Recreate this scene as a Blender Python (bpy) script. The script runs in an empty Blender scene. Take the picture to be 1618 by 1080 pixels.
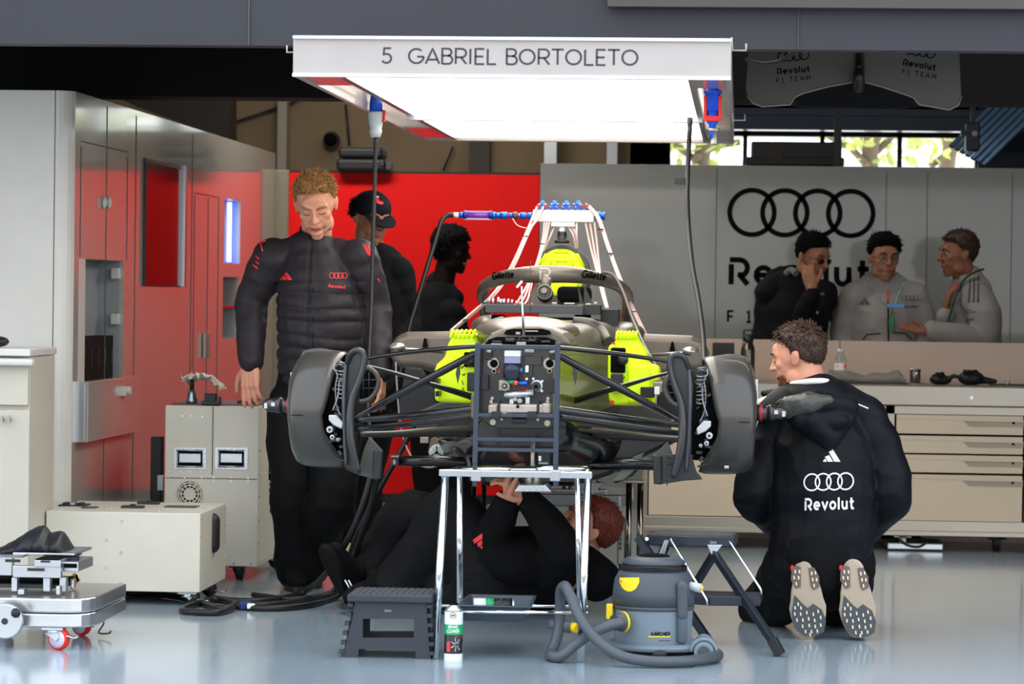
import bpy, bmesh, math, random
from mathutils import Vector, Matrix, Quaternion, noise
from mathutils.bvhtree import BVHTree
random.seed(7)
PI = math.pi
SC = bpy.context.scene
COL = SC.collection
V = Vector
def rad(a): return a*PI/180
# ---------------------------------------------------------------- camera
FOC = 5000.0
CAMH = 1.25
cam_rot = (Matrix.Rotation(rad(4.13), 3, 'Z') @ Matrix.Rotation(rad(90)-math.atan(75/5000), 3, 'X')
           @ Matrix.Rotation(0.0131, 3, 'Z'))
cd = bpy.data.cameras.new('camera'); cam = bpy.data.objects.new('camera', cd); COL.objects.link(cam)
cam.matrix_world = Matrix.Translation((0, 0, CAMH)) @ cam_rot.to_4x4()
cd.sensor_width = 36; cd.lens = FOC*36/1618; cd.clip_end = 200
cd.dof.use_dof = True; cd.dof.focus_distance = 11.8; cd.dof.aperture_fstop = 6.3
SC.camera = cam
CO = V((0, 0, CAMH))
def ray(px, py): return cam_rot @ V(((px-809)/FOC, -(py-540)/FOC, -1.0))
def P(px, py, Y): d = ray(px, py); return CO + d*(Y/d.y)
def PX(px, py, X): d = ray(px, py); return CO + d*(X/d.x)
def PZ(px, py, Z): d = ray(px, py); return CO + d*((Z-CAMH)/d.z)
def PM(Y): return Y/FOC            # metres per pixel at depth Y
# ---------------------------------------------------------------- materials
def lin(c):
    if isinstance(c, str):
        c = c.lstrip('#'); c = [int(c[i:i+2], 16)/255 for i in (0, 2, 4)]
    elif max(c) > 1.0: c = [v/255 for v in c]
    return [(v/12.92 if v <= .04045 else ((v+.055)/1.055)**2.4) for v in c]
MATS = {}
def mat(name, col, rough=.5, metal=0., bump=0., bscale=60., var=0., vscale=6., coat=0., emit=0., trans=0., alpha=1., spec=.5, stretch=None, aniso=0., ior=1.45, sheen=0.):
    if name in MATS: return MATS[name]
    m = bpy.data.materials.new(name); m.use_nodes = True
    nt = m.node_tree; b = nt.nodes['Principled BSDF']; c = lin(col)
    b.inputs['Base Color'].default_value = (*c, 1)
    b.inputs['Roughness'].default_value = rough; b.inputs['Metallic'].default_value = metal
    b.inputs['Coat Weight'].default_value = coat; b.inputs['Coat Roughness'].default_value = .06
    b.inputs['Specular IOR Level'].default_value = spec
    b.inputs['Transmission Weight'].default_value = trans; b.inputs['Alpha'].default_value = alpha
    b.inputs['IOR'].default_value = ior
    if sheen: b.inputs['Sheen Weight'].default_value = sheen
    if emit:
        b.inputs['Emission Color'].default_value = (*c, 1); b.inputs['Emission Strength'].default_value = emit
    tc = nt.nodes.new('ShaderNodeTexCoord'); src = tc.outputs['Object']
    if stretch:
        mp = nt.nodes.new('ShaderNodeMapping'); mp.inputs['Scale'].default_value = stretch
        nt.links.new(src, mp.inputs['Vector']); src = mp.outputs['Vector']
    n = nt.nodes.new('ShaderNodeTexNoise'); n.inputs['Scale'].default_value = vscale; n.inputs['Detail'].default_value = 4
    nt.links.new(src, n.inputs['Vector'])
    v = var if var else .04
    mr = nt.nodes.new('ShaderNodeMapRange'); mr.inputs['From Min'].default_value = .25; mr.inputs['From Max'].default_value = .75
    mr.inputs['To Min'].default_value = 1-v; mr.inputs['To Max'].default_value = 1+v
    nt.links.new(n.outputs['Fac'], mr.inputs['Value'])
    mx = nt.nodes.new('ShaderNodeVectorMath'); mx.operation = 'SCALE'; mx.inputs[0].default_value = c
    nt.links.new(mr.outputs['Result'], mx.inputs['Scale']); nt.links.new(mx.outputs['Vector'], b.inputs['Base Color'])
    if bump:
        n2 = nt.nodes.new('ShaderNodeTexNoise'); n2.inputs['Scale'].default_value = bscale; n2.inputs['Detail'].default_value = 5
        nt.links.new(src, n2.inputs['Vector'])
        bp = nt.nodes.new('ShaderNodeBump'); bp.inputs['Strength'].default_value = bump; bp.inputs['Distance'].default_value = .01
        nt.links.new(n2.outputs['Fac'], bp.inputs['Height']); nt.links.new(bp.outputs['Normal'], b.inputs['Normal'])
    MATS[name] = m
    return m
# ---------------------------------------------------------------- mesh builder
class MB:
    def __init__(s): s.v = []; s.f = []; s.m = []; s.s = []
    def add(s, vs, fs, m=0, smooth=False):
        o = len(s.v); s.v += [V(a) for a in vs]
        for f in fs: s.f.append([i+o for i in f]); s.m.append(m); s.s.append(smooth)
        return s
    def box(s, c, size, R=None, m=0, taper=1.0):
        c = V(c); hx, hy, hz = [a/2 for a in size]
        vs = []
        for z in (-hz, hz):
            k = taper if z > 0 else 1
            for x, y in ((-hx*k, -hy*k), (hx*k, -hy*k), (hx*k, hy*k), (-hx*k, hy*k)):
                p = V((x, y, z)); vs.append(c + (R @ p if R else p))
        return s.add(vs, [(3, 2, 1, 0), (4, 5, 6, 7), (0, 1, 5, 4), (1, 2, 6, 5), (2, 3, 7, 6), (3, 0, 4, 7)], m)
    def prect(s, x0, y0, x1, y1, Y0, Y1, m=0):     # upright rectangle seen at depth Y0, reaching back to Y1
        a = P(x0, y0, Y0); b = P(x1, y1, Y0)
        return s.box(((a.x+b.x)/2, (Y0+Y1)/2, (a.z+b.z)/2), (abs(b.x-a.x), abs(Y1-Y0), abs(a.z-b.z)), None, m)
    def prism(s, pts, dvec, m=0, smooth=False):    # polygon extruded along a vector
        n = len(pts); pts = [V(p) for p in pts]; dvec = V(dvec)
        vs = pts + [p+dvec for p in pts]
        fs = [list(range(n-1, -1, -1)), list(range(n, 2*n))]
        s.add(vs, fs, m, False); o = len(s.v)-2*n
        for i in range(n):
            j = (i+1) % n; s.f.append([o+i, o+j, o+n+j, o+n+i]); s.m.append(m); s.s.append(smooth)
        return s
    def pprism(s, pix, Y0, th, m=0, smooth=False): return s.prism([P(x, y, Y0) for x, y in pix], (0, th, 0), m, smooth)
    def rings(s, rs, m=0, smooth=True, cap=True, closed=False):
        n = len(rs[0]); o = len(s.v)
        for r in rs: s.v += [V(p) for p in r]
        k = len(rs)
        for i in range(k if closed else k-1):
            a = o+i*n; b = o+((i+1) % k)*n
            for j in range(n):
                jj = (j+1) % n; s.f.append([a+j, a+jj, b+jj, b+j]); s.m.append(m); s.s.append(smooth)
        if cap and not closed:
            s.f.append([o+j for j in range(n-1, -1, -1)]); s.m.append(m); s.s.append(False)
            s.f.append([o+(k-1)*n+j for j in range(n)]); s.m.append(m); s.s.append(False)
        return s
    def tube(s, pts, r, n=12, m=0, cap=True, round_=False, flat=1.0, up=None, closed=False):
        pts = [V(p) for p in pts]; k = len(pts)
        rs = [r]*k if not isinstance(r, (list, tuple)) else list(r)
        if round_:
            d0 = (pts[0]-pts[1]).normalized(); d1 = (pts[-1]-pts[-2]).normalized()
            pre = []; pr = []; post = []; po = []
            for a in (80, 60, 40, 20):
                pre.append(pts[0]+d0*rs[0]*math.sin(rad(a))); pr.append(rs[0]*math.cos(rad(a)))
            for a in (20, 40, 60, 80):
                post.append(pts[-1]+d1*rs[-1]*math.sin(rad(a))); po.append(rs[-1]*math.cos(rad(a)))
            pts = pre+pts+post; rs = pr+rs+po; k = len(pts)
        rings = []; nrm = None
        for i, p in enumerate(pts):
            if closed: t = pts[(i+1) % k]-pts[i-1]
            elif i == 0: t = pts[1]-pts[0]
            elif i == k-1: t = pts[-1]-pts[-2]
            else: t = (pts[i+1]-pts[i]).normalized()+(pts[i]-pts[i-1]).normalized()
            if t.length < 1e-9: t = V((0, 0, 1))
            t.normalize()
            if nrm is None:
                u = V(up) if up else (V((0, 0, 1)) if abs(t.z) < .9 else V((0, 1, 0)))
                nrm = (u-t*u.dot(t)).normalized()
            else:
                nrm = nrm-t*nrm.dot(t)
                nrm = nrm.normalized() if nrm.length > 1e-6 else V((1, 0, 0))
            bn = t.cross(nrm)
            rings.append([p+nrm*math.cos(2*PI*j/n)*rs[i]*flat+bn*math.sin(2*PI*j/n)*rs[i] for j in range(n)])
        return s.rings(rings, m, True, cap, closed)
    def cyl(s, a, b, r, n=16, m=0, r2=None): return s.tube([a, b], [r, r if r2 is None else r2], n, m)
    def ell(s, c, r, R=None, n=16, k=10, m=0):
        c = V(c); rr = (r, r, r) if isinstance(r, (int, float)) else r
        vs = []; fs = []
        for i in range(1, k):
            th = PI*i/k
            for j in range(n):
                ph = 2*PI*j/n
                p = V((rr[0]*math.sin(th)*math.cos(ph), rr[1]*math.sin(th)*math.sin(ph), rr[2]*math.cos(th)))
                vs.append(c+(R @ p if R else p))
        for i in range(k-2):
            for j in range(n):
                a = i*n+j; b = i*n+(j+1) % n; fs.append((a, a+n, b+n, b))
        t = V((0, 0, rr[2])); vs.append(c+(R @ t if R else t)); vs.append(c-(R @ t if R else t))
        T = len(vs)-2
        for j in range(n):
            fs.append((T, j, (j+1) % n)); fs.append((T+1, (k-2)*n+(j+1) % n, (k-2)*n+j))
        return s.add(vs, fs, m, True)
    def lathe(s, prof, c, ax=(0, 0, 1), n=24, m=0, cap=True):   # prof: [(h, r)...] along the axis
        ax = V(ax).normalized(); c = V(c)
        u = V((1, 0, 0)) if abs(ax.x) < .9 else V((0, 1, 0)); u = (u-ax*u.dot(ax)).normalized(); w = ax.cross(u)
        rg = [[c+ax*h+(u*math.cos(2*PI*j/n)+w*math.sin(2*PI*j/n))*max(r, 1e-4) for j in range(n)] for h, r in prof]
        return s.rings(rg, m, True, cap)
    def cap2(s, a, b, ra, rb, n=14): return s.tube([a, b], [ra, rb], n, 0, True, True)
    def merge(s, o, m=None): 
        k = len(s.v); s.v += o.v; s.f += [[i+k for i in f] for f in o.f]; s.m += (o.m if m is None else [m]*len(o.m)); s.s += o.s; return s
def mesh_of(name, mb):
    me = bpy.data.meshes.new(name); me.from_pydata([tuple(v) for v in mb.v], [], mb.f)
    for p, mi, sm in zip(me.polygons, mb.m, mb.s): p.material_index = mi; p.use_smooth = sm
    me.update(); return me
LOC = {}
def tag(o, label=None, cat=None, group=None, kind=None):
    if label: o['label'] = label
    if cat: o['category'] = cat
    if group: o['group'] = group
    if kind: o['kind'] = kind
    return o
def obj(name, mb, mats, parent=None, label=None, cat=None, group=None, kind=None, bevel=0, sub=0, seg=2, angle=35):
    me = mb if isinstance(mb, bpy.types.Mesh) else mesh_of(name, mb)
    for m in (mats if isinstance(mats, (list, tuple)) else [mats]): me.materials.append(m)
    o = bpy.data.objects.new(name, me); COL.objects.link(o)
    if parent is not None:
        o.parent = parent
        if parent.type == 'EMPTY': o.matrix_parent_inverse = Matrix.Translation(-parent.location)
    else:
        xs = [v.co for v in me.vertices]
        c = V((sum(v.x for v in xs)/len(xs), sum(v.y for v in xs)/len(xs), min(v.z for v in xs)))
        me.transform(Matrix.Translation(-c)); o.location = c
    if bevel:
        b = o.modifiers.new('bevel', 'BEVEL'); b.width = bevel; b.segments = seg; b.limit_method = 'ANGLE'; b.angle_limit = rad(angle)
        b.harden_normals = False
    if sub:
        b = o.modifiers.new('sub', 'SUBSURF'); b.levels = sub; b.render_levels = sub
    tag(o, label, cat, group, kind)
    return o
def thing(name, label, cat, loc, group=None):
    o = bpy.data.objects.new(name, None); COL.objects.link(o); o.location = V(loc); o.empty_display_size = .1
    return tag(o, label, cat, group)
def spar(o, parent):     # parent a part of a thing whose parent part was shifted
    return o
def bake(mb, voxel=.006, smooth=6, disp=None, fac=.5):
    """union of overlapping closed shapes as one continuous skin"""
    me = mesh_of('t', mb); o = bpy.data.objects.new('t', me); COL.objects.link(o)
    r = o.modifiers.new('r', 'REMESH'); r.mode = 'VOXEL'; r.voxel_size = voxel; r.adaptivity = 0
    if smooth:
        s = o.modifiers.new('s', 'SMOOTH'); s.factor = fac; s.iterations = smooth
    dg = bpy.context.evaluated_depsgraph_get(); dg.update()
    ev = o.evaluated_get(dg); out = bpy.data.meshes.new_from_object(ev)
    bpy.data.objects.remove(o); bpy.data.meshes.remove(me)
    if disp:
        ns = [v.normal.copy() for v in out.vertices]
        for v, n in zip(out.vertices, ns): v.co = v.co + n*disp(v.co, n)
    for p in out.polygons: p.use_smooth = True
    out.update(); return out
def bvh_of(me): return BVHTree.FromPolygons([v.co.copy() for v in me.vertices], [list(p.vertices) for p in me.polygons])
# ---------------------------------------------------------------- lettering
def arc(cx, cy, rx, ry, a0, a1, n=14): return [(cx+rx*math.cos(rad(a0+(a1-a0)*i/n)), cy+ry*math.sin(rad(a0+(a1-a0)*i/n))) for i in range(n+1)]
G = {   # glyph: (advance, strokes); cap height 1
 '5': (.62, [[(.55, 1), (.12, 1), (.08, .58)]+arc(.26, .33, .3, .3, 120, -150, 14)]),
 'G': (.98, [arc(.5, .5, .47, .47, 48, 350, 24)+[(.97, .46)], [(.97, .46), (.55, .46)]]),
 'A': (.9, [[(.02, 0), (.45, 1), (.88, 0)], [(.2, .27), (.74, .27)]]),
 'B': (.76, [[(.07, 0), (.07, 1), (.42, 1)]+arc(.42, .77, .23, .23, 90, -90, 8)+[(.07, .54)], [(.42, .54)]+arc(.44, .27, .27, .27, 90, -90, 8)+[(.07, 0)]]),
 'R': (.8, [[(.07, 0), (.07, 1), (.44, 1)]+arc(.44, .72, .28, .28, 90, -90, 8)+[(.07, .44)], [(.4, .44), (.74, 0)]]),
 'I': (.26, [[(.1, 0), (.1, 1)]]),
 'E': (.68, [[(.62, 1), (.07, 1), (.07, 0), (.62, 0)], [(.07, .5), (.56, .5)]]),
 'L': (.64, [[(.07, 1), (.07, 0), (.6, 0)]]),
 'O': (1.06, [arc(.5, .5, .47, .47, 0, 360, 28)]),
 'T': (.78, [[(.0, 1), (.74, 1)], [(.37, 1), (.37, 0)]]),
 'F': (.64, [[(.58, 1), (.07, 1), (.07, 0)], [(.07, .5), (.5, .5)]]),
 '1': (.5, [[(.08, .86), (.3, 1), (.3, 0)], [(.08, 0), (.5, 0)]]),
 '2': (.66, [arc(.3, .72, .27, .27, 160, -30, 10)+[(.05, 0), (.6, 0)]]),
 'M': (.95, [[(.07, 0), (.07, 1), (.45, .3), (.83, 1), (.83, 0)]]),
 'K': (.75, [[(.07, 0), (.07, 1)], [(.65, 1), (.1, .45)], [(.28, .62), (.7, 0)]]),
 'C': (.9, [arc(.5, .5, .46, .47, 45, 315, 20)]),
 'H': (.8, [[(.07, 0), (.07, 1)], [(.7, 0), (.7, 1)], [(.07, .5), (.7, .5)]]),
 'D': (.85, [[(.07, 0), (.07, 1), (.35, 1)]+arc(.35, .5, .42, .5, 90, -90, 12)+[(.07, 0)]]),
 'N': (.82, [[(.07, 0), (.07, 1), (.7, 0), (.7, 1)]]),
 'S': (.66, [arc(.31, .74, .24, .26, 30, 270, 10)+arc(.31, .24, .26, .24, 90, -150, 10)]),
 'P': (.74, [[(.07, 0), (.07, 1), (.4, 1)]+arc(.4, .72, .28, .28, 90, -90, 8)+[(.07, .44)]]),
 'U': (.8, [[(.07, 1), (.07, .32)]+arc(.37, .32, .3, .32, 180, 360, 10)+[(.67, 1)]]),
 'V': (.85, [[(.02, 1), (.42, 0), (.82, 1)]]),
 'W': (1.1, [[(.02, 1), (.27, 0), (.54, .9), (.81, 0), (1.06, 1)]]),
 'X': (.8, [[(.03, 0), (.73, 1)], [(.03, 1), (.73, 0)]]),
 'Y': (.8, [[(.03, 1), (.38, .45), (.73, 1)], [(.38, .45), (.38, 0)]]),
 ' ': (.38, []),
 '.': (.25, [[(.08, 0), (.08, .1)]]),
 # heavy rounded lower-case set
 'r!': (.84, [[(.06, .92), (.42, .92)]+arc(.42, .62, .3, .3, 90, -60, 10)+[(.36, .36)], [(.12, .76), (.12, 0)], [(.4, .4), (.74, 0)]]),
 'e': (.72, [[(.1, .36), (.6, .36)]+arc(.34, .36, .27, .28, 0, 310, 18)]),
 'v': (.68, [[(.05, .7), (.33, .04), (.61, .7)]]),
 'o': (.74, [arc(.35, .36, .27, .28, 0, 360, 20)]),
 'l': (.26, [[(.1, 0), (.1, 1)]]),
 'i': (.26, [[(.1, 0), (.1, .68)], [(.1, .86), (.1, 1)]]),
 'u': (.7, [[(.09, .7), (.09, .32)]+arc(.32, .32, .23, .26, 180, 360, 10)+[(.55, .7)], [(.55, .5), (.55, 0)]]),
 't': (.52, [[(.2, .95), (.2, .2), (.28, .07), (.46, .07)], [(.02, .63), (.44, .63)]]),
 'f': (.5, [[(.2, -.18), (.2, .78), (.28, .93), (.46, .95)], [(.02, .63), (.44, .63)]]),
 'b': (.74, [[(.09, 1), (.09, 0)], arc(.36, .36, .26, .28, 0, 360, 18)]),
 'p': (.74, [[(.09, .68), (.09, -.28)], arc(.36, .36, .26, .28, 0, 360, 18)]),
}
def stroke2d(pl, w):
    pts = [V((a, b)) for a, b in pl]; out = []
    q = [pts[0]]
    for a, b in zip(pts, pts[1:]):
        k = max(1, int((b-a).length/.2))
        for i in range(1, k+1): q.append(a.lerp(b, i/k))
    pts = q; n = len(pts); closed = (pts[0]-pts[-1]).length < 1e-4
    L = []; R = []
    for i, p in enumerate(pts):
        if closed: a = pts[i-1] if i else pts[-2]; b = pts[(i+1)] if i < n-1 else pts[1]
        else: a = pts[max(i-1, 0)]; b = pts[min(i+1, n-1)]
        d0 = (p-a).normalized() if (p-a).length > 1e-6 else (b-p).normalized()
        d1 = (b-p).normalized() if (b-p).length > 1e-6 else d0
        t = (d0+d1).normalized() if (d0+d1).length > 1e-3 else d1
        nn = V((-t.y, t.x)); k = 1/max(.74, nn.dot(V((-d1.y, d1.x))))
        L.append(p+nn*w/2*k); R.append(p-nn*w/2*k)
    return L, R
def glyph_mesh(text, w=.12, track=.1, slant=0.):
    """returns (verts2d, faces) with cap height 1, starting at x=0; and total width"""
    vs = []; fs = []; x = 0
    toks = []
    i = 0
    while i < len(text):
        if text[i:i+2] == 'r!': toks.append('r!'); i += 2
        else: toks.append(text[i]); i += 1
    for t in toks:
        adv, st = G[t]
        for pl in st:
            L, R = stroke2d(pl, w); o = len(vs)
            for a, b in zip(L, R): vs += [(a.x+x+slant*a.y, a.y), (b.x+x+slant*b.y, b.y)]
            for i in range(len(L)-1): fs.append((o+2*i, o+2*i+1, o+2*i+3, o+2*i+2))
        x += adv+track
    return vs, fs, x-track
def word_meshes(text, w, track):
    out = []; full = glyph_mesh(text, w, track)[2]; pos = 0
    for word in text.split():
        i = text.index(word, pos); pos = i+len(word)
        x0 = glyph_mesh(text[:i]+'I', w, track)[2]-G['I'][0] if i else 0
        vs, fs, _ = glyph_mesh(word, w, track); out.append(([(a+x0, b) for a, b in vs], fs, full))
    return out
def rings_mesh(w=.17):       # four interlocked rings; each radius 1 (outer), pitch 1.325
    vs = []; fs = []
    for k in range(4):
        cx = 1+1.325*k; o = len(vs); n = 40
        for i in range(n):
            a = 2*PI*i/n
            vs += [(cx+math.cos(a), 1+math.sin(a)), (cx+(1-w)*math.cos(a), 1+(1-w)*math.sin(a))]
        for i in range(n):
            j = (i+1) % n; fs.append((o+2*i, o+2*i+1, o+2*j+1, o+2*j))
    return vs, fs, 2+1.325*3
def bars_mesh():             # three slanted bars
    q = [[(0, 0), (.2, 0), (.28, .14), (.04, .14+.0)], [(.28, 0), (.55, 0), (.36, .42), (.17, .3)], [(.62, 0), (1, 0), (.58, .75), (.36, .62)]]
    q = [[(0, 0), (.24, 0), (.15, .17), (.1, .17)], [(.3, 0), (.58, 0), (.36, .42), (.12, .3)], [(.65, 0), (1., 0), (.58, .76), (.34, .62)]]
    vs = []; fs = []; n = 6
    for p in q:
        o = len(vs); a, b, c, d = [V(x) for x in p]
        for i in range(n+1):
            for j in range(n+1): w = a.lerp(b, i/n).lerp(d.lerp(c, i/n), j/n); vs.append((w.x, w.y))
        fs += [(o+i*(n+1)+j, o+(i+1)*(n+1)+j, o+(i+1)*(n+1)+j+1, o+i*(n+1)+j+1) for i in range(n) for j in range(n)]
    return vs, fs, 1.0
def decal(name, geo, fn, m, parent, label=None):
    vs, fs, _ = geo
    mb = MB(); mb.add([fn(a, b) for a, b in vs], fs)
    return obj(name, mb, m, parent, label)
def pix_map(x0, y0, w, geo, bvh, off=.0025, sx=None, dirx=(1, 0), diry=(0, -1), fallback=None):
    """print laid on a surface: its lower left corner at pixel (x0,y0), width w pixels"""
    k = w/geo[2]
    def f(a, b):
        px = x0+k*(a*dirx[0]+b*diry[0]); py = y0+k*(a*dirx[1]+b*diry[1])
        d = ray(px, py).normalized(); h = bvh.ray_cast(CO, d)
        if h[0] is None: return fallback_pt(px, py)
        return h[0]-d*off
    def fallback_pt(px, py): return P(px, py, fallback or 12)
    return f
def smoothpath(pts, k=6):
    """Catmull-Rom through the points"""
    pts = [V(p) for p in pts]; out = []
    n = len(pts)
    for i in range(n-1):
        p0 = pts[max(i-1, 0)]; p1 = pts[i]; p2 = pts[i+1]; p3 = pts[min(i+2, n-1)]
        for j in range(k):
            t = j/k
            out.append(.5*((2*p1)+(p2-p0)*t+(2*p0-5*p1+4*p2-p3)*t*t+(3*p1-p0-3*p2+p3)*t**3))
    out.append(pts[-1]); return out
def ptube(mb, pix, r, n=10, m=0, k=5, smooth=True, flat=1., round_=False):
    """tube through pixel/depth triples (x,y,Y); r in pixels at mean depth or list"""
    pts = [P(*p) for p in pix]; Y = sum(p[2] for p in pix)/len(pix)
    if isinstance(r, (list, tuple)):
        rr = [a*PM(Y) for a in r]
        if smooth:
            out = []; 
            for i in range(len(rr)-1): out += [rr[i]+(rr[i+1]-rr[i])*j/k for j in range(k)]
            rr = out+[rr[-1]]
    else: rr = r*PM(Y)
    if smooth: pts = smoothpath(pts, k)
    return mb.tube(pts, rr, n, m, True, round_, flat)
# ================================================================= materials
M_white = mat('white_laminate', '#c9c6c0', .35, coat=.3)
M_panel = mat('glossy_grey_panel', '#a8a69e', .16, coat=.85, bump=.012, bscale=3.5)
M_part = mat('grey_partition', '#7d7d78', .3, coat=.5, bump=.015, bscale=3)
M_red = mat('red_panel', '#d00c08', .5, spec=.2, coat=.0)
M_black = mat('black_matte', '#0b0c0f', .6)
M_ink = mat('black_print', '#08090a', .85, spec=.1)
M_seam = mat('panel_seam', '#4b4a48', .6)
M_lintel = mat('dark_grey_cladding', '#2b2d35', .5, var=.12, vscale=1.5)
M_void = mat('black_ceiling', '#040405', .8)
M_beige = mat('beige_wall', '#7b6a52', .8, var=.1, vscale=2)
M_navy = mat('navy_steel', '#0d1626', .5)
M_steel = mat('brushed_steel', '#a39b90', .38, .75, bump=.03, bscale=40, stretch=(1, 1, 30))
M_chrome = mat('chrome', '#dfe3e8', .08, 1.)
M_alu = mat('aluminium', '#b9bdc2', .3, .9, bump=.02, bscale=80)
M_zinc = mat('zinc_plated', '#b8c0c6', .25, .9)
M_cream = mat('cream_powder_coat', '#cbc6b8', .42, bump=.01, bscale=200)
M_cream2 = mat('warm_white_drawer', '#c9b79f', .4)
M_rubber = mat('black_rubber', '#0e0f11', .55, bump=.05, bscale=90)
M_cable = mat('black_cable', '#101113', .45)
M_plblack = mat('black_plastic', '#15171b', .42)
M_redrub = mat('red_polyurethane', '#d8281c', .4)
M_lav = mat('pale_wheel_hub', '#c9c8e6', .35)
# floor: glossy epoxy
m = bpy.data.materials.new('epoxy_floor'); m.use_nodes = True; nt = m.node_tree; b = nt.nodes['Principled BSDF']
tc = nt.nodes.new('ShaderNodeTexCoord')
n1 = nt.nodes.new('ShaderNodeTexNoise'); n1.inputs['Scale'].default_value = 1.3; n1.inputs['Detail'].default_value = 6
n2 = nt.nodes.new('ShaderNodeTexNoise'); n2.inputs['Scale'].default_value = 9; n2.inputs['Detail'].default_value = 2
mp = nt.nodes.new('ShaderNodeMapping'); mp.inputs['Scale'].default_value = (1, .35, 1)
nt.links.new(tc.outputs['Object'], mp.inputs['Vector'])
for n in (n1, n2): nt.links.new(mp.outputs['Vector'], n.inputs['Vector'])
cr = nt.nodes.new('ShaderNodeValToRGB')
cr.color_ramp.elements[0].position = .3; cr.color_ramp.elements[0].color = (*lin('#8b99a2'), 1)
cr.color_ramp.elements[1].position = .7; cr.color_ramp.elements[1].color = (*lin('#a0aeb8'), 1)
nt.links.new(n1.outputs['Fac'], cr.inputs['Fac']); nt.links.new(cr.outputs['Color'], b.inputs['Base Color'])
mr = nt.nodes.new('ShaderNodeMapRange'); mr.inputs['To Min'].default_value = .13; mr.inputs['To Max'].default_value = .17
nt.links.new(n2.outputs['Fac'], mr.inputs['Value']); nt.links.new(mr.outputs['Result'], b.inputs['Roughness'])
bp = nt.nodes.new('ShaderNodeBump'); bp.inputs['Strength'].default_value = .008; bp.inputs['Distance'].default_value = .004
nt.links.new(n1.outputs['Fac'], bp.inputs['Height']); nt.links.new(bp.outputs['Normal'], b.inputs['Normal'])
b.inputs['Coat Weight'].default_value = .15; b.inputs['Coat Roughness'].default_value = .08
M_floor = m
# ================================================================= world
w = bpy.data.worlds.new('sky'); SC.world = w; w.use_nodes = True; nt = w.node_tree
bg = nt.nodes['Background']; tc = nt.nodes.new('ShaderNodeTexCoord'); sx = nt.nodes.new('ShaderNodeSeparateXYZ')
nt.links.new(tc.outputs['Generated'], sx.inputs['Vector'])
cr = nt.nodes.new('ShaderNodeValToRGB'); nt.links.new(sx.outputs['Z'], cr.inputs['Fac'])
cr.color_ramp.elements[0].position = .0; cr.color_ramp.elements[0].color = (.95, .98, 1, 1)
cr.color_ramp.elements[1].position = .8; cr.color_ramp.elements[1].color = (.55, .75, 1, 1)
nz = nt.nodes.new('ShaderNodeTexNoise'); nz.inputs['Scale'].default_value = 3; nt.links.new(tc.outputs['Generated'], nz.inputs['Vector'])
mx = nt.nodes.new('ShaderNodeMix'); mx.data_type = 'RGBA'; mx.inputs[7].default_value = (1, 1, 1, 1)
nt.links.new(nz.outputs['Fac'], mx.inputs[0]); nt.links.new(cr.outputs['Color'], mx.inputs[6]); nt.links.new(mx.outputs[2], bg.inputs['Color'])
SKY = 2.7
bg.inputs['Strength'].default_value = SKY
# ================================================================= setting
def slab(mb, axis, f0, f1, u0, u1, v0, v1, holes=(), m=0):
    us = sorted({u0, u1, *[h[0] for h in holes], *[h[1] for h in holes]}); vs = sorted({v0, v1, *[h[2] for h in holes], *[h[3] for h in holes]})
    for a, b in zip(us, us[1:]):
        c0 = None
        for c, d in zip(vs, vs[1:]):
            mu, mv = (a+b)/2, (c+d)/2
            if any(h[0] < mu < h[1] and h[2] < mv < h[3] for h in holes): continue
            if axis == 'x': mb.box(((f0+f1)/2, mu, mv), (abs(f1-f0), b-a, d-c), None, m)
            else: mb.box((mu, (f0+f1)/2, mv), (b-a, abs(f1-f0), d-c), None, m)
    return mb
def struct(name, mb, m, parent=None, bevel=0): return obj(name, mb, m, parent, kind='structure' if parent is None else None, bevel=bevel)
struct('floor', MB().box((0, 16, -.05), (14, 14, .1)), M_floor)
struct('trim_1', MB().box((0, -10, -.07), (60, 38, .1)), mat('pit_lane_concrete', '#8a8884', .8, var=.12, vscale=2))
YL = 11.6
zl = P(809, 70+5, YL).z
XB = 7.0
lt = MB().box((0, YL+.06, zl+.55), (14, .12, 1.1))
o = struct('trim_2', lt, M_lintel)
sm = MB(); a = P(394, 0, YL); sm.box((a.x, YL-.002, zl+.5), (.006, .01, 1.0))
a = P(1262, 0, YL); sm.box((a.x, YL-.002, zl+.5), (.004, .01, 1.0))
obj('cladding_seam', sm, M_seam, None, kind='structure').name = 'trim_3'
zt = P(809, 12, YL).z
struct('trim_4', MB().box((2.2, YL-.05, zt+.06), (5.4, .06, .12)), mat('pale_soffit', '#4a4542', .6))
struct('ceiling', MB().box((0, 17, 3.35), (14, 11, .1)), M_void)
# black bulkhead deeper inside
zb = P(230, 152, 14.8).z
struct('trim_5', MB().box((-2.2, 14.95, zb+.6), (9.5, .3, 1.2)), M_void)
zb2 = P(1400, 172, 14.8).z
struct('trim_6', MB().box((4.6, 14.95, zb2+.6), (4.0, .3, 1.2)), M_void)
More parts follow.
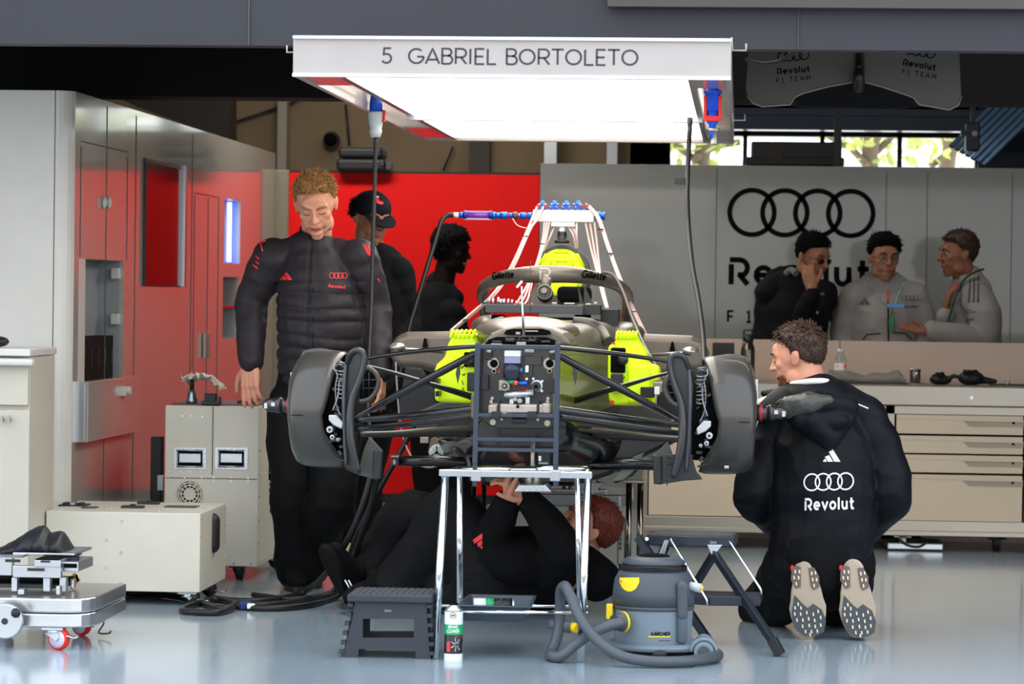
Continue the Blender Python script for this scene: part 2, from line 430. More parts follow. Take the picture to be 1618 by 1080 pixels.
# back wall with its window and an added opening behind the gantry
YB = 21.0
wl = P(1056, 200, YB); wr = P(1545, 275, YB); zt_ = P(1300, 208, YB).z
added_opening = (-1.97, -1.0, 2.285, 2.5)  # unseen opening, added only to show bright in the left wall's gloss
holes = [(wl.x, wr.x, 1.85, zt_), added_opening]
struct('wall_back', slab(MB(), 'y', YB, YB+.2, -7, wl.x-.25, 0, 3.3, holes), M_beige)
struct('wall_back', slab(MB(), 'y', YB, YB+.2, wl.x-.25, 7, 0, 3.3, [holes[0]]), M_navy)
fr = MB()
for (u0, u1, v0, v1) in (holes[0], added_opening):
    for k in range(0, 5):
        if u1-u0 < 1.5 and k not in (0, 4): continue
        x = u0+(u1-u0)*k/4; fr.box((x, YB+.1, (v0+v1)/2), (.03, .06, v1-v0))
    fr.box(((u0+u1)/2, YB+.1, v0+.015), (u1-u0, .06, .03)); fr.box(((u0+u1)/2, YB+.1, v1-.015), (u1-u0, .06, .03))
struct('window_and_added_opening', fr, M_navy)  # frames of the window and of the added opening
struct('wall_right', MB().box((4.6, 16.8, 1.65), (.2, 10.2, 3.3)), mat('right_wall', '#8d8b86', .5))
struct('wall_left', MB().box((-5.6, 16.8, 1.65), (.2, 10.2, 3.3)), mat('far_left_wall', '#5a5045', .7))
# dark steel purlins above the window
mb = MB()
for i, (y, c) in enumerate(((178, 0), (190, 0), (201, 0))):
    a = P(1300, y, 20.6); mb.box((a.x+.6, 20.6, a.z), (3.4, .16, .045))
struct('trim_7', mb, mat('blue_black_beam', '#16243c', .35, coat=.3))
# posts on the beige wall
mb = MB(); mb.prect(742, 150, 773, 275, 20.9, 21.0); obj_ = struct('trim_8', mb, mat('dark_post', '#3a352d', .6))
mb = MB(); mb.prect(861, 150, 879, 262, 20.7, 20.95); mb.prect(960, 150, 975, 262, 20.75, 20.95); struct('trim_9', mb, M_alu)
mb = MB(); mb.prect(439, 152, 452, 275, 20.8, 20.95); struct('trim_10', mb, mat('grey_post', '#8c8678', .5))
mb = MB()
for (x0, y0, x1, y1) in ((700, 270, 716, 232), (458, 165, 480, 150), (546, 165, 552, 230), (350, 200, 440, 170)):
    mb.tube([P(x0, y0, 20.93), P(x1, y1, 20.93)], .008, 6)
struct('trim_11', mb, M_navy)
mb = MB().pprism([(170, 146), (362, 146), (362, 222), (345, 213), (290, 196), (215, 168)], 19.9, .3); struct('trim_13', mb, mat('dark_duct', '#1c1610', .7))
# outdoors behind the window
M_bark = mat('tree_bark', '#7a6a58', .9, bump=.4, bscale=20)
M_leaf = mat('spring_leaves', '#c2cf6a', .7, var=.4, vscale=3)
def tree(px, Y, pts, seed, label):
    rnd = random.Random(seed); t = MB()
    base = P(px, 260, Y); 
    tr = [V((base.x, Y, 0)), V((base.x+.05, Y, 1.2)), V((base.x, Y, 1.9))]+[P(a, b, Y) for a, b in pts[0]]
    t.tube(smoothpath(tr, 5), [.16]*3+[.13-.02*i for i in range((len(tr)-1)*5-2)] if False else .07, 10)
    for br in pts[1:]:
        q = [P(a, b, Y+rnd.uniform(-.2, .2)) for a, b in br]; t.tube(smoothpath(q, 4), .03, 8)
    root = thing('tree', label, 'tree', (base.x, Y, 0), 'trees outside the window')
    obj('trunk', t, M_bark, root)
    lf = MB()
    for i in range(120):
        c = P(px+rnd.gauss(0, 55), 215+rnd.gauss(0, 22), Y+rnd.uniform(-.5, .5)); r = rnd.uniform(.03, .07)
        R = Matrix.Rotation(rnd.uniform(0, 6), 3, V((rnd.uniform(-1, 1), rnd.uniform(-1, 1), rnd.uniform(-1, 1))).normalized())
        lf.ell(c, (r, r*.5, .006), R, 6, 4)
    obj('foliage', lf, M_leaf, root)
tree(1380, 26, [[(1375, 235), (1390, 200)], [(1370, 262), (1345, 235), (1310, 215)], [(1385, 240), (1410, 215)], [(1372, 230), (1355, 200)]], 3, 'pale bare tree seen through the middle of the window')
tree(1490, 27, [[(1500, 240), (1520, 205)], [(1470, 262), (1500, 240)], [(1500, 235), (1480, 205)]], 5, 'leaning tree seen through the right end of the window')
tree(1100, 25, [[(1110, 240), (1120, 200)], [(1100, 250), (1130, 232), (1165, 225)], [(1095, 250), (1070, 230)]], 8, 'green tree seen through the window beside the light gantry')
mb = MB(); a = P(1300, 262, 30); mb.box((a.x, 30, a.z-.2+.0), (14, .3, .5)); mb.box((a.x+.3, 29.8, a.z+.28), (6, .1, .06))
obj('outer_wall', mb, mat('pale_wall_outside', '#cfd2d2', .8), None, 'pale wall beyond the trees outside the window', 'wall')
# partitions
YP = 18.72
def vspan(x0, x1, ytop, z0, Y0=YP, th=.06):
    a = P(x0, ytop, Y0); b = P(x1, ytop, Y0); mb = MB(); mb.box(((a.x+b.x)/2, Y0+th/2, (a.z+z0)/2), (b.x-a.x, th, a.z-z0)); return mb, a, b
mb, a, b = vspan(457, 853, 272, .055)
red = obj('red_partition', mb, M_red, None, 'tall plain red panel standing behind the mechanics', 'partition', bevel=.003)
e = MB(); e.box(((a.x+b.x)/2, YP+.03, a.z+.006), (b.x-a.x, .064, .012)); e.box(((a.x+b.x)/2, YP+.03, .03), (b.x-a.x, .05, .06))
obj('edge_trim', e, M_plblack, red).matrix_parent_inverse = Matrix.Translation(-red.location)
mb, a, b = vspan(429, 457.5, 268, 0, YP+.02, .1)
obj('end_post', mb, mat('olive_grey_post', '#77725f', .4), None, 'narrow grey end post between the side wall and the red panel', 'post', bevel=.004)
mb, a, b = vspan(854, 1820, 258, 0, YP-.02)
gp = obj('grey_partition', mb, M_part, None, 'long grey partition carrying four black rings and lettering', 'partition', bevel=.003)
def child(o, par): o.matrix_parent_inverse = Matrix.Translation(-par.location); return o
e = MB()
for x in (1133, 1401, 1466, 1600):
    c = P(x, 258, YP-.02); e.box((c.x, YP-.0205, 1.0), (.004, .004, 2.0))
child(obj('panel_seam', e, M_seam, gp), gp)
def plane_y(x0, y0, w_, geo, Y, dy=0):     # lettering lying on an upright plane facing the pit lane; anchor = lower left pixel
    a = P(x0, y0, Y); k = w_*PM(Y)/geo[2]; sl = 0
    return lambda u, v: V((a.x+k*u, Y-.002, a.z+k*v))
g = rings_mesh(.2); child(decal('ring_emblem', g, plane_y(1148.5, 374, 232.5, g, YP-.02), M_ink, gp), gp)
g = glyph_mesh('r!evolut', .2, .14)
child(decal('lettering', g, plane_y(1150, 449, 224, g, YP-.02), M_ink, gp), gp)
for g in word_meshes('F 1  T E A M', .2, .35): child(decal('lettering', g, plane_y(1149, 508, 178, g, YP-.02), M_ink, gp), gp)
# ----------------------------------------------------------------- left cabinet wall
XL = -2.78
c0 = PX(115, 143, XL); c1 = PX(428, 245, XL)
def LW(x, y): p = PX(x, y, XL); return p.y, p.z
def lrect(pts):
    q = [LW(x, y) for x, y in pts]
    return (min(a for a, _ in q), max(a for a, _ in q), min(b for _, b in q), max(b for _, b in q))
def qrect(x0, x1, xm, yt, yb):   # opening from column x0 to x1, heights taken at xm
    a = LW(x0, yt)[0]; b = LW(x1, yt)[0]; t = LW(xm, yt)[1]; u = LW(xm, yb)[1]; return (a, b, u, t)
print('left wall', c0, c1)
Y0, Y1, ZT = c0.y, YP, c0.z
recA = qrect(124.5, 196, 124.5, 408, 632); recTV = qrect(227, 287, 227, 249, 452); recL = qrect(355, 380, 355, 313, 415); recS = qrect(352.5, 377, 352.5, 437, 535)
cw = thing('cabinet_wall', 'long glossy grey cabinet wall down the left side of the garage', 'cabinet', (XL-.3, (Y0+Y1)/2, 0))
mb = slab(MB(), 'x', XL, XL-.02, Y0+.06, Y1, 0, ZT, [recA, recL, recS])
mb.box((XL-.35, (Y0+.06+Y1)/2, ZT-.01), (.68, Y1-Y0-.1, .02)); mb.box((XL-.7, (Y0+Y1)/2, ZT/2), (.02, Y1-Y0-.1, ZT))
obj('panelling', mb, M_panel, cw)
# rounded end
mb = MB(); rr = .075; xe = PX(-40, 400, XL).x; a = P(-60, 400, Y0)
pts = [(a.x, Y0), (XL-rr, Y0)]+[(XL-rr+rr*math.sin(rad(t)), Y0+rr-rr*math.cos(rad(t))) for t in (15, 30, 45, 60, 75, 90)]+[(XL-.001, Y0+.09), (XL-.001, Y0+.3), (XL-.05, Y0+.3), (a.x, Y0+.3)]
mb.prism([(x, y, 0) for x, y in pts], (0, 0, ZT), 0, False)
obj('end_panel', mb, M_white, cw)
e = MB()
for x in (86,): c = P(x, 300, Y0); e.box((c.x, Y0-.0005, ZT/2), (.003, .003, ZT))
obj('panel_seam', e, M_seam, cw)
def recess(name, r, depth, m_in, label=None):
    d = MB(); x0 = XL; yc = (r[0]+r[1])/2; zc = (r[2]+r[3])/2
    d.box((x0-depth, yc, zc), (.01, r[1]-r[0]+.02, r[3]-r[2]+.02))
    for s_ in (0, 1): d.box((x0-depth/2-.01, r[s_]+(.004 if s_ else -.004), zc), (depth-.02, .008, r[3]-r[2]+.02))
    for s_ in (2, 3): d.box((x0-depth/2-.01, yc, r[s_]+(.004 if s_ == 3 else -.004)), (depth-.02, r[1]-r[0], .008))
    return obj(name, d, m_in, cw, label)
M_recess = mat('recess_grey', '#8d9396', .4)
recess('recess', recA, .12, M_recess)
mb = MB(); zs = LW(124.5, 534)[1]; mb.box((XL-.08, (recA[0]+recA[1])/2, (zs+recA[2])/2), (.07, recA[1]-recA[0]-.01, zs-recA[2]))
q = obj('equipment_bay', mb, mat('black_bay', '#060607', .6, spec=.2), cw)
e = MB()
for i in range(7): e.box((XL-.043, recA[0]+.05+i*(recA[1]-recA[0]-.1)/6, (zs+recA[2])/2+.04), (.006, .012, .08))
e.box((XL-.043, (recA[0]+recA[1])/2, recA[2]+.06), (.006, recA[1]-recA[0]-.08, .012))
obj('rack_unit', e, mat('rack_grey', '#24262a', .3), cw)
e = MB()
for (x, y) in ((156, 413), (155.5, 447), (155, 481)): p = LW(x, y); e.ell((XL-.112, p[0], p[1]), (.004, .007, .007), None, 8, 6)
obj('screw', e, M_ink, cw)
for y in (432, 504):
    p = LW(193, y); mb = MB().box((XL-.03, recA[1]-.03, p[1]), (.04, .05, .05)); obj('hinge', mb, M_white, cw, bevel=.006)
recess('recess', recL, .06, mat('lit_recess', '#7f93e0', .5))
zc = (recL[2]+recL[3])/2; ld = MB(); nled = 16
for i in range(nled):
    ld.box((XL-.045, recL[1]-.1*(recL[1]-recL[0])-.02, recL[2]+.02+(recL[3]-recL[2]-.04)*i/(nled-1)), (.01, .03, .018))
obj('led_strip', ld, mat('led', '#c8d4ff', .5, emit=8), cw)
recess('recess', recS, .1, M_recess)
zs2 = LW(352.5, 485)[1]
obj('shelf', MB().box((XL-.05, (recS[0]+recS[1])/2, zs2), (.09, recS[1]-recS[0], .012)), M_red, cw)
# joints and doors
e = MB()
def jl(x0, y0, x1, y1, t=.004):
    a = LW(x0, y0); b = LW(x1, y1)
    if abs(x0-x1) < 12: e.box((XL+.0005, (a[0]+b[0])/2, (a[1]+b[1])/2), (.003, t*2.2, abs(a[1]-b[1])))
    else: e.box((XL+.0005, (a[0]+b[0])/2, (a[1]+b[1])/2), (.003, abs(a[0]-b[0]), t))
for x in (168, 214, 303): jl(x, 150+(x-115)*.33, x-4, 790)
for (x0, y0, x1, y1) in ((128, 232, 126, 405), (202, 247, 199, 410), (307, 308, 303, 740), (345, 312, 341, 740), (328, 312, 325, 740), (128, 232, 202, 232), (307, 308, 345, 308)): jl(x0, y0, x1, y1)
obj('door_seam', e, M_seam, cw)
for x in (162, 169.5):
    p = LW(x, 320); obj('door_handle', MB().ell((XL+.008, p[0], p[1]), (.012, .022, .028), None, 14, 10), M_white, cw)
for x in (320, 324):
    p = LW(x, 546); obj('door_handle', MB().box((XL+.012, p[0], p[1]), (.02, .03, .13)), M_steel, cw, bevel=.004)
# pull-down flap
f0 = PX(124, 697, XL).y; z1 = LW(124.5, 602)[1]; z0 = LW(124.5, 697)[1]; fy1 = PX(207, 640, XL).y
mb = MB().box((XL+.02, (recA[0]-.02+fy1)/2, (z0+z1)/2), (.06, fy1-recA[0]+.02, z1-z0)); obj('drop_flap', mb, M_panel, cw, bevel=.004)
mb = MB().box((XL+.01, recA[0]-.025, (z0+z1)/2), (.075, .012, z1-z0)).box((XL+.03, recA[0]-.033, (z0+z1)/2), (.014, .008, z1-z0-.02)); obj('flap_frame', mb, M_alu, cw)
p = LW(176, 617); mb = MB().box((XL+.06, p[0], p[1]), (.02, .07, .04)); mb.cyl((XL+.06, p[0]+.02, p[1]), (XL+.085, p[0]+.02, p[1]), .02); obj('flap_lock', mb, M_white, cw)
# screen
t = thing('wall_screen', 'tall dark screen mounted on the glossy side wall', 'screen', (XL, (recTV[0]+recTV[1])/2, recTV[2]))
yc = (recTV[0]+recTV[1])/2; zc = (recTV[2]+recTV[3])/2; hy = recTV[1]-recTV[0]; hz = recTV[3]-recTV[2]
obj('housing', MB().box((XL+.005, yc, zc), (.01, hy, hz)), M_plblack, t, bevel=.002)
obj('far_frame', MB().box((XL+.016, yc+hy/2-.03, zc), (.03, .06, hz)), M_alu, t, bevel=.002)
obj('glass', MB().box((XL+.012, yc-.03, zc-.006), (.006, hy-.065, hz-.025)), mat('screen_glass', '#050506', .12, spec=.25), t)
# ----------------------------------------------------------------- drawer unit at the left edge
YD = 12.1
t = thing('drawer_unit', 'cream cabinet with twin doors at the left edge under a thick worktop', 'cabinet', P(0, 850, YD))
z = P(0, 563, YD).z
a = P(-80, 600, YD); b = P(46, 600, YD)
obj('body', MB().box(((a.x+b.x)/2, YD+.24, z/2), (b.x-a.x, .44, z)), mat('drawer_cream', '#b8b2a4', .4), t, bevel=.004)
obj('worktop', MB().prect(-80, 549, 48, 563, YD-.02, YD+.46), M_white, t, bevel=.006)
mb = MB(); a = P(-80, 568, YD-.05); b = P(52, 568, YD-.05); mb.box(((a.x+b.x)/2, YD-.03, a.z-.006), (b.x-a.x, .05, .028)); obj('grab_rail', mb, M_white, t, bevel=.01)
obj('drawer', MB().prect(-60, 576, 44, 640, YD-.006, YD+.02), mat('drawer_cream', '#b8b2a4', .4), t, bevel=.002)
for x0, x1 in ((-40, 7.6), (9.5, 44)):
    d = obj('door', MB().prect(x0, 647, x1, 900, YD-.006, YD+.02), mat('drawer_cream', '#b8b2a4', .4), t, bevel=.002)
    xx = 4 if x0 < 0 else 15
    h = P(xx, 662, YD-.02); obj('knob', MB().cyl((h.x, YD-.006, h.z), (h.x, YD-.03, h.z), .005).box((h.x, YD-.03, h.z), (.008, .01, .03)), M_steel, d)
mb = MB().ell(P(-4, 549, YD+.1)+V((0, 0, .024)), (.045, .06, .022)); obj('computer_mouse', mb, M_plblack, None, 'black mouse lying on the worktop at the left edge', 'mouse')
# ================================================================= lights
def area(name, loc, rot, sx, sy, power, col=(1, 1, 1)):
    l = bpy.data.lights.new(name, 'AREA'); l.shape = 'RECTANGLE'; l.size = sx; l.size_y = sy; l.energy = power; l.color = col
    o = bpy.data.objects.new(name, l); COL.objects.link(o); o.location = loc; o.rotation_euler = rot; return o
area('ceiling_light', (-2.3, 17.0, 3.2), (rad(28), 0, 0), 1.6, .3, 70, (1, .96, .9))
area('ceiling_light', (1.2, 16.6, 3.2), (rad(25), 0, 0), 2.4, .3, 12, (1, .97, .92))
area('ceiling_light', (-1.5, 19.8, 3.2), (0, 0, 0), 3, .3, 16, (1, .9, .75))
area('ceiling_light', (.6, 14.2, 3.2), (0, 0, 0), 3, .3, 14, (1, .93, .82))
SC.view_settings.view_transform = 'Standard'; SC.view_settings.look = 'None'; SC.view_settings.exposure = 0; SC.view_settings.gamma = 1
SC.view_settings.use_curve_mapping = False
# ================================================================= light gantry over the car
M_gan = mat('gantry_white', '#aea7a4', .35, coat=.3)
M_blue = mat('blue_plug', '#1a55d8', .35)
M_plred = mat('red_plastic', '#d01818', .4)
M_plgrey = mat('pale_grey_plastic', '#b5bdc2', .4)
YG, YG2 = 10.9, 15.4
a = P(463, 57, YG); b = P(1155, 128, YG); zt = a.z; zb = P(809, 124, YG).z
gx0, gx1 = a.x, b.x; zc = (zt+zb)/2
g = thing('light_gantry', 'big white overhead light box with a driver name on its front', 'overhead light', ((gx0+gx1)/2, (YG+YG2)/2, zb))
px0 = PZ(540, 122, zb).x; px1 = PZ(1087, 130, zb).x
print('gantry', gx0, gx1, zb, zt, px0, px1)
mb = MB(); mb.box(((gx0+gx1)/2, YG+.015, zc), (gx1-gx0, .03, zt-zb)); mb.box(((gx0+gx1)/2, YG2-.015, zc), (gx1-gx0, .03, zt-zb))
mb.box(((gx0+gx1)/2, (YG+YG2)/2, zt-.006), (gx1-gx0, YG2-YG-.06, .012))
for x in (gx0+.008, gx1-.008): mb.box((x, (YG+YG2)/2, zc), (.016, YG2-YG-.06, zt-zb))
obj('housing', mb, M_gan, g, bevel=.006)
mb = MB(); mb.box(((gx0+gx1)/2, YG-.004, zb+.006), (gx1-gx0, .02, .014)); mb.box(((gx0+gx1)/2, YG-.004, zt-.004), (gx1-gx0, .02, .012))
obj('edge_rail', mb, mat('gloss_white_rail', '#e8e6e4', .2, coat=.6), g, bevel=.003)
mb = MB()
for x in (px0-.012, px1+.012): mb.box((x, (YG+YG2)/2, zb+.02), (.024, YG2-YG-.08, .03))
yb_ = PZ(820, 186, zb).y
mb.box(((px0+px1)/2, yb_, zb-.004), (px1-px0+.06, .02, .022)); obj('panel_frame', mb, M_alu, g, bevel=.002)
for (y0, y1) in ((YG+.05, yb_-.02), (yb_+.02, YG2-.06)):
    obj('light_panel', MB().box(((px0+px1)/2, (y0+y1)/2, zb+.022), (px1-px0-.002, y1-y0, .012)), mat('light_diffuser', '#fffaf0', .5, emit=4.6), g)
mb = MB()
for (x0, x1) in ((gx0+.016, px0-.024), (px1+.024, gx1-.016)):
    xm = (x0+x1)/2
    mb.box((xm, YG+.3, zb+.012), (x1-x0, .52, .008)); mb.box((xm, YG2-.55, zb+.012), (x1-x0, .95, .008)); mb.box((xm, (YG+YG2)/2, zb+.09), (x1-x0, YG2-YG-.1, .006))
obj('side_tray', mb, mat('tray_gloss', '#a09c9c', .2, coat=.5), g)
mb = MB()
for i in range(26): mb.box((px1+.05, YG+.75+i*.13, zb+.086), (.03, .05, .004))
for i in range(26): mb.box((px0-.05, YG+.75+i*.13, zb+.086), (.03, .05, .004))
obj('slot_strip', mb, M_plblack, g)
for (x, y, Y, sgn) in ((463, 78, YG+.05, -1), (1156, 75, YG+.05, 1), (1160, 186, YG+1.9, 1)):
    p = P(x, y, Y); p.x = gx0 if sgn < 0 else gx1
    L = .05 if sgn > 0 else .028
    pts = [p+V((0, 0, .035)), p+V((sgn*.003, 0, -.01)), p+V((sgn*L, 0, -.01)), p+V((sgn*L, 0, .014))]
    if sgn < 0: pts = pts[1:]
    obj('side_hook', MB().tube(pts, .0035, 8), M_gan, g)
gg = glyph_mesh('5  GABRIEL BORTOLETO', .125, .09)
A0 = P(604, 100, YG); wd = 407*PM(YG); ht = 24*PM(YG)
for g_w in word_meshes('5  GABRIEL BORTOLETO', .125, .09): decal('name_lettering', g_w, lambda u, v: V((A0.x+wd*u/gg[2], YG-.0012, A0.z+ht*v)), mat('lettering_grey', '#3b3a44', .5), g)
# sockets under the side trays
c = P(1135, 150, 11.75); c.x = (px1+gx1)/2+.005
mb = MB(); mb.lathe([(0, .025), (.02, .03), (.03, .03), (.035, .026)], V((c.x, c.y, zb+.04)), (0, 0, -1))
s1 = thing('wall_socket', 'blue and red round power socket under the right side of the light gantry', 'socket', (c.x, c.y, zb-.1))
obj('body', MB().lathe([(-.06, .024), (0, .024), (.0, .034), (.012, .034), (.014, .027), (.075, .027), (.075, .022), (.105, .02), (.12, .022), (.125, .014), (.15, .011), (.175, .011)], V((c.x, c.y, zb+.02)), (0, 0, -1), 20), M_blue, s1)
obj('latch', MB().box((c.x-.027, c.y-.004, zb-.045), (.012, .03, .09)).box((c.x+.027, c.y-.004, zb-.045), (.012, .03, .09)).box((c.x, c.y-.026, zb-.085), (.062, .012, .02)), M_plred, s1, bevel=.002)
obj('connector', MB().lathe([(0, .02), (.012, .02), (.014, .012), (.05, .012), (.055, .014), (.06, .014)], V((c.x+.008, c.y, zb-.12)), (0, 0, -1), 14), M_steel, s1)
obj('loop_wire', MB().tube(smoothpath([V((c.x-.03, c.y-.01, zb-.07)), V((c.x-.036, c.y-.02, zb-.12)), V((c.x-.02, c.y-.01, zb-.16)), V((c.x, c.y, zb-.15))], 5), .0022, 6), M_cable, s1)
c = P(594, 172, 13.0); cx = (gx0+px0)/2
s2 = thing('power_plug', 'pale grey plug with blue collar hanging under the left side of the gantry', 'plug', (c.x, c.y, c.z-.12))
obj('collar', MB().lathe([(-.07, .02), (-.03, .026), (.012, .028)], c, (0, 0, -1), 20), M_blue, s2)
obj('body', MB().lathe([(.012, .032), (.02, .033), (.06, .029), (.085, .024), (.088, .027), (.1, .025), (.118, .02)], c, (0, 0, -1), 20), M_plgrey, s2)
obj('latch', MB().box(c+V((.034, 0, -.03)), (.012, .03, .05)), M_plred, s2, bevel=.003)
mb = MB(); ptube(mb, [(594, 212, 13), (592, 290, 13), (589, 390, 12.95), (587, 470, 12.9), (583, 560, 12.8), (581, 640, 12.7), (587, 700, 12.6), (590, 740, 12.5)], 3.4, 10)
obj('power_cable', mb, M_cable, None, 'black cable dropping straight from the grey plug on the left', 'cable')
pc = P(1090, 196, 13.2); mb = MB(); mb.lathe([(-.028, .011), (0, .011), (.03, .007), (.07, .006)], pc, (0, 0, -1), 10)
ptube(mb, [(1090, 200, 13.2), (1087, 262, 13.2), (1086, 310, 13.1), (1088, 360, 13), (1094, 420, 12.8), (1104, 475, 12.6), (1111, 530, 12.4), (1113, 575, 12.2)], 4.0, 10)
obj('power_cable', mb, M_cable, None, 'black cable hanging from the right rear of the light gantry', 'cable')
obj('tape_tag', MB().prect(1066, 281, 1086, 291, 13.16, 13.19), mat('tape_grey', '#2c2b28', .6), None, 'dark tape flag wrapped on the right hanging cable', 'tape')
# ================================================================= hanging bodywork
M_wing = mat('bodywork_dark', '#6e6963', .4, coat=.2); M_rim = mat('pale_edge', '#a59f9a', .3)
YW = 13.6
wg = thing('hanging_wing', 'grey winged body panel slung under the roof on the right', 'body panel', P(1357, 150, YW))
top = 60
L = [(1184, top), (1178, 138), (1181, 152), (1190, 163), (1205, 168), (1248, 165), (1256, 153), (1268, 147), (1310, 136), (1346, 130), (1350, 112), (1352, top)]
R = [(1364, top), (1366, 112), (1368, 130), (1395, 137), (1425, 147), (1444, 154), (1453, 165), (1500, 173), (1514, 166), (1519, 152), (1515, top)]
mb = MB().pprism(L, YW, .03).pprism(R, YW, .03)
obj('side_panel', mb, M_wing, wg, bevel=.003)
mb = MB(); ptube(mb, [(x, y, YW) for x, y in L[2:11]], 1.6, 8, smooth=False); ptube(mb, [(x, y, YW) for x, y in R[1:10]], 1.6, 8, smooth=False); obj('pale_rim', mb, M_rim, wg)
mb = MB(); ptube(mb, [(1357, 60, YW), (1357, 102, YW-.02), (1357, 118, YW-.06), (1357, 140, YW-.02)], [2, 5, 9, 11], 14); obj('centre_fin', mb, mat('fin_dark', '#26241f', .35, coat=.3), wg)
mb = MB().pprism([(1262, 152), (1270, 149), (1346, 133), (1368, 133), (1440, 155), (1448, 168), (1400, 172), (1255, 168)], YW+.03, .05); obj('under_tray', mb, M_void, wg)
def slanted(x0, y0, w_, geo, Y, ang):
    k = w_*PM(Y)/geo[2]; A = P(x0, y0, Y); ca, sa = math.cos(rad(ang)), math.sin(rad(ang))
    return lambda u, v: V((A.x+k*(u*ca-v*sa), Y-.002, A.z+k*(u*sa+v*ca)))
for x0, y0, an in ((1228, 118, 6), (1426, 103, -9)):
    gm = glyph_mesh('r!evolut', .2, .14); decal('lettering', gm, slanted(x0, y0, 52, gm, YW, an), M_ink, wg)
    gm = rings_mesh(.2); decal('ring_emblem', gm, slanted(x0+1, y0-19 if an > 0 else y0-18, 50, gm, YW, an), M_ink, wg)
    for gm in word_meshes('F1 TEAM', .14, .45): decal('lettering', gm, slanted(x0-1, y0+13, 54, gm, YW, an), M_ink, wg)
mb = MB(); ptube(mb, [(1176, 92, 13.2), (1190, 98, 13.3), (1210, 100, 13.4), (1235, 95, 13.5), (1262, 78, 13.5)], 3, 8); obj('hose', mb, mat('grey_hose', '#4a4a50', .5), wg)
# ================================================================= things high up behind the partitions
mb = MB().box(P(523, 221, 20.94), (.11, .08, .11)); sp = thing('wall_speaker', 'round black speaker high on the beige wall', 'speaker', P(523, 234, 20.9))
c = P(523, 221, 20.9); obj('body', MB().lathe([(0, .04), (-.03, .055), (-.07, .058), (-.085, .05)], c+V((0, .08, 0)), (0, 1, 0), 24), M_plblack, sp)
obj('grille', MB().lathe([(-.01, .046), (-.014, .02)], c+V((0, .002, 0)), (0, 1, 0), 24), M_ink, sp)
mb = MB()
za = P(575, 270, 18.33).z
def wobble_box(x0, y0, x1, y1, Y, d, seed):
    rnd = random.Random(seed); m_ = MB().prect(x0, y0, x1, y1, Y, Y+d); return m_
bag = thing('folded_bag', 'folded black equipment bag lying on top of the red panel', 'bag', P(575, 271, YP+.03))
obj('lower_layer', wobble_box(531, 250, 609, 270.5, YP-.12, .3, 1), M_rubber, bag, bevel=.02, seg=3)
obj('upper_layer', wobble_box(534, 232, 604, 250, YP-.1, .26, 2), M_rubber, bag, bevel=.02, seg=3)
obj('buckle', MB().prect(608, 256, 618, 268, YP-.1, YP).prect(602, 253, 606, 262, YP-.13, YP-.11), mat('buckle_grey', '#3a3d3f', .4), bag, bevel=.003)
a = P(1187, 223, 19.4); b = P(1330, 258, 19.4)
ca = thing('equipment_cabinet', 'tall black cabinet whose top shows against the bright window', 'cabinet', ((a.x+b.x)/2, 19.6, 0))
obj('body', MB().box(((a.x+b.x)/2, 19.6, a.z/2), (b.x-a.x, .4, a.z)), M_plblack, ca, bevel=.01)
obj('lid', MB().box(((a.x+b.x)/2-.01, 19.6, a.z-.12), (b.x-a.x+.05, .42, .05)), M_plblack, ca, bevel=.006)
obj('badge', MB().prect(1204, 235, 1237, 250, 19.388, 19.4), mat('badge_brown', '#241a10', .5), ca)
a = P(1323, 258, 19.0); mb = MB().box((a.x, 19.0, 2.6), (.045, .05, 1.5)); 
po = thing('roof_post', 'black post dropping in front of the bright window', 'post', (a.x, 19.0, 1.85)); obj('post', mb, M_plblack, po); obj('sleeve', MB().box((a.x, 19.0, 1.93), (.075, .07, .18)), M_plblack, po, bevel=.006)
lampt = thing('roof_floodlight', 'black floodlight fixing at the right end of the window', 'floodlight', P(1538, 235, 18.8))
obj('housing', MB().prect(1527, 193, 1548, 238, 18.8, 18.95), M_plblack, lampt, bevel=.008)
obj('bracket', MB().prect(1519, 205, 1528, 214, 18.8, 18.9).prect(1535, 120, 1541, 194, 18.85, 18.9), M_plblack, lampt)
cc = P(1540, 211, 18.8); obj('lens', MB().lathe([(0, .018), (-.012, .016)], cc, (0, 1, 0), 16), mat('lens_grey', '#8d8f90', .3), lampt)
# roller shutter seen aslant
rsm = MB()
for i in range(7):
    k = i/7; x = lambda u: u
    def pt(u, v): # u along slat, v across
        ax, ay = 1556+ (1700-1556)*u, 262-(262-120)*u
        return (ax-(v*58), ay-v*34-10*0)
    q = [pt(0, k), pt(1, k), pt(1, k+.125), pt(0, k+.125)]
    rsm.prism([P(x_, y_, 19.2+.05*i) for x_, y_ in q], (0, .03, -.01))
struct('trim_12', rsm, mat('blue_steel_slat', '#6f8fb0', .18, .6, coat=.6), bevel=.006)
# ================================================================= workbench along the back
YK = 15.8
wb = thing('workbench', 'long steel workbench with cream doors and drawers along the back', 'workbench', P(1400, 840, YK+.3))
a = P(1018, 608, YK); xr = P(1900, 608, YK).x; zT = P(1400, 608.5, YK).z
def kz(y, x=1400): return P(x, y, YK).z
def kx(x): return P(x, 700, YK).x
def kbox(x0, y0, x1, y1, f=0, d=.02, mb=None):
    mb = mb or MB(); X0, X1 = kx(x0), kx(x1); Z1, Z0 = kz(y0), kz(y1)
    return mb.box(((X0+X1)/2, YK+f+d/2, (Z0+Z1)/2), (X1-X0, d, Z1-Z0))
obj('worktop', kbox(1013, 608, 1900, 640, 0, .66), M_steel, wb, bevel=.006)
obj('carcass', kbox(1020, 640, 1890, 822, .04, .58), M_steel, wb, bevel=.003)
obj('base_rail', kbox(1018, 821, 1895, 840, .0, .64).merge(kbox(1018, 837, 1895, 845, -.015, .02)), M_steel, wb, bevel=.003)
e = MB(); 
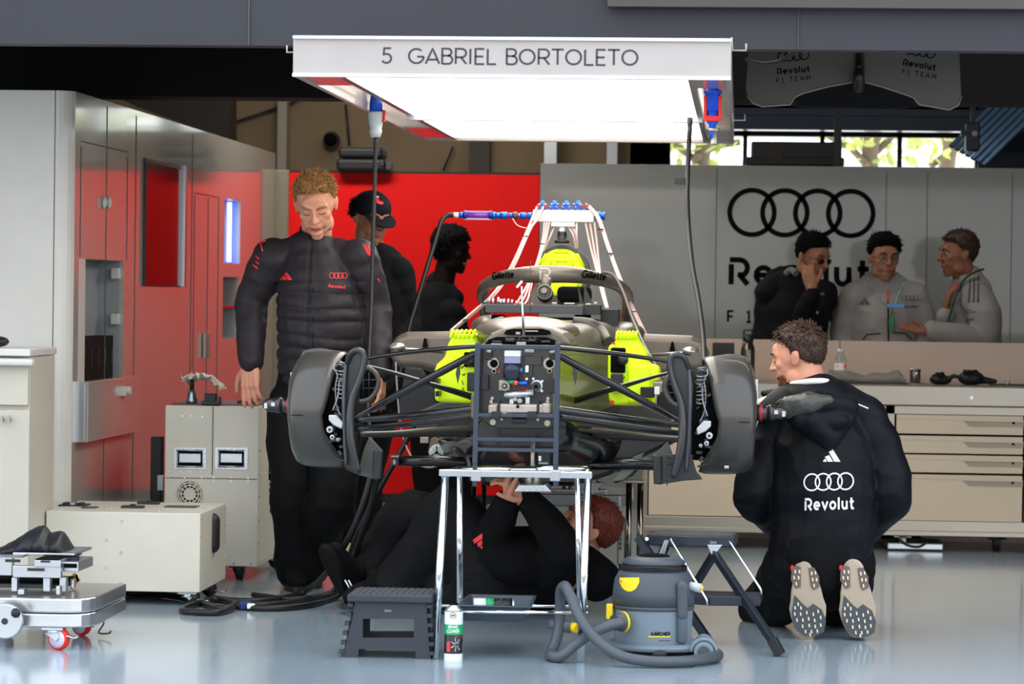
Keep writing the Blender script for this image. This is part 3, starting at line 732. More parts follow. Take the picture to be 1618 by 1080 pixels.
for x in (1022, 1405, 1410): kbox(x-1.2, 641, x+1.2, 838, .0, .05, e)
obj('end_stile', kbox(1019, 641, 1024, 822, .01, .03).merge(kbox(1399, 641, 1413, 822, .01, .03)).merge(kbox(1880, 641, 1890, 822, .01, .03)).merge(kbox(1020, 641, 1890, 653, .01, .03)), M_steel, wb)
obj('shadow_gap', kbox(1024, 653, 1399, 822, .03, .01).merge(kbox(1413, 653, 1880, 822, .03, .01)), M_ink, wb)
for (x0, x1) in ((1026, 1209), (1212, 1397)):
    rows = ((655, 820),) if x0 < 1100 else ((655, 684), (687, 714), (717, 745), (748, 820))
    for (y0, y1) in rows:
        d = obj('door' if len(rows) == 1 else 'drawer', kbox(x0, y0, x1, y1, .0, .025), M_cream2, wb, bevel=.003)
for (x0, x1) in ((1416, 1616.5), (1620, 1876)):
    for (y0, y1) in ((654, 684), (687, 714.5), (717, 745), (748, 821)):
        d = obj('drawer', kbox(x0, y0, x1, y1, .0, .025), M_cream2, wb, bevel=.003)
        if x1 < 1700:
            hy = y0+9
            pts = [(1522, hy), (1617, hy), (1617, hy+8), (1531, hy+8)]
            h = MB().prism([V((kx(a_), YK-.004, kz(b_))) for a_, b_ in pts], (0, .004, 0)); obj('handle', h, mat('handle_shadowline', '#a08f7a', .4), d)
            h2 = MB(); kbox(1521, hy-1.6, 1617, hy-.3, -.01, .012, h2); kbox(x0+1, y0+6.5, x1-1, y0+7.3, -.003, .004, h2); obj('handle_lip', h2, M_steel, d)
            obj('lock', kbox(1599, hy+.2, 1602.5, hy+3.4, -.012, .01), M_ink, d)
for x in (1068, 1250, 1430, 1580, 1760):
    wz = kz(845); xx = kx(x); cst = MB()
    r = .05; yy = YK+.12
    w1 = obj('castor', MB().cyl((xx-.018, yy, r), (xx+.018, yy, r), r, 20).box((xx, yy+.01, .09), (.05, .06, .05)).box((xx, yy, wz-.012), (.09, .09, .012)), M_rubber if x > 1500 else M_steel, wb, bevel=.004)
p = P(1535, 628, YK); obj('worktop_lock', MB().cyl((p.x, YK-.006, p.z), (p.x, YK+.01, p.z), .009, 14), M_zinc, wb)
# tool case under the bench
t = thing('flat_case', 'flat steel case with a dark strap lying under the workbench', 'case', P(1450, 872, YK+.1))
cz0 = 0
X0, X1 = kx(1405), kx(1494); 
obj('body', MB().box(((X0+X1)/2, YK+.2, .022), (X1-X0, .3, .035)), M_alu, t, bevel=.006)
obj('strap', MB().tube(smoothpath([V((kx(1425), YK+.04, .055)), V((kx(1436), YK+.03, .03)), V((kx(1455), YK+.03, .022)), V((kx(1470), YK+.04, .05))], 5), .006, 8), M_cable, t)
obj('pouch', MB().box(((X0+X1)/2-.06, YK+.2, .05), (.2, .22, .02)), M_plblack, t, bevel=.01)
# back splash panel behind the bench
YS = 16.5
sp = MB(); a = P(1018, 538, YS); b = P(1900, 538, YS); zs = P(1400, 539, YS).z
M_splash = mat('warm_splash_panel', '#c0a795', .4)
o = obj('back_panel', MB().box(((a.x+b.x)/2, YS+.03, zs/2), (b.x-a.x, .06, zs)), M_splash, None, 'low warm white panel standing behind the workbench', 'panel', bevel=.003)
p = P(1327, 560, YS); child(obj('panel_seam', MB().box((p.x, YS-.001, (zs+zT)/2), (.004, .004, zs-zT)), M_seam, o), o)
# things on the bench
YO = YK+.25
def on(x, y=608): return P(x, y, YO)
def bench_z(): return zT
b0 = on(1181); fl = thing('vacuum_flask', 'tall dark steel flask with looped lid standing at the left of the workbench', 'flask', (b0.x, YO, zT))
def hh(px): return px*PM(YO)
obj('body', MB().lathe([(0, .0), (.002, .034), (.01, .036), (.16, .036), (.185, .03), (.19, .026), (.21, .026)], V((b0.x, YO, zT)), (0, 0, 1), 24), mat('gunmetal', '#59544f', .25, .85), fl)
obj('lid', MB().lathe([(.205, .027), (.215, .028), (.235, .027), (.24, .02)], V((b0.x, YO, zT)), (0, 0, 1), 24).tube([V((b0.x-.022, YO, zT+.235)), V((b0.x-.02, YO, zT+.262)), V((b0.x+.02, YO, zT+.262)), V((b0.x+.022, YO, zT+.235))], .0055, 8), M_plblack, fl)
p = on(1143); mo = thing('small_monitor', 'small black display propped against the back panel left of the flask', 'display', (p.x, YO, zT))
zz = P(1143, 541, YO).z; z1 = P(1143, 565, YO).z
obj('screen', MB().prect(1126, 541, 1160, 568, YO+.1, YO+.12), mat('blank_screen', '#0a0e14', .2), mo, bevel=.003)
obj('stand', MB().box((p.x, YO+.12, (zT+z1)/2), (.03, .03, z1-zT)).box((p.x, YO+.1, zT+.006), (.12, .1, .012)), M_plblack, mo)
p = on(1329); bo = thing('plastic_bottle', 'clear plastic drinks bottle with amber liquid on the workbench', 'bottle', (p.x, YO, zT))
M_clear = mat('clear_plastic', '#dfe0dc', .08, trans=.85, ior=1.3); M_amber = mat('amber_liquid', '#c8741c', .2, trans=.3)
obj('body', MB().lathe([(0, .02), (.004, .031), (.1, .031), (.125, .027), (.145, .014), (.155, .013)], V((p.x, YO+.12, zT)), (0, 0, 1), 20), M_clear, bo)
obj('cap', MB().lathe([(.153, .018), (.172, .018)], V((p.x, YO+.12, zT)), (0, 0, 1), 20), mat('white_cap', '#c8c8c4', .4), bo)
obj('wrapper', MB().lathe([(.065, .0315), (.1, .0318)], V((p.x, YO+.12, zT)), (0, 0, 1), 20, cap=False), mat('bottle_label', '#dedad4', .5), bo)
rd = MB(); z_ = zT+.075
rd.prism([V((p.x-.026, YO+.085, z_)), V((p.x-.012, YO+.085, z_+.009)), V((p.x-.026, YO+.085, z_+.018)), V((p.x-.019, YO+.085, z_+.009))], (0, .002, 0))
rd.box((p.x+.022, YO+.088, z_+.01), (.012, .004, .016)); obj('label_print', rd, M_plred, bo)
obj('liquid', MB().lathe([(.004, .029), (.05, .029)], V((p.x, YO+.12, zT)), (0, 0, 1), 20), M_amber, bo)
p = on(1440.0); cu = thing('steel_cup', 'polished steel cup standing right of the bubble wrap', 'cup', (on(1446).x, YO, zT))
p = on(1446); obj('body', MB().lathe([(0, .026), (.06, .0275), (.072, .028), (.073, .03), (.078, .03), (.078, .026), (.01, .024)], V((p.x, YO, zT)), (0, 0, 1), 24), mat('polished_steel', '#b0aaa2', .15, .95), cu)
obj('saucer', MB().lathe([(0, .0), (.0, .045), (.006, .046)], V((p.x+.0, YO, zT-.0)), (0, 0, 1), 20), M_steel, cu)
# bubble wrap
rnd = random.Random(4); mb = MB(); a = on(1300).x; b = on(1432).x
rs_ = []
nn = 26
for i in range(nn+1):
    k = i/nn; x = a+(b-a)*k; h = .042+.006*math.sin(k*9)+.005*math.sin(k*23); 
    h *= min(1, k*8+.4)*min(1, (1-k)*10+.3)
    ring = []
    for j in range(16):
        t_ = 2*PI*j/16; r1 = 1+.12*noise.noise(V((k*12, t_*2, 1)))
        ring.append(V((x, YO+.02+.09*math.cos(t_)*r1, zT+.001+h*(.5+.5*math.sin(t_))*r1*1.3)))
    rs_.append(ring)
mb.rings(rs_)
obj('bubble_wrap', mb, mat('bubble_film', '#b5b5ac', .15, bump=1.0, bscale=160, trans=.6, spec=.9, ior=1.2), None, 'crumpled roll of clear bubble wrap lying on the workbench', 'bubble wrap')
# gloves
for (cx_, w_, h_, lab, sd) in ((1486, 32, 21, 'black work glove, the left one of the pair on the workbench', 3), (1534, 38, 30, 'black work glove, the taller crumpled one on the workbench right end', 6)):
    c = on(cx_); mb = MB(); rnd = random.Random(sd)
    mb.ell((c.x, YO, zT+hh(h_*.38)), (hh(w_*.55), .05, hh(h_*.4)))
    for f in range(5):
        an = rnd.uniform(.0, 2.4); s = V((c.x+rnd.uniform(-.4, .4)*hh(w_), YO-.01*f, zT+hh(h_*.5)))
        e_ = s+V((math.cos(an)*.05*(1 if rnd.random() > .4 else -1), -.02, math.sin(an)*.035-.01)); e_.z = max(e_.z, zT+.014)
        mb.tube([s, (s+e_)/2+V((0, 0, .01)), e_], [.013, .012, .01], 10, 0, True, True)
    if sd == 6: mb.tube([V((c.x+.02, YO, zT+.03)), V((c.x+.12, YO, zT+.022))], [.025, .012], 10, 0, True, True)
    me = bake(mb, .004, 3); obj('work_glove', me, M_rubber, None, lab, 'glove')
p = on(1592); li = thing('spray_tray', 'flat dark tray with a small steel nozzle at the right of the workbench', 'tray', (p.x, YO, zT))
obj('tray', MB().box((p.x+.03, YO, zT+.004), (.24, .16, .008)), M_plblack, li, bevel=.002)
obj('nozzle', MB().lathe([(.008, .014), (.014, .014), (.016, .006), (.03, .006), (.034, .01), (.038, .004)], V((p.x, YO-.04, zT)), (0, 0, 1), 14), M_zinc, li)
# ================================================================= the racing car on its stands
M_body = mat('titanium_bodywork', '#6a6157', .36, .35, coat=.15)
M_bodyd = mat('dark_bodywork', '#3c3a37', .42, .2, coat=.15)
M_drum = mat('brake_drum_shell', '#45423e', .36, .25, coat=.35, bump=.02, bscale=30)
M_carb = mat('carbon_fibre', '#0d0e10', .32, .1, bump=.06, bscale=350, coat=.4)
M_carbs = mat('satin_carbon_arm', '#151517', .26, .15, coat=.5)
M_lime = mat('fluorescent_lime', '#d4f500', .42, emit=.12)
M_flankrefl = mat('flank_lime_reflection', '#747c10', .22, .2, coat=.6)  # olive for the lime covers mirrored in the flank, put into the colour
M_frame = mat('blue_grey_frame', '#38414e', .35, .4)
M_white2 = mat('white_plastic', '#eceae8', .35)
M_pink = mat('pale_pink_hose', '#dcb9b4', .4)
M_orange = mat('orange_fitting', '#e0522c', .4)
M_lila = mat('lilac_anodised', '#6f78c8', .3, .6)
M_anod = mat('blue_anodised', '#1668d8', .25, .6)
XC = -.79
car = thing('racing_car', 'dark grey single-seater racing car without wheels raised on stands', 'racing car', (XC, 12.6, .6))
def mir(mb):
    o = MB(); o.v = [V((2*XC-v.x, v.y, v.z)) for v in mb.v]; o.f = [list(reversed(f)) for f in mb.f]; o.m = list(mb.m); o.s = list(mb.s); return o
def both(name, mb, m, parent=None, **k):
    return obj(name, mb, m, parent or car, **k), obj(name, mir(mb), m, parent or car, **k)
def rrect(hw, z0, z1, r, Y, n=5, xo=0):
    pts = []
    for (cx, cz, a0) in ((hw-r, z1-r, 0), (-hw+r, z1-r, 90), (-hw+r, z0+r, 180), (hw-r, z0+r, 270)):
        for i in range(n+1):
            a = rad(a0+90*i/n); pts.append(V((XC+xo+cx+r*math.cos(a), Y, cz+r*math.sin(a))))
    return pts
# chassis
mb = MB(); mb.rings([rrect(.139, .82, 1.062, .03, 11.06), rrect(.142, .815, 1.066, .03, 11.2), rrect(.152, .80, 1.078, .05, 11.45), rrect(.185, .76, 1.105, .07, 11.9),
                     rrect(.235, .72, 1.135, .10, 12.3), rrect(.31, .70, 1.15, .12, 12.7), rrect(.36, .68, 1.14, .14, 13.3), rrect(.34, .68, 1.12, .14, 14.3)])
chs = obj('chassis', mb, M_body, car)
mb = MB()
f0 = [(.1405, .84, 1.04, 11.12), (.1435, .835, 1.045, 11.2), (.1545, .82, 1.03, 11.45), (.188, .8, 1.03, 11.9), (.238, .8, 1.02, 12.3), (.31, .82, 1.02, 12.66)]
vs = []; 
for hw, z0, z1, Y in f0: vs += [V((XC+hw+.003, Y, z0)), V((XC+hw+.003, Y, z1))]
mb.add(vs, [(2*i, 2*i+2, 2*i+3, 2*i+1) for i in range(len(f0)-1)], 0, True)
fl = mb; both('flank_reflection', fl, M_flankrefl)  # thin strips that paint the lime covers' reflection onto the chassis sides
# front bulkhead with its hardware
YF = 11.02
bk = obj('front_bulkhead', MB().rings([rrect(.137, .815, 1.06, .02, YF), rrect(.137, .815, 1.06, .02, YF+.05)], smooth=False), M_carb, car)
def B(x, y, d=0): return P(x, y, YF-.004-d)
def bcyl(x, y, rpx, L, m, name, parent=bk, n=20):
    c = P(x, y, YF); return obj(name, MB().cyl((c.x, YF-L, c.z), (c.x, YF+.004, c.z), rpx*PM(YF), n), m, parent, bevel=.0015)
def bbox(x0, y0, x1, y1, L, m, name, parent=bk, bev=.002):
    return obj(name, MB().prect(x0, y0, x1, y1, YF-L, YF+.004), m, parent, bevel=bev)
M_fluid = mat('brake_fluid_reservoir', '#8f94b8', .2, trans=.2); M_gun = mat('dark_metal', '#3a3a3c', .3, .7); M_cast = mat('cast_metal', '#a0968c', .35, .8, bump=.05, bscale=120)
bbox(797, 554, 822, 563, .06, M_white2, 'reservoir_cap'); bbox(797, 563, 822, 574, .06, M_fluid, 'reservoir')
c = P(809, 574, YF-.03); obj('reservoir_body', MB().lathe([(0, .03), (.02, .031), (.05, .03), (.055, .025), (.06, .018)], c, (0, 0, -1), 20), mat('smoked_reservoir', '#2c3044', .15, trans=.3), bk)
for x in (780, 868):
    r_ = bcyl(x, 574, 9.5, .015, M_cast, 'port_flange'); bcyl(x+1, 574, 6.2, .02, M_ink, 'port_bore', r_); bcyl(x+1, 586, 4, .015, M_cast, 'port_boss', r_); bcyl(x+1, 586, 2.4, .02, M_ink, 'port_bolt', r_)
bbox(788, 600, 806, 617, .02, M_cast, 'pump_mount'); q = bcyl(799, 609, 8, .045, mat('pump_metal', '#8c857c', .35, .7), 'pump'); bcyl(799, 609, 4.5, .05, M_gun, 'pump_boss', q); bcyl(799, 609, 2, .054, M_cast, 'pump_bolt', q)
q = bcyl(849, 609, 9.5, .03, M_alu, 'rotor_flange'); bcyl(848, 610, 8, .036, M_gun, 'rotor', q); bcyl(848, 610, 3, .045, M_ink, 'rotor_hub', q)
for (x, y) in ((843.5, 598), (857.5, 602), (857, 617)): bcyl(x, y, 2.4, .03, M_alu, 'flange_ear', q)
mb = MB(); ptube(mb, [(804, 602, YF-.04), (812, 604, YF-.05)], 3.5, 10, smooth=False); obj('green_hose', mb, mat('green_fitting', '#1d8a5c', .4), bk)
mb = MB(); ptube(mb, [(812, 604, YF-.05), (818, 605, YF-.05)], 3.8, 10, smooth=False); obj('orange_collar', mb, M_orange, bk)
mb = MB(); ptube(mb, [(818, 605, YF-.05), (833, 605, YF-.05)], 2.8, 10, smooth=False); obj('blue_hose', mb, M_anod, bk)
bbox(817, 581, 825, 587, .03, mat('cyan_cap', '#1fa5d8', .4), 'sensor_cap'); bbox(819, 586, 824, 600, .025, M_gun, 'sensor'); bbox(830, 577, 835, 588, .03, M_white2, 'valve'); bbox(836, 576, 841, 597, .02, M_gun, 'valve_body')
bcyl(790, 587, 2, .03, M_plred, 'red_button'); bcyl(833, 598, 2, .03, M_white2, 'white_button')
bbox(828, 562, 856, 577, .02, M_carb, 'cover_plate'); bbox(766, 554, 777, 568, .03, M_plblack, 'hinge_block'); bbox(868, 554, 878, 568, .03, M_plblack, 'hinge_block'); bbox(769, 553, 776, 557, .034, M_cast, 'hinge_pin'); bbox(829, 552, 844, 557, .03, M_cast, 'hinge_pin'); bbox(868, 554, 876, 558, .034, M_cast, 'hinge_pin')
for (x, y) in ((766, 600), (871, 605)): bbox(x-5, y-8, x+5, y+16, .04, M_plblack, 'side_clamp')
mb = MB(); ptube(mb, [(797, 625, YF-.04), (843, 620, YF-.04)], [6.2, 6.2], 16, smooth=False); q = obj('master_cylinder', mb, M_alu, bk)
for x in (808, 833): bbox(x-3, 625, x+4, 638, .035, M_alu, 'cylinder_foot', q)
bcyl(823, 632, 4, .06, M_cast, 'pivot_pin', q); bcyl(816, 630, 3, .06, M_cast, 'pivot_pin', q)
mb = MB(); mb.prect(773, 637, 868, 655, YF-.055, YF); q = obj('steering_rack', mb, mat('rack_metal', '#a8a098', .35, .7, bump=.03, bscale=60), bk, bevel=.008, seg=3)
for x in (775, 864): bcyl(x+2, 634, 3, .03, M_cast, 'rack_bolt', q)
bbox(771, 638, 786, 655, .062, M_cast, 'rack_end', q, .008); bbox(856, 636, 870, 655, .062, M_cast, 'rack_end', q, .008)
for (x0, x1) in ((786, 790), (848, 852)): bbox(x0, 634, x1, 655, .064, M_plblack, 'strap', q)
bbox(808, 651, 833, 658, .07, M_plblack, 'guard', q); bbox(793, 652, 800, 655, .06, mat('yellow_mark', '#d8b820', .5), 'yellow_mark', q)
bcyl(820, 641, 2.4, .07, M_ink, 'rack_plug', q)
for x in (778, 866): bcyl(x, 629, 3, .012, M_cast, 'bulkhead_bolt')
mb = MB()
for i in range(4): ptube(mb, [(815+i*3, 609, YF-.05), (812+i*6, 614, YF-.06), (820+i*7, 618, YF-.055), (838, 612+i*2, YF-.04)], .6, 5)
obj('wiring', mb, mat('red_wiring', '#6d1f20', .5), bk)
# lower lip
mb = MB().pprism([(759, 658), (879, 658), (877, 672), (868, 677), (790, 677), (775, 673), (765, 666)], YF-.02, .08)
lp = obj('lower_plate', mb, M_carb, car, bevel=.003)
for x, y, r in ((779, 666.5, 4.8), (865, 668, 4.8), (793, 662, 2), (850, 662.5, 2.4)):
    c = P(x, y, YF-.02); obj('plate_bolt', MB().cyl((c.x, YF-.028, c.z), (c.x, YF-.018, c.z), r*PM(YF), 16), M_cast, lp)
obj('plate_catch', MB().prect(809, 660, 831, 669, YF-.04, YF-.02), M_plblack, lp, bevel=.004)
# top edge hardware of the nose opening
mb = MB().pprism([(764, 545), (772, 536), (784, 532), (862, 532), (874, 536), (882, 545)], 11.06, .1); op = obj('nose_opening', mb, M_ink, car, bevel=.003)
for (x0, x1, y0, y1) in ((778, 792, 538, 541), (776, 793, 542, 545), (855, 869, 538, 541), (816, 831, 540, 547), (800, 812, 535, 539), (835, 846, 536, 539)):
    obj('bracket', MB().prect(x0, y0, x1, y1, 11.03, 11.06), M_cast if y1 > 543 else M_gun, op, bevel=.001)
rnd = random.Random(11); mb = MB()
for i in range(9): x = 800+i*6; mb.tube(smoothpath([P(x, 541, 11.05), P(x+rnd.uniform(-6, 6), 534+rnd.uniform(-2, 2), 11.05), P(x+rnd.uniform(6, 14), 540, 11.06)], 4), .002, 6)
obj('wiring', mb, M_gun, op)
# hatch and cockpit features on the chassis top
mb = MB().pprism([(796, 527), (800, 521), (812, 519), (856, 519), (868, 522), (871, 527), (862, 529), (802, 529)], 11.45, .12); hq = obj('hatch_opening', mb, M_ink, car, bevel=.002)
obj('hatch_fitting', MB().prect(815, 524, 822, 528, 11.44, 11.46).prect(830, 521.5, 850, 524, 11.44, 11.46), M_cast, hq)
mb = MB().pprism([(764, 547), (767, 535), (776, 526), (795, 518), (820, 514), (850, 514), (872, 518), (890, 526), (900, 536), (905, 547)], 11.47, .5); obj('nose_crown', mb, M_body, car, bevel=.03, seg=5)
mb = MB().ell(P(835, 524, 12.1), (.2, .5, .06)); obj('chassis_crown', mb, M_body, car)
mb = MB(); ptube(mb, [(768, 528, 12.2), (782, 512, 12.3), (805, 503, 12.4)], 1.6, 8); obj('red_edge', mb, M_plred, car)
mb = MB(); ptube(mb, [(757, 525, 12.5), (772, 514, 12.5), (795, 505, 12.55)], [7, 8, 6], 12); obj('cockpit_shoulder', mb, M_bodyd, car); mb = MB(); ptube(mb, [(905, 506, 12.5), (930, 512, 12.5), (950, 524, 12.5), (962, 540, 12.4)], [6, 10, 11, 8], 14); obj('cockpit_shoulder', mb, M_bodyd, car)
mb = MB(); mb.ell(P(928, 536, 12.55), (.085, .1, .028)); mb.ell(P(755, 531, 12.55), (.02, .1, .03)); obj('lime_blanking_cover', mb, mat('soft_lime', '#a8bd12', .6), car)
mb = MB(); mb.ell(P(985, 525, 13.1), (.09, .2, .045)); mb.ell(P(775, 514, 13.1), (.08, .2, .045)); obj('pod_shoulder', mb, M_body, car)
obj('cockpit_rim', MB().prect(787, 508, 822, 512, 12.62, 12.7), M_plred, car, bevel=.002); obj('cockpit_rim', MB().prect(858, 506, 905, 511, 12.62, 12.7), mat('dull_lime', '#8a9a10', .6), car, bevel=.002)
mb = MB(); mb.rings([rrect(.14, 1.12, 1.16, .015, 12.75), rrect(.2, 1.1, 1.15, .015, 13.4)]); obj('cockpit_opening', mb, M_ink, car)
# halo
hc = [(768, 502, 13.95), (766, 482, 13.8), (762, 463, 13.55), (770, 449, 13.3), (797, 438, 13.1), (830, 434, 12.97), (862, 433, 12.93), (905, 434, 12.97), (942, 440, 13.1), (975, 450, 13.3), (990, 464, 13.55), (992, 484, 13.8), (990, 504, 13.95)]
hr = [11, 9.5, 10, 10, 11, 13, 14, 13, 11, 10, 10, 9.5, 11.5]
pts = smoothpath([P(*p) for p in hc], 8); rr = []
for i in range(len(hr)-1): rr += [(hr[i]+(hr[i+1]-hr[i])*j/8)*PM(13.2) for j in range(8)]
rr.append(hr[-1]*PM(13.2))
mb = MB(); mb.tube(pts, rr, 20)
mb.tube(smoothpath([P(862, 434, 12.93), P(862, 447, 12.9), P(861, 458, 12.88)], 4), [.03+.0]*3+[.024]*3+[.016]*3, 14)
for q in (((742+26, 500, 13.95), (772, 508, 13.9)), ((990, 502, 13.95), (990, 512, 13.9))): mb.tube([P(*q[0]), P(*q[1])], [.022, .034], 14)
me = bake(mb, .0045, 6); HB = bvh_of(me); halo = obj('halo', me, M_body, car)
for (x0, y0, w_, ang) in ((777.5, 441, 34, 5), (919, 437.5, 38, -8)):
    gm = glyph_mesh('Gillette', .26, .05, .18); ca, sa = math.cos(rad(ang)), math.sin(rad(ang)); sc_ = 1.25
    decal('lettering', gm, pix_map(x0, y0, w_, gm, HB, .005, dirx=(ca, -sa), diry=(-sa*1.4, -ca*1.4), fallback=13), M_ink, halo)
gm = glyph_mesh('r!', .12, .0); decal('letter_emblem', gm, pix_map(851, 441, 21, gm, HB, .002, diry=(0, -.75), fallback=13), mat('emblem_grey', '#a09a92', .5), halo)
c = P(861, 463, 12.86)
mb = MB().lathe([(-.02, .02), (-.02, .032), (.02, .033), (.05, .03)], c, (0, 1, -.25), 24); q = obj('halo_mount', mb, M_plblack, car)
obj('mount_ring', MB().lathe([(-.024, .027), (-.024, .0325), (-.019, .0325), (-.019, .027)], c, (0, 1, -.25), 24, cap=False), M_body, q)
obj('mount_pin', MB().lathe([(-.03, .012), (-.01, .015)], c+V((-.002, 0, .004)), (0, 1, -.25), 18), M_body, q)
obj('windscreen_plate', MB().pprism([(846, 447), (874, 462), (872, 481), (833, 481)], 13.0, .012), M_body, car)
obj('windscreen_plate', MB().pprism([(912, 446), (922, 480), (916, 480)], 13.1, .012).pprism([(923, 450), (936, 478), (922, 482)], 13.15, .01), M_bodyd, car)
# airbox
ca_ = P(887, 432, 13.9); s_ = PM(13.9)
mb = MB(); mb.lathe([(0, 45*s_), (.03, 46*s_), (.3, 42*s_), (.7, 32*s_), (1.3, 12*s_)], ca_, (0, 1, -.08), 32); ab = obj('airbox', mb, M_bodyd, car)
mb = MB(); mb.lathe([(-.012, 30*s_), (-.006, 38*s_), (.01, 40*s_)], ca_+V((-.002, 0, 0)), (0, 1, 0), 32); cv = obj('intake_cover', mb, M_lime, ab, 'fluorescent lime intake cover')
rg = MB()
def cpt(x, y, Y=13.885): return P(x, y, Y)
for (q0, q1) in (((868, 424), (876, 398)), ((876, 398), (899, 398)), ((899, 398), (907, 424)), ((879, 412), (896, 412)), ((879, 412), (872, 424)), ((896, 412), (903, 424)), ((851, 420), (862, 400)), ((923, 420), (912, 400))):
    rg.tube([cpt(*q0), cpt(*q1)], .0035, 6)
obj('moulded_rib', rg, M_lime, cv)
obj('headrest', MB().prect(880, 452, 932, 478, 13.6, 13.8), M_ink, car, bevel=.02)
mb = MB().lathe([(0, 12*s_), (.012, 12*s_), (.014, 8*s_), (.04, 7.5*s_), (.052, 7*s_)], P(888, 384, 13.9), (0, 0, 1), 18); mt = obj('manifold_mount', mb, M_plblack, car)
# ---- air manifold standing on the airbox
mf = thing('hose_manifold', 'white manifold block with blue fittings on top of the airbox', 'manifold', P(888, 367, 13.9))
YM = 13.9
obj('post', MB().prect(884, 355, 892, 368, YM-.01, YM+.01).prect(871, 350, 908, 358, YM-.02, YM+.02), M_white2, mf, bevel=.002)
blk = obj('block', MB().prect(842, 331, 938, 351, YM-.025, YM+.025), M_white2, mf, bevel=.004)
for x in (857, 876, 895, 914):
    c = P(x, 331, YM+.012); obj('large_fitting', MB().lathe([(0, .010), (.015, .010), (.016, .013), (.028, .013), (.03, .009), (.036, .009), (.04, .004)], c, (0, 0, 1), 12), M_anod, mf)
for i in range(9):
    x = 851+i*9.6; c = P(x, 332, YM-.018); f = MB().lathe([(0, .0065), (.006, .0065), (.008, .008), (.016, .008), (.02, .005)], c, (0, 0, 1), 10)
    e_ = c+V((.004 if i < 5 else -.004, -.006, .024)); f.ell(e_, .007, None, 8, 6); obj('small_fitting', f, M_lila, mf)
for x, s__ in ((849, -1), (859, -1), (920, 1), (930, 1)):
    a = P(x, 326, YM-.03); obj('orange_ferrule', MB().tube([a, a+V((s__*-.012, 0, .008))], .0065, 10), M_orange, mf)
c = P(938, 341, YM); obj('end_cap', MB().lathe([(0, .01), (.008, .01), (.01, .019), (.03, .019), (.032, .014), (.04, .014), (.042, .018), (.05, .018)], c, (1, 0, 0), 8), M_anod, mf)
c = P(842, 341, YM)
for i, (h0, h1, r_, m_) in enumerate(((0, .022, .015, M_anod), (.022, .028, .01, M_plred), (.028, .055, .015, M_anod), (.055, .068, .011, M_lila), (.068, .088, .017, mat('brown_band', '#5a3028', .4)), (.088, .105, .013, M_anod), (.105, .112, .01, M_plred), (.112, .142, .016, M_anod), (.142, .165, .013, M_anod), (.165, .18, .016, M_anod))):
    obj('inline_fitting', MB().cyl(c+V((-h0, 0, 0)), c+V((-h1, 0, 0)), r_, 8), m_, mf)
c2 = c+V((-.18, 0, 0)); sgm = mat('purple_glass', '#8038a8', .15, trans=.2)
sg = obj('sight_glass', MB().cyl(c2, c2+V((-.125, 0, 0)), .014, 20), sgm, mf)
for dz in (-.016, .016): obj('cage_bar', MB().box(c2+V((-.0625, 0, dz)), (.125, .022, .007)), mat('lavender_cage', '#9a8fb0', .3, .5), sg)
for dx in (-.006, -.119): obj('cage_end', MB().cyl(c2+V((dx-.006, 0, 0)), c2+V((dx+.006, 0, 0)), .021, 8), mat('dark_blue_anodised', '#1c3b90', .3, .6), sg)
c3 = c2+V((-.125, 0, 0)); obj('inline_fitting', MB().cyl(c3, c3+V((-.022, 0, 0)), .013, 8), M_anod, mf); obj('white_collar', MB().cyl(c3+V((-.022, 0, 0)), c3+V((-.045, 0, 0)), .012, 14), mat('ivory_collar', '#e0dccb', .4), mf)
pe = c3+V((-.045, 0, 0)); mb = MB(); pts = smoothpath([pe, pe+V((-.03, 0, -.003)), P(697, 351, 13.88), P(688, 380, 13.85), P(674, 425, 13.8), P(659, 475, 13.75), P(646, 520, 13.7), P(640, 560, 13.65), P(628, 600, 13.6)], 6)
obj('air_hose', mb.tube(pts, .0105, 12), M_cable, None, 'thick black hose arching down from the sight glass of the manifold', 'hose')
hoses = []
def hz(pixs, r=1.7): mb = MB(); ptube(mb, pixs, r, 8); hoses.append(obj('thin_hose', mb, M_pink, mf))
hz([(849, 326, 13.87), (843, 340, 13.86), (834, 362, 13.8), (808, 420, 13.6), (780, 463, 13.4), (748, 492, 13.3), (712, 522, 13.2)], 2.1)
hz([(859, 326, 13.87), (850, 345, 13.86), (838, 362, 13.8), (812, 420, 13.62), (784, 463, 13.42), (752, 492, 13.32), (716, 522, 13.22)], 2.0)
for dx in (0, 4, 8): hz([(860+dx, 351, 13.88), (857+dx*.6, 380, 13.85), (849+dx*.3, 412, 13.7), (838+dx*.5, 440, 13.4), (822+dx*1.6, 470, 13.2), (812+dx*1.8, 484, 13.15)], 1.7)
hz([(876, 358, 13.9), (868, 376, 13.88), (858, 398, 13.87)])
for dx in (0, 6): hz([(897+dx, 357, 13.9), (906+dx*.8, 372, 13.88), (910+dx*.5, 392, 13.9)])
hz([(911, 351, 13.89), (911, 372, 13.87), (912, 392, 13.9)], 2)
for dx in (0, 7, 14): hz([(925+dx, 351, 13.89), (932+dx*.8, 385, 13.87), (942+dx*.4, 425, 13.8), (950+dx*.3, 460, 13.7), (958+dx*.2, 487, 13.6)], 1.8)
for dx in (0, 3): hz([(928+dx, 325, 13.87), (944+dx, 345, 13.86), (958+dx, 385, 13.8), (974+dx, 430, 13.7), (994+dx, 478, 13.6), (1018+dx, 528, 13.5)], 2.0)
rnd = random.Random(2)
for (x, y, Y) in ((829, 373, 13.77), (806, 425, 13.6), (765, 478, 13.34), (735, 505, 13.25), (856, 385, 13.84), (948, 362, 13.83), (963, 400, 13.76), (1001, 492, 13.58)):
    obj('cable_tie', MB().box(P(x+1, y, Y-.008), (.022, .016, .004)), M_ink, mf)
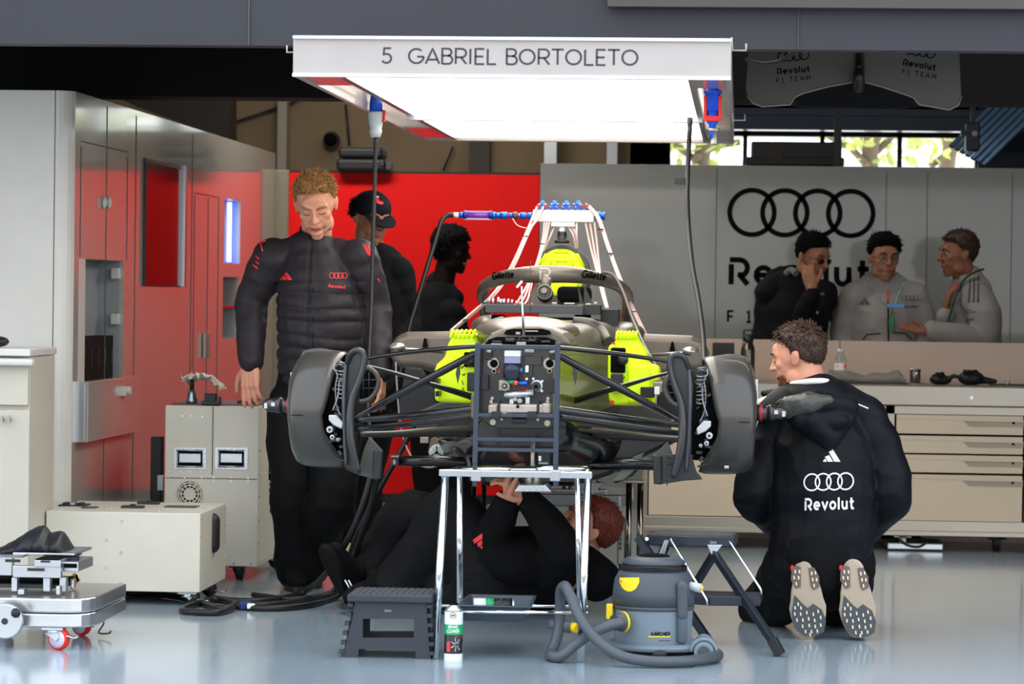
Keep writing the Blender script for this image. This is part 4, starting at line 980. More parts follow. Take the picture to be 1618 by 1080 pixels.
mb = MB(); ptube(mb, [(810, 345, 13.86), (818, 356, 13.85), (835, 360, 13.85), (846, 350, 13.86)], .8, 6); obj('lanyard', mb, M_pink, mf)
mb = MB(); ptube(mb, [(952, 430, 13.1), (970, 436, 13.1), (985, 462, 13.0), (1000, 505, 12.8), (1018, 545, 12.5), (1035, 575, 12.3), (1050, 600, 12.2)], 2.8, 10); obj('umbilical', mb, mat('olive_hose', '#4a4740', .4), None, 'grey umbilical hose running down over the right side of the halo', 'hose')
# ---- tool tray on the cockpit
YT = 12.72
tt = thing('tool_tray', 'grey tray of loose sockets laid across the cockpit of the car', 'tray', P(857, 495, YT+.1))
obj('tray', MB().prect(767, 480.5, 921, 495.5, YT, YT+.22), mat('tray_grey', '#3b3d42', .5), tt, bevel=.002); obj('tray_end', MB().prect(921.5, 481, 948, 497, YT+.05, YT+.22), mat('tray_dark', '#232427', .5), tt, bevel=.002)
for i, (x, r, h) in enumerate(((773, 1.2, 12), (779, 2.2, 10), (787, 2, 12), (791, 2.6, 9), (796, 2.6, 9), (803, 2.4, 9), (809, 2, 8), (815, 1, 6), (821, 1.5, 4), (829, 1.6, 3), (840, 1.5, 2))):
    c = P(x, 481, YT+.05); h = h*1.0
    obj('socket', MB().lathe([(0, r*PM(YT)), (h*PM(YT), r*PM(YT)), (h*PM(YT), r*PM(YT)*.6)], c, (0, 0, 1), 10), M_zinc if i > 1 else M_alu, tt)
mb = MB().prect(790, 491, 800, 481, YT+.1, YT+.14)
for (x0, y0, x1, y1, nm) in ((872, 477, 880, 481, 'wrench_head'), (891, 478, 908, 481, 'rag'), (925, 479, 934, 482, 'wrench_head'), (938, 477, 944, 481, 'wrench_head')):
    obj(nm, MB().prect(x0, y0, x1, y1, YT+.06, YT+.1), M_cast, tt, bevel=.002)
for (x0, x1) in ((776, 798), (908, 934)):
    c = P((x0+x1)/2, 497, YT+.12); obj('foot', MB().lathe([(0, (x1-x0)/2*PM(YT)), (-.05, (x1-x0)/2*PM(YT)), (-.056, (x1-x0)*.62*PM(YT))], c, (0, 0, 1), 20), M_plblack, tt)
obj('parts_box', MB().prect(949, 488, 977, 516, 12.95, 13.15), M_plblack, None, 'small black box standing at the right end of the tool tray', 'box', bevel=.003)
mb = MB(); ptube(mb, [(838.4, 412, 12.5), (838, 500, 12.5)], .55, 6, smooth=False); ptube(mb, [(838, 500, 12.5), (838, 517, 12.5)], 1.4, 8, smooth=False); obj('aerial', mb, M_gun, car)
th = thing('t_handle', 'thin steel T-handled rod standing upright on the nose of the car', 'tool', P(828, 540, 11.2))
mb = MB(); ptube(mb, [(824, 452, 11.2), (828, 539, 11.2)], [1.6, 2.3], 8, smooth=False); obj('rod', mb, M_zinc, th)
mb = MB(); ptube(mb, [(817.5, 453, 11.2), (824, 445, 11.2)], 2, 8, smooth=False, round_=True); obj('grip', mb, M_white2, th)
# ---- sidepods, keel, floor
mb = MB().pprism([(615, 550), (624, 531), (642, 524), (725, 523), (740, 530), (740, 590), (690, 590), (664, 583), (624, 579), (617, 566)], 13.05, .12)
both('sidepod_face', mb, M_body, bevel=.03, seg=4, label=None)
mb = MB().pprism([(667, 549), (670, 534), (673, 534), (676, 549)], 13.02, .02); both('small_bracket', mb, M_ink, bevel=.002)
mb = MB().ell(P(628, 548, 12.7), (.034, .05, .019)); mb.tube([P(634, 550, 12.75), P(700, 556, 12.9)], .006, 8); both('mirror', mb, mat('mirror_silver', '#b5b0a8', .25, .7))
mb = MB().pprism([(640, 580), (664, 581), (672, 590), (676, 606), (690, 620), (690, 652), (628, 655), (636, 610)], 12.95, .04); both('side_board', mb, M_plblack, bevel=.006)
mb = MB().pprism([(655, 652), (700, 632), (760, 634), (760, 690), (655, 690)], 12.7, .06); both('sidepod_tray', mb, M_bodyd, bevel=.01)
# keel/floor seen from the front
mb = MB(); mb.rings([rrect(.16, .70, .80, .04, 11.5), rrect(.20, .66, .80, .06, 11.8), rrect(.3, .60, .78, .1, 12.2), rrect(.40, .55, .78, .12, 12.5), rrect(.48, .56, .78, .08, 13.0), rrect(.48, .56, .78, .08, 14.5)])
obj('keel', mb, mat('black_keel', '#0d0e0f', .28, coat=.5, bump=.1, bscale=5), car)
mb = MB().pprism([(742, 676), (900, 676), (1080, 690), (1062, 702), (1010, 726), (965, 750), (905, 768), (765, 768), (748, 740)], 12.3, .5); obj('floor_front', mb, mat('black_floor', '#101110', .3, coat=.4, bump=.1, bscale=5), car, bevel=.02)
mb = MB().pprism([(1018, 715), (1004, 742), (985, 758), (965, 761), (985, 738), (1000, 722)], 12.2, .03); obj('floor_strake', mb, mat('strake_grey', '#6d756d', .4), car, bevel=.003)
mb = MB().pprism([(968, 762), (1012, 738), (1000, 752), (975, 763)], 12.6, .2); obj('floor_edge', mb, M_bodyd, car, bevel=.004)
# left radiator / electrics cluster under the arms
q = obj('blower_plate', MB().pprism([(676, 716), (680, 693), (688, 690), (703, 700), (706, 718)], 12.5, .02), mat('tan_bracket', '#7a6a5c', .5), car, bevel=.002)
c = P(691, 714, 12.49); obj('blower_wheel', MB().lathe([(0, 13*PM(12.5)), (-.015, 13*PM(12.5)), (-.02, 10*PM(12.5))], c, (0, 1, 0), 24), mat('blower_grey', '#b0b8b4', .35, .4), q)
w_ = MB()
for a_ in (90, 210, 330): w_.tube([c+V((0, -.03, 0)), c+V((.03*math.cos(rad(a_)), -.03, .03*math.sin(rad(a_))))], .002, 6)
w_.ell(c+V((0, -.03, 0)), .006); obj('blower_spoke', w_, M_ink, q)
obj('connector', MB().prect(664, 690, 677, 700, 12.46, 12.5), M_cast, car, bevel=.002); obj('connector', MB().prect(694, 688, 705, 694, 12.46, 12.5), mat('tan_bracket', '#7a6a5c', .5), car, bevel=.002)
mb = MB(); ptube(mb, [(713, 684, 12.4), (710, 698, 12.4), (716, 706, 12.4)], 1.4, 8); ptube(mb, [(723, 688, 12.4), (726, 704, 12.4), (733, 716, 12.4)], 1.4, 8); obj('brake_line', mb, M_zinc, car)
mb = MB(); ptube(mb, [(724, 686, 12.3), (730, 712, 12.25), (742, 724, 12.2), (748, 760, 12.15)], [8, 10, 9, 6], 12); obj('duct_hose', mb, M_carb, car)
# ---- suspension
def arm(name, pts, r, m=M_carbs, flat=.62, k=4):
    mb = MB(); ptube(mb, pts, r, 14, k=k, flat=flat); return both(name, mb, m)
arm('upper_wishbone', [(574, 567, 11.4), (610, 561, 11.35), (665, 554, 11.25), (720, 549, 11.15), (760, 546, 11.1)], [5, 5.5, 6, 6, 6])
arm('upper_rear_link', [(577, 577, 11.5), (620, 588, 11.55), (665, 602, 11.6), (715, 617, 11.68), (756, 630, 11.75)], [3.4, 4, 5.5, 7, 8], flat=.7)
arm('pushrod', [(562, 659, 11.35), (605, 636, 11.3), (655, 609, 11.25), (705, 583, 11.2), (756, 555, 11.15)], [4.5, 6, 7, 7, 6], flat=.9)
arm('lower_wishbone', [(562, 663, 11.4), (620, 659, 11.35), (690, 652, 11.25), (757, 644, 11.15)], [5, 6, 7, 7.5], flat=.9)
arm('lower_wishbone', [(562, 677, 11.42), (620, 672, 11.4), (690, 664, 11.35), (757, 656, 11.3)], [5, 5.5, 6, 6], flat=.9)
arm('lower_rear_link', [(566, 686, 11.6), (625, 685, 11.75), (690, 682, 11.9), (760, 680, 12.0)], [5, 6, 9, 11], M_body if False else M_bodyd, flat=.9)
mb = MB().pprism([(724, 569), (727, 569), (727, 590), (723, 606), (720, 590)], 11.18, .01); both('pushrod_fin', mb, M_carbs)
mb = MB(); ptube(mb, [(626, 728, 12.2), (690, 728, 12.2), (756, 731, 12.2)], 8.4, 16, smooth=False); both('side_tube', mb, M_carb)
mb = MB().prect(617, 719, 630, 736, 12.17, 12.24); both('tube_end', mb, M_gun, bevel=.003); mb = MB().prect(618, 719.5, 630, 722, 12.16, 12.17).prect(621, 726, 625, 733, 12.155, 12.17); both('tube_end_fitting', mb, M_cast)
mb = MB().pprism([(744, 622), (757, 620), (757, 664), (744, 660)], 11.12, .08); both('wishbone_fairing', mb, M_body, bevel=.006)
# ---- front corner: drum, upright, ducts, hub
YA = 11.58; s_ = PM(11.45)
def drum():
    zc_ = P(505, 646, YA).z; mb = MB(); R = [(457, 60), (458, 74), (463, 84), (472, 89), (486, 91), (500, 92)]
    nphi = 72; rs = []
    def X(px): return P(px, 646, 11.45).x
    def xe(ph):  # inner edge of the shell by angle; ph=0 faces the pit lane, 90 is up
        c_ = math.cos(ph); s1 = math.sin(ph)
        tb_ = ((-1.01, 545), (-.85, 541), (-.6, 528), (-.35, 516), (-.1, 513), (.2, 521), (.6, 527), (.85, 533), (1.01, 540))
        for (a0, b0), (a1, b1) in zip(tb_, tb_[1:]):
            if a0 <= s1 <= a1: f_ = b0+(b1-b0)*(s1-a0)/(a1-a0)
        return f_ if c_ > 0 else f_+(542-f_)*min(1, -c_*3)
    prof = []
    for i in range(len(R)+4):
        ring = []
        for j in range(nphi):
            ph = 2*PI*j/nphi
            if i < len(R): x, r = R[i]
            else:
                k = (i-len(R)+1)/4; x = 500+(xe(ph)-500)*k; r = 92-(3 if i == len(R)+3 else 0)
            if math.sin(ph) < -.2 and i < 4: x += 3*(-math.sin(ph))
            if math.sin(ph) > .6 and i < 4: x += 5*(math.sin(ph)-.6)/.4
            r *= s_; ring.append(V((X(x), YA-r*math.cos(ph), zc_+r*math.sin(ph))))
        rs.append(ring)
    mb.rings(rs, cap=False)
    c_ = V((X(457), YA, zc_)); n0 = len(mb.v); mb.v.append(V((X(461), YA, zc_)))
    for j in range(nphi): mb.f.append([n0, (j+1) % nphi, j]); mb.m.append(0); mb.s.append(False)
    return mb, zc_, X
dm, zc_, Xf = drum()
dl, dr = both('brake_drum', dm, M_drum)
for o in (dl, dr):
    so = o.modifiers.new('t', 'SOLIDIFY'); so.thickness = .004
mb = MB(); r1 = 91.5*s_
mb.tube([V((Xf(512+4*math.sin(rad(a))), YA-r1*math.cos(rad(a)), zc_+r1*math.sin(rad(a)))) for a in range(-6, 1)], .0015, 6)
a_ = [V((Xf(466+72*k/12), YA-(95*s_)*math.cos(rad(96))-.02, zc_+(90+3.5*math.sin(PI*k/12))*s_)) for k in range(13)]
a_[0] = P(464, 586, 11.5); both('drum_lip', MB().tube(a_, [.006+.006*math.sin(PI*min(1, k/8)) for k in range(13)], 10), mat('drum_lip_grey', '#4a4844', .35, .2))
both('drum_seam', MB().tube([P(460+i*6.3, 655.5, YA-92.2*s_*math.cos(math.asin(9/92))) for i in range(9)], .0014, 6), M_ink)
both('drum_clip', MB().pprism([(459, 588), (463, 588), (462, 622), (458, 622)], 11.52, .02), M_zinc)
c = P(458, 640, YA)
mb = MB().lathe([(-.02, .03), (.012, .029), (.014, .025), (.03, .026), (.032, .03), (.05, .03), (.052, .026), (.07, .027), (.085, .024), (.095, .014), (.1, .012)], c, (-1, 0, 0), 20)
hub = both('axle_spindle', mb, mat('spindle_metal', '#4d4a4a', .3, .8))
both('red_ring', MB().lathe([(.0, .0305), (.008, .0305)], c, (-1, 0, 0), 20, cap=False), M_plred)
both('spindle_dog', MB().box(c+V((-.058, -.028, .004)), (.014, .008, .014)).box(c+V((-.086, -.024, -.002)), (.012, .008, .02)), M_alu)
# inside works
core = MB().cyl(V((Xf(500), YA, zc_)), V((Xf(560), YA, zc_)), .165, 32); both('brake_core', core, M_ink)
rnd = random.Random(5)
mb = MB()
for i in range(16):
    y = 575+i*10; x = 520+(30-abs(i-6)*2)*rnd.random()+8; mb.box(P(min(x, 545), y, 11.42), (rnd.uniform(.01, .035), .03, rnd.uniform(.006, .02)), Matrix.Rotation(rnd.uniform(-.6, .6), 3, 'Y'))
both('upright_hardware', mb, M_gun, bevel=.001)
mb = MB()
for i in range(10):
    y = 572+i*6; ptube(mb, [(532+rnd.uniform(-2, 2), y, 11.38), (538, y+rnd.uniform(-3, 3), 11.36), (545, y+2, 11.38)], 1.0, 6)
ptube(mb, [(529, 574, 11.37), (528, 582, 11.36), (533, 592, 11.36), (530, 612, 11.36), (532, 640, 11.37), (538, 656, 11.37)], 1.1, 6)
ptube(mb, [(536, 600, 11.37), (534, 625, 11.36), (526, 648, 11.36)], 1.3, 6)
both('brake_line', mb, mat('braided_line', '#8f9296', .35, .6))
mb = MB().pprism([(519, 655), (531, 655), (542, 668), (540, 678), (527, 672), (519, 664)], 11.34, .03); q = both('caliper_arm', mb, M_alu, bevel=.004)
for (x, y, r) in ((522, 678, 5.5), (526, 690, 4), (535, 694, 3)):
    c = P(x, y, 11.35); both('pivot_boss', MB().cyl((c.x, 11.33, c.z), (c.x, 11.39, c.z), r*PM(11.35), 16), M_alu, bevel=.002); both('pivot_bolt', MB().cyl((c.x, 11.322, c.z), (c.x, 11.34, c.z), r*.45*PM(11.35), 6), M_gun)
mb = MB().pprism([(541, 600), (546, 568), (554, 556), (566, 551), (576, 556), (579, 568), (574, 592), (562, 614), (557, 640), (556, 680), (561, 720), (570, 750), (556, 746), (545, 740), (541, 700), (542, 650)], 11.22, .03)
both('duct_fence', mb, M_carb, bevel=.008)
mb = MB(); ptube(mb, [(548, 575, 11.2), (552, 560, 11.18), (562, 553, 11.17), (573, 557, 11.17), (575, 575, 11.17), (567, 602, 11.17), (557, 628, 11.17), (553, 665, 11.17), (556, 705, 11.17), (566, 745, 11.18)], [3, 4.5, 5, 5, 5, 5, 5.5, 6.5, 6.5, 5], 12); both('fence_rim', mb, mat('fence_rim_grey', '#26272a', .35, coat=.3))
mb = MB(); ptube(mb, [(546, 575, 11.19), (543, 620, 11.18), (544, 670, 11.18), (547, 735, 11.19)], [2.5, 3, 3, 2.5], 10); both('fence_strip', mb, mat('fence_blue_grey', '#343a44', .35, coat=.3))
mb = MB(); pts = smoothpath([P(x, y, 11.42) for x, y in ((570, 581), (584, 582), (595, 592), (598, 605), (593, 620), (582, 631), (568, 634))], 5)
mb.tube(pts, .009, 10); q = both('duct_inlet', mb, mat('inlet_grey', '#4c4a44', .35, .2))
both('inlet_core', MB().pprism([(568, 584), (584, 585), (593, 594), (595, 605), (590, 618), (581, 628), (568, 630)], 11.46, .05), M_ink)
mb = MB()
for x in (574, 583): ptube(mb, [(x, 588, 11.44), (x, 628, 11.44)], .9, 6, smooth=False)
for y in (600, 613): ptube(mb, [(568, y, 11.44), (593, y, 11.44)], .9, 6, smooth=False)
both('inlet_grille', mb, M_gun)
mb = MB().pprism([(583, 689), (592, 698), (604, 711), (600, 722), (600, 740), (596, 758), (566, 750), (574, 712)], 11.3, .012); both('turning_vane', mb, mat('vane_olive', '#3d3f38', .4, coat=.2), bevel=.003)
mb = MB().pprism([(590, 712), (604, 712), (601, 757), (588, 757)], 11.26, .04); both('vane_block', mb, M_plblack, bevel=.004)
mb = MB().pprism([(1053, 718), (1092, 716), (1100, 744), (1110, 757), (1081, 759), (1056, 763), (1053, 768)], 11.2, .02); obj('turning_vane', mb, M_plblack, car, bevel=.003)
mb = MB()
for y in (722, 733): ptube(mb, [(1054, y, 11.19), (1096, y-2, 11.19)], .8, 6, smooth=False)
obj('vane_rib', mb, M_gun, car)
both('sticker', MB().prect(1144, 739, 1151, 746, 11.36, 11.37), M_white2) if False else obj('sticker', MB().box(V((P(1148, 742, 11.4).x, YA-.166, P(1148, 738, 11.4).z)), (.016, .003, .014), Matrix.Rotation(rad(55), 3, 'X')), M_white2, car)
# ---- lime duct covers
def duct(name, outline, Y, th, open_, fins, lab):
    mb = MB().pprism(outline, Y, th); o = obj(name, mb, M_lime, car, lab, bevel=.014, seg=3)
    for (x0, x1, y0, y1) in fins:
        obj('moulded_fin', MB().tube([P(x0, y1, Y-.005), P((x0+x1)/2, y0, Y-.002), P(x1, y0-1, Y+.06)], .006, 8), M_lime, o)
    obj('fan_opening', MB().prect(*open_, Y-.008, Y+.02), M_ink, o, bevel=.006)
    return o
dl_ = duct('radiator_cover', [(721, 528), (753, 529), (756, 545), (756, 630), (742, 637), (687, 634), (686, 586), (690, 575), (703, 564), (707, 545), (713, 532)], 12.0, .2, (733, 556, 752, 580), [(712+i*7, 716+i*7, 523, 534) for i in range(6)], 'fluorescent lime cover on the left')
c = P(743, 568, 11.98); obj('fan', MB().lathe([(0, .026), (-.012, .024), (-.014, .008)], c, (0, 1, 0), 20), M_gun, dl_)
obj('fan_motor', MB().prect(738, 588, 754, 618, 11.95, 12.0), M_gun, dl_, bevel=.004)
obj('clip', MB().prect(688, 618, 694, 626, 11.9, 12.0).prect(686, 598, 692, 606, 11.9, 12.0), M_plblack, dl_)
rnd = random.Random(9)
def ties(o, pts, Y):
    mb = MB()
    for (x, y) in pts: mb.tube([P(x+rnd.uniform(-4, 4), y+rnd.uniform(-4, 4), Y-.012) for _ in range(4)], .0022, 6)
    obj('cable_tie', mb, M_ink, o)
ties(dl_, [(732, 580), (733, 592), (732, 604), (733, 616), (734, 624)], 11.99)
dr_ = duct('radiator_cover', [(961, 545), (972, 542), (975, 528), (1004, 527), (1010, 540), (1022, 558), (1024, 575), (1041, 579), (1043, 600), (1030, 604), (1036, 638), (972, 640), (962, 634), (960, 600)], 12.0, .2, (965, 549, 988, 589), [(974+i*6, 977+i*6, 525, 536) for i in range(6)], 'fluorescent lime cover on the right')
obj('inner_body', MB().pprism([(992, 580), (1000, 574), (1022, 576), (1027, 590), (1027, 636), (992, 637)], 11.96, .06), M_lime, dr_, bevel=.012)
c = P(984, 568, 11.985); obj('fan', MB().lathe([(0, .022), (-.012, .02), (-.014, .006)], c, (0, 1, 0), 20), M_gun, dr_)
obj('fan_motor', MB().prect(965, 590, 984, 618, 11.96, 12.0), M_gun, dr_, bevel=.004)
obj('red_tab', MB().prect(963, 633, 969, 639, 11.96, 12.0).prect(966, 541, 972, 544, 11.97, 12.0), M_plred, dr_)
obj('connector', MB().prect(1034, 611, 1042, 623, 11.9, 11.95), M_white2, dr_, bevel=.002); obj('connector_box', MB().prect(1012, 611, 1034, 628, 11.93, 12.0), M_plblack, dr_, bevel=.003)
ties(dr_, [(984, 556), (983, 570), (985, 585), (983, 598), (984, 610)], 11.99)
# ---- chassis underside post and jacking plate
mb = MB(); ptube(mb, [(842, 690, 11.35), (842, 765, 11.35)], 4, 12, smooth=False); jp = thing('jacking_post', 'slim steel jacking post with a bolted foot plate under the nose', 'jack', P(842, 778, 11.35))
obj('post', mb, M_cast, jp); obj('control_box', MB().prect(850, 712, 868, 735, 11.33, 11.4), M_plblack, jp, bevel=.003); obj('status_light', MB().prect(851, 720, 855, 728, 11.325, 11.33), M_white2, jp); obj('name_plate', MB().prect(851, 730, 866, 733, 11.325, 11.33), mat('plate_grey', '#8d97a6', .4), jp)
ft = obj('foot_plate', MB().pprism([(820, 765), (862, 765), (872, 777), (812, 777)], 11.3, .14), M_zinc, jp, bevel=.003); obj('collar', MB().lathe([(0, .03), (.03, .026), (.045, .02)], P(842, 766, 11.37), (0, 0, 1), 20), M_cast, jp)
for x in (825, 835, 845, 855): c = P(x, 773, 11.3); obj('bolt', MB().cyl((c.x, 11.285, c.z), (c.x, 11.31, c.z), .006, 6), M_alu, ft)
# ---- nose frame (blue-grey ladder hooked in front of the car)
nf = thing('nose_frame', 'blue-grey metal ladder frame hooked over the front of the car', 'frame', P(817, 760, 10.93))
def bar(name, a, b, w_=8, Y=10.95, d=.018):
    pa, pb = P(a[0], a[1], Y), P(b[0], b[1], Y); dd = (pb-pa); L = dd.length; R = dd.to_track_quat('Z', 'Y').to_matrix()
    obj(name, MB().box((pa+pb)/2, (w_*PM(Y), d, L) if abs(dd.z) > abs(dd.x) else (d, w_*PM(Y), L), R), M_frame, nf, bevel=.002)
def rail(x0, x1, y, w_=7, Y=10.95): a = P(x0, y, Y); b = P(x1, y, Y); obj('cross_rail', MB().box((a+b)/2, ((b-a).length, .018, w_*PM(Y))), M_frame, nf, bevel=.002)
bar('side_rail', (755.5, 541), (750.5, 732)); bar('side_rail', (881.5, 541), (878, 734))
bar('side_rail_leg', (750.5, 732), (750, 768), 7); bar('side_rail_leg', (878, 734), (878.5, 768), 7)
rail(752, 885, 548); rail(755, 879, 656, 6); rail(753, 878, 694, 6); rail(753, 878, 710.5, 6)
for x in (784, 841): a = P(x, 655, 10.945); obj('rail_clamp', MB().box(a, (.03, .026, .024)), M_plblack, nf, bevel=.002)
# ================================================================= people
def skin_m(name, col): return mat(name, col, .5, bump=.05, bscale=120, var=.06, vscale=25, spec=.35)
SK_fair = skin_m('fair_skin', '#c98d74'); SK_tan = skin_m('tanned_skin', '#8f5d45'); SK_mid = skin_m('warm_skin', '#94654c'); SK_silh = mat('silhouette_skin', '#140b09', .7, spec=.1)  # figure C's skin is near black: silhouette darkness put into the colour
M_lip = mat('lips', '#a8564c', .45); M_eye = mat('eye_white', '#8f8782', .35); M_iris = mat('iris', '#2e241c', .2)
def cloth_m(name, col, bump=.35, bs=70, rough=.75, **k): return mat(name, col, rough, bump=bump, bscale=bs, spec=.2, **k)
C_quilt = cloth_m('charcoal_quilted_nylon', '#2b272b', .12, 120, .5)
C_black = cloth_m('black_cotton', '#070709', .3, 160, .85)
C_trous = cloth_m('black_trousers', '#09090b', .3, 120, .8)
C_navy = cloth_m('black_shell_fabric', '#0a0c13', .15, 60, .55)
C_lt = cloth_m('light_grey_softshell', '#8e8884', .2, 120, .7)
H_blond = mat('blond_hair', '#9c7240', .5, var=.35, vscale=60); H_brown = mat('brown_hair', '#3a2417', .5, var=.3, vscale=60); H_black = mat('black_hair', '#080707', .8, var=.2, vscale=60, spec=.12); H_ginger = mat('ginger_hair', '#6a2a18', .55, var=.25, vscale=60)
def Rm(yaw=0, pitch=0, roll=0):
    """yaw: turn to screen right (deg); pitch: look down; roll: tilt head to screen right"""
    return Matrix.Rotation(rad(yaw), 3, 'Z') @ Matrix.Rotation(rad(pitch), 3, 'X') @ Matrix.Rotation(rad(roll), 3, 'Y')
class Head:
    def __init__(s, c, R, k=1.0, jaw=1.0): s.c = V(c); s.R = R; s.k = k; s.jaw = jaw
    def p(s, x, y, z): return s.c+s.R @ (V((x, y, z))*s.k)
    def e(s, mb, x, y, z, r, n=16, kk=12): mb.ell(s.p(x, y, z), [a*s.k for a in r], s.R, n, kk)
    def shapes(s, mb, neck=None, neckr=.056):
        e = s.e; j = s.jaw
        e(mb, 0, .014, .034, (.075, .096, .083)); e(mb, 0, -.004, .012, (.073, .085, .075))
        e(mb, 0, -.034, -.022, (.06, .056, .08)); e(mb, 0, -.03, -.068, (.05*j, .052, .045))
        e(mb, 0, -.066, -.1, (.024*j, .02, .018)); 
        for q in (-1, 1):
            e(mb, q*.04, -.058, -.012, (.023, .022, .02)); e(mb, q*.05*j, -.012, -.07, (.016, .034, .03)); e(mb, q*.031, -.064, -.04, (.02, .018, .028))
            mb.tube([s.p(q*.012, -.088, .032), s.p(q*.03, -.085, .036), s.p(q*.048, -.068, .028)], [.0085*s.k, .009*s.k, .007*s.k], 10, 0, True, True)
            e(mb, q*.012, -.1, -.022, (.0085, .01, .0075)); 
            e(mb, q*.0785, .016, .0, (.007, .017, .029)); e(mb, q*.083, .022, .008, (.006, .013, .02)); e(mb, q*.078, .008, -.02, (.006, .009, .011))
            e(mb, q*.031, -.068, .009, (.0165, .0135, .012))
        e(mb, 0, -.072, .045, (.05, .018, .03))
        mb.tube([s.p(0, -.09, .026), s.p(0, -.1, .0), s.p(0, -.113, -.02)], [.0085*s.k, .0095*s.k, .0115*s.k], 12, 0, True, True)
        e(mb, 0, -.083, -.05, (.026, .014, .017)); e(mb, 0, -.078, -.082, (.024, .014, .014))
        if neck is not None: mb.tube([s.p(0, .02, -.03), s.p(0, .022, -.07), V(neck)], [neckr*.95, neckr, neckr*1.12], 18, 0, True, True)
    def features(s, parent, hairm, eyes='open', brow=True, lips=True):
        for q in (-1, 1):
            if eyes == 'open':
                o = obj('eye', MB().ell(s.p(q*.031, -.0715, .008), [.0125*s.k]*3, s.R, 16, 12), M_eye, parent)
                obj('iris', MB().ell(s.p(q*.031, -.0805, .006), [.0052*s.k, .0045*s.k, .0052*s.k], s.R, 12, 8), M_iris, o)
            mb = MB(); pts = [s.p(q*.018, -.0845, .004), s.p(q*.031, -.0855, .0005 if eyes != 'open' else .012), s.p(q*.044, -.078, .004)]
            mb.tube(smoothpath(pts, 4), .0013*s.k, 6); obj('eyelash', mb, hairm if hairm is not H_blond else H_brown, parent)
            if brow:
                mb = MB(); mb.tube(smoothpath([s.p(q*.014, -.0955, .030), s.p(q*.032, -.0935, .038), s.p(q*.049, -.076, .031)], 4), [.002*s.k, .0028*s.k]+[.003*s.k]*4+[.0025*s.k, .002*s.k, .0015*s.k], 8, flat=1); obj('eyebrow', mb, hairm, parent)
        if lips:
            mb = MB(); mb.tube(smoothpath([s.p(-.022, -.088, -.056), s.p(-.008, -.0975, -.052), s.p(0, -.0975, -.0535), s.p(.008, -.0975, -.052), s.p(.022, -.088, -.056)], 3), .0032*s.k, 8, 0, True, True)
            mb.tube(smoothpath([s.p(-.02, -.088, -.058), s.p(0, -.096, -.063), s.p(.02, -.088, -.058)], 4), .0038*s.k, 8, 0, True, True); obj('lips', mb, M_lip, parent)
            mb = MB(); mb.tube(smoothpath([s.p(-.019, -.0915, -.0565), s.p(0, -.0992, -.0572), s.p(.019, -.0915, -.0565)], 4), .0012*s.k, 6); obj('mouth_line', mb, mat('mouth_dark', '#4a1f1c', .6), parent)
    def hair(s, parent, m, line, thick=.014, tuft=.03, n=700, seed=1, up=.5, fwd=.5, curl=0., wr=.0035, sweep=.25, label=None, name='hair'):
        """cap of hair wherever line(dx,dy,dz) > 0 (direction from the head centre), plus tufts"""
        rnd = random.Random(seed); mb = MB(); N, K = 40, 24
        def surf(d):   # radius of the cranium in a direction
            a, b, c_ = .0775, .098, .087
            o_ = V((0, .014, .032)); t = 1/math.sqrt((d.x/a)**2+(d.y/b)**2+(d.z/c_)**2); return o_+d*t
        vs = []
        for i in range(K+1):
            th = PI*i/K
            for j in range(N):
                ph = 2*PI*j/N; d = V((math.sin(th)*math.cos(ph), math.sin(th)*math.sin(ph), math.cos(th)))
                w_ = max(-1, min(1, line(d)*5)); b = surf(d)
                t = thick*(.22+.95*max(0, min(1, d.z*1.3))+.3*noise.noise(d*5+V((seed, 0, 0)))) if w_ > 0 else -.02
                q = b+d*(t*w_ if w_ > 0 else -.012*abs(w_)-.001)
                vs.append(s.p(*q))
        fs = [(i*N+j, (i+1)*N+j, (i+1)*N+(j+1) % N, i*N+(j+1) % N) for i in range(K) for j in range(N)]
        mb.add(vs, fs, 0, True)
        for i in range(n):
            for _ in range(30):
                d = V((rnd.gauss(0, 1), rnd.gauss(0, 1), rnd.gauss(0, 1))).normalized()
                if line(d) > .03: break
            else: continue
            b = surf(d); top_ = max(0, min(1, d.z*1.4)); L = tuft*rnd.uniform(.6, 1.3)*(.35+.65*top_ if not curl else 1)
            tan = V((sweep, -fwd, up*.5))*top_ + V((0, .35, -1))*(1-top_) + V((rnd.gauss(0, .3), rnd.gauss(0, .3), rnd.gauss(0, .2)))
            tan = tan-d*tan.dot(d)
            dirv = (d*(.18+.45*up*top_)+tan*.8).normalized()
            if curl: dirv = (d+V((rnd.gauss(0, curl), rnd.gauss(0, curl), rnd.gauss(0, curl)))).normalized()
            p0 = b+d*thick*(.1+.5*top_); p1 = p0+dirv*L*.5; p2 = p1+(dirv*.8+tan.normalized()*.25+V((rnd.gauss(0, .25), rnd.gauss(0, .25), rnd.gauss(0, .25)+(-.1))))*L*.5
            if curl: p2 = p1+V((rnd.gauss(0, 1), rnd.gauss(0, 1), rnd.gauss(0, 1))).normalized()*L*.5
            mb.tube([s.p(*p0), s.p(*p1), s.p(*p2)], [wr*s.k, wr*.8*s.k, wr*.15*s.k], 4)
        return obj(name, mb, m, parent, label)
def short_hair(front=.42, side=-.05, back=-.35):
    front += .06; side -= .3; back -= .42
    def f(d):     # z threshold depends on direction: front hairline high, back low
        t = -d.y
        if t > .5: thr = front+(t-.5)*.2
        elif t > .12: thr = side+(front-side)*((t-.12)/.38)**.8
        else: thr = side+(back-side)*min(1, (.12-t)/.7)
        return d.z-thr
    return f
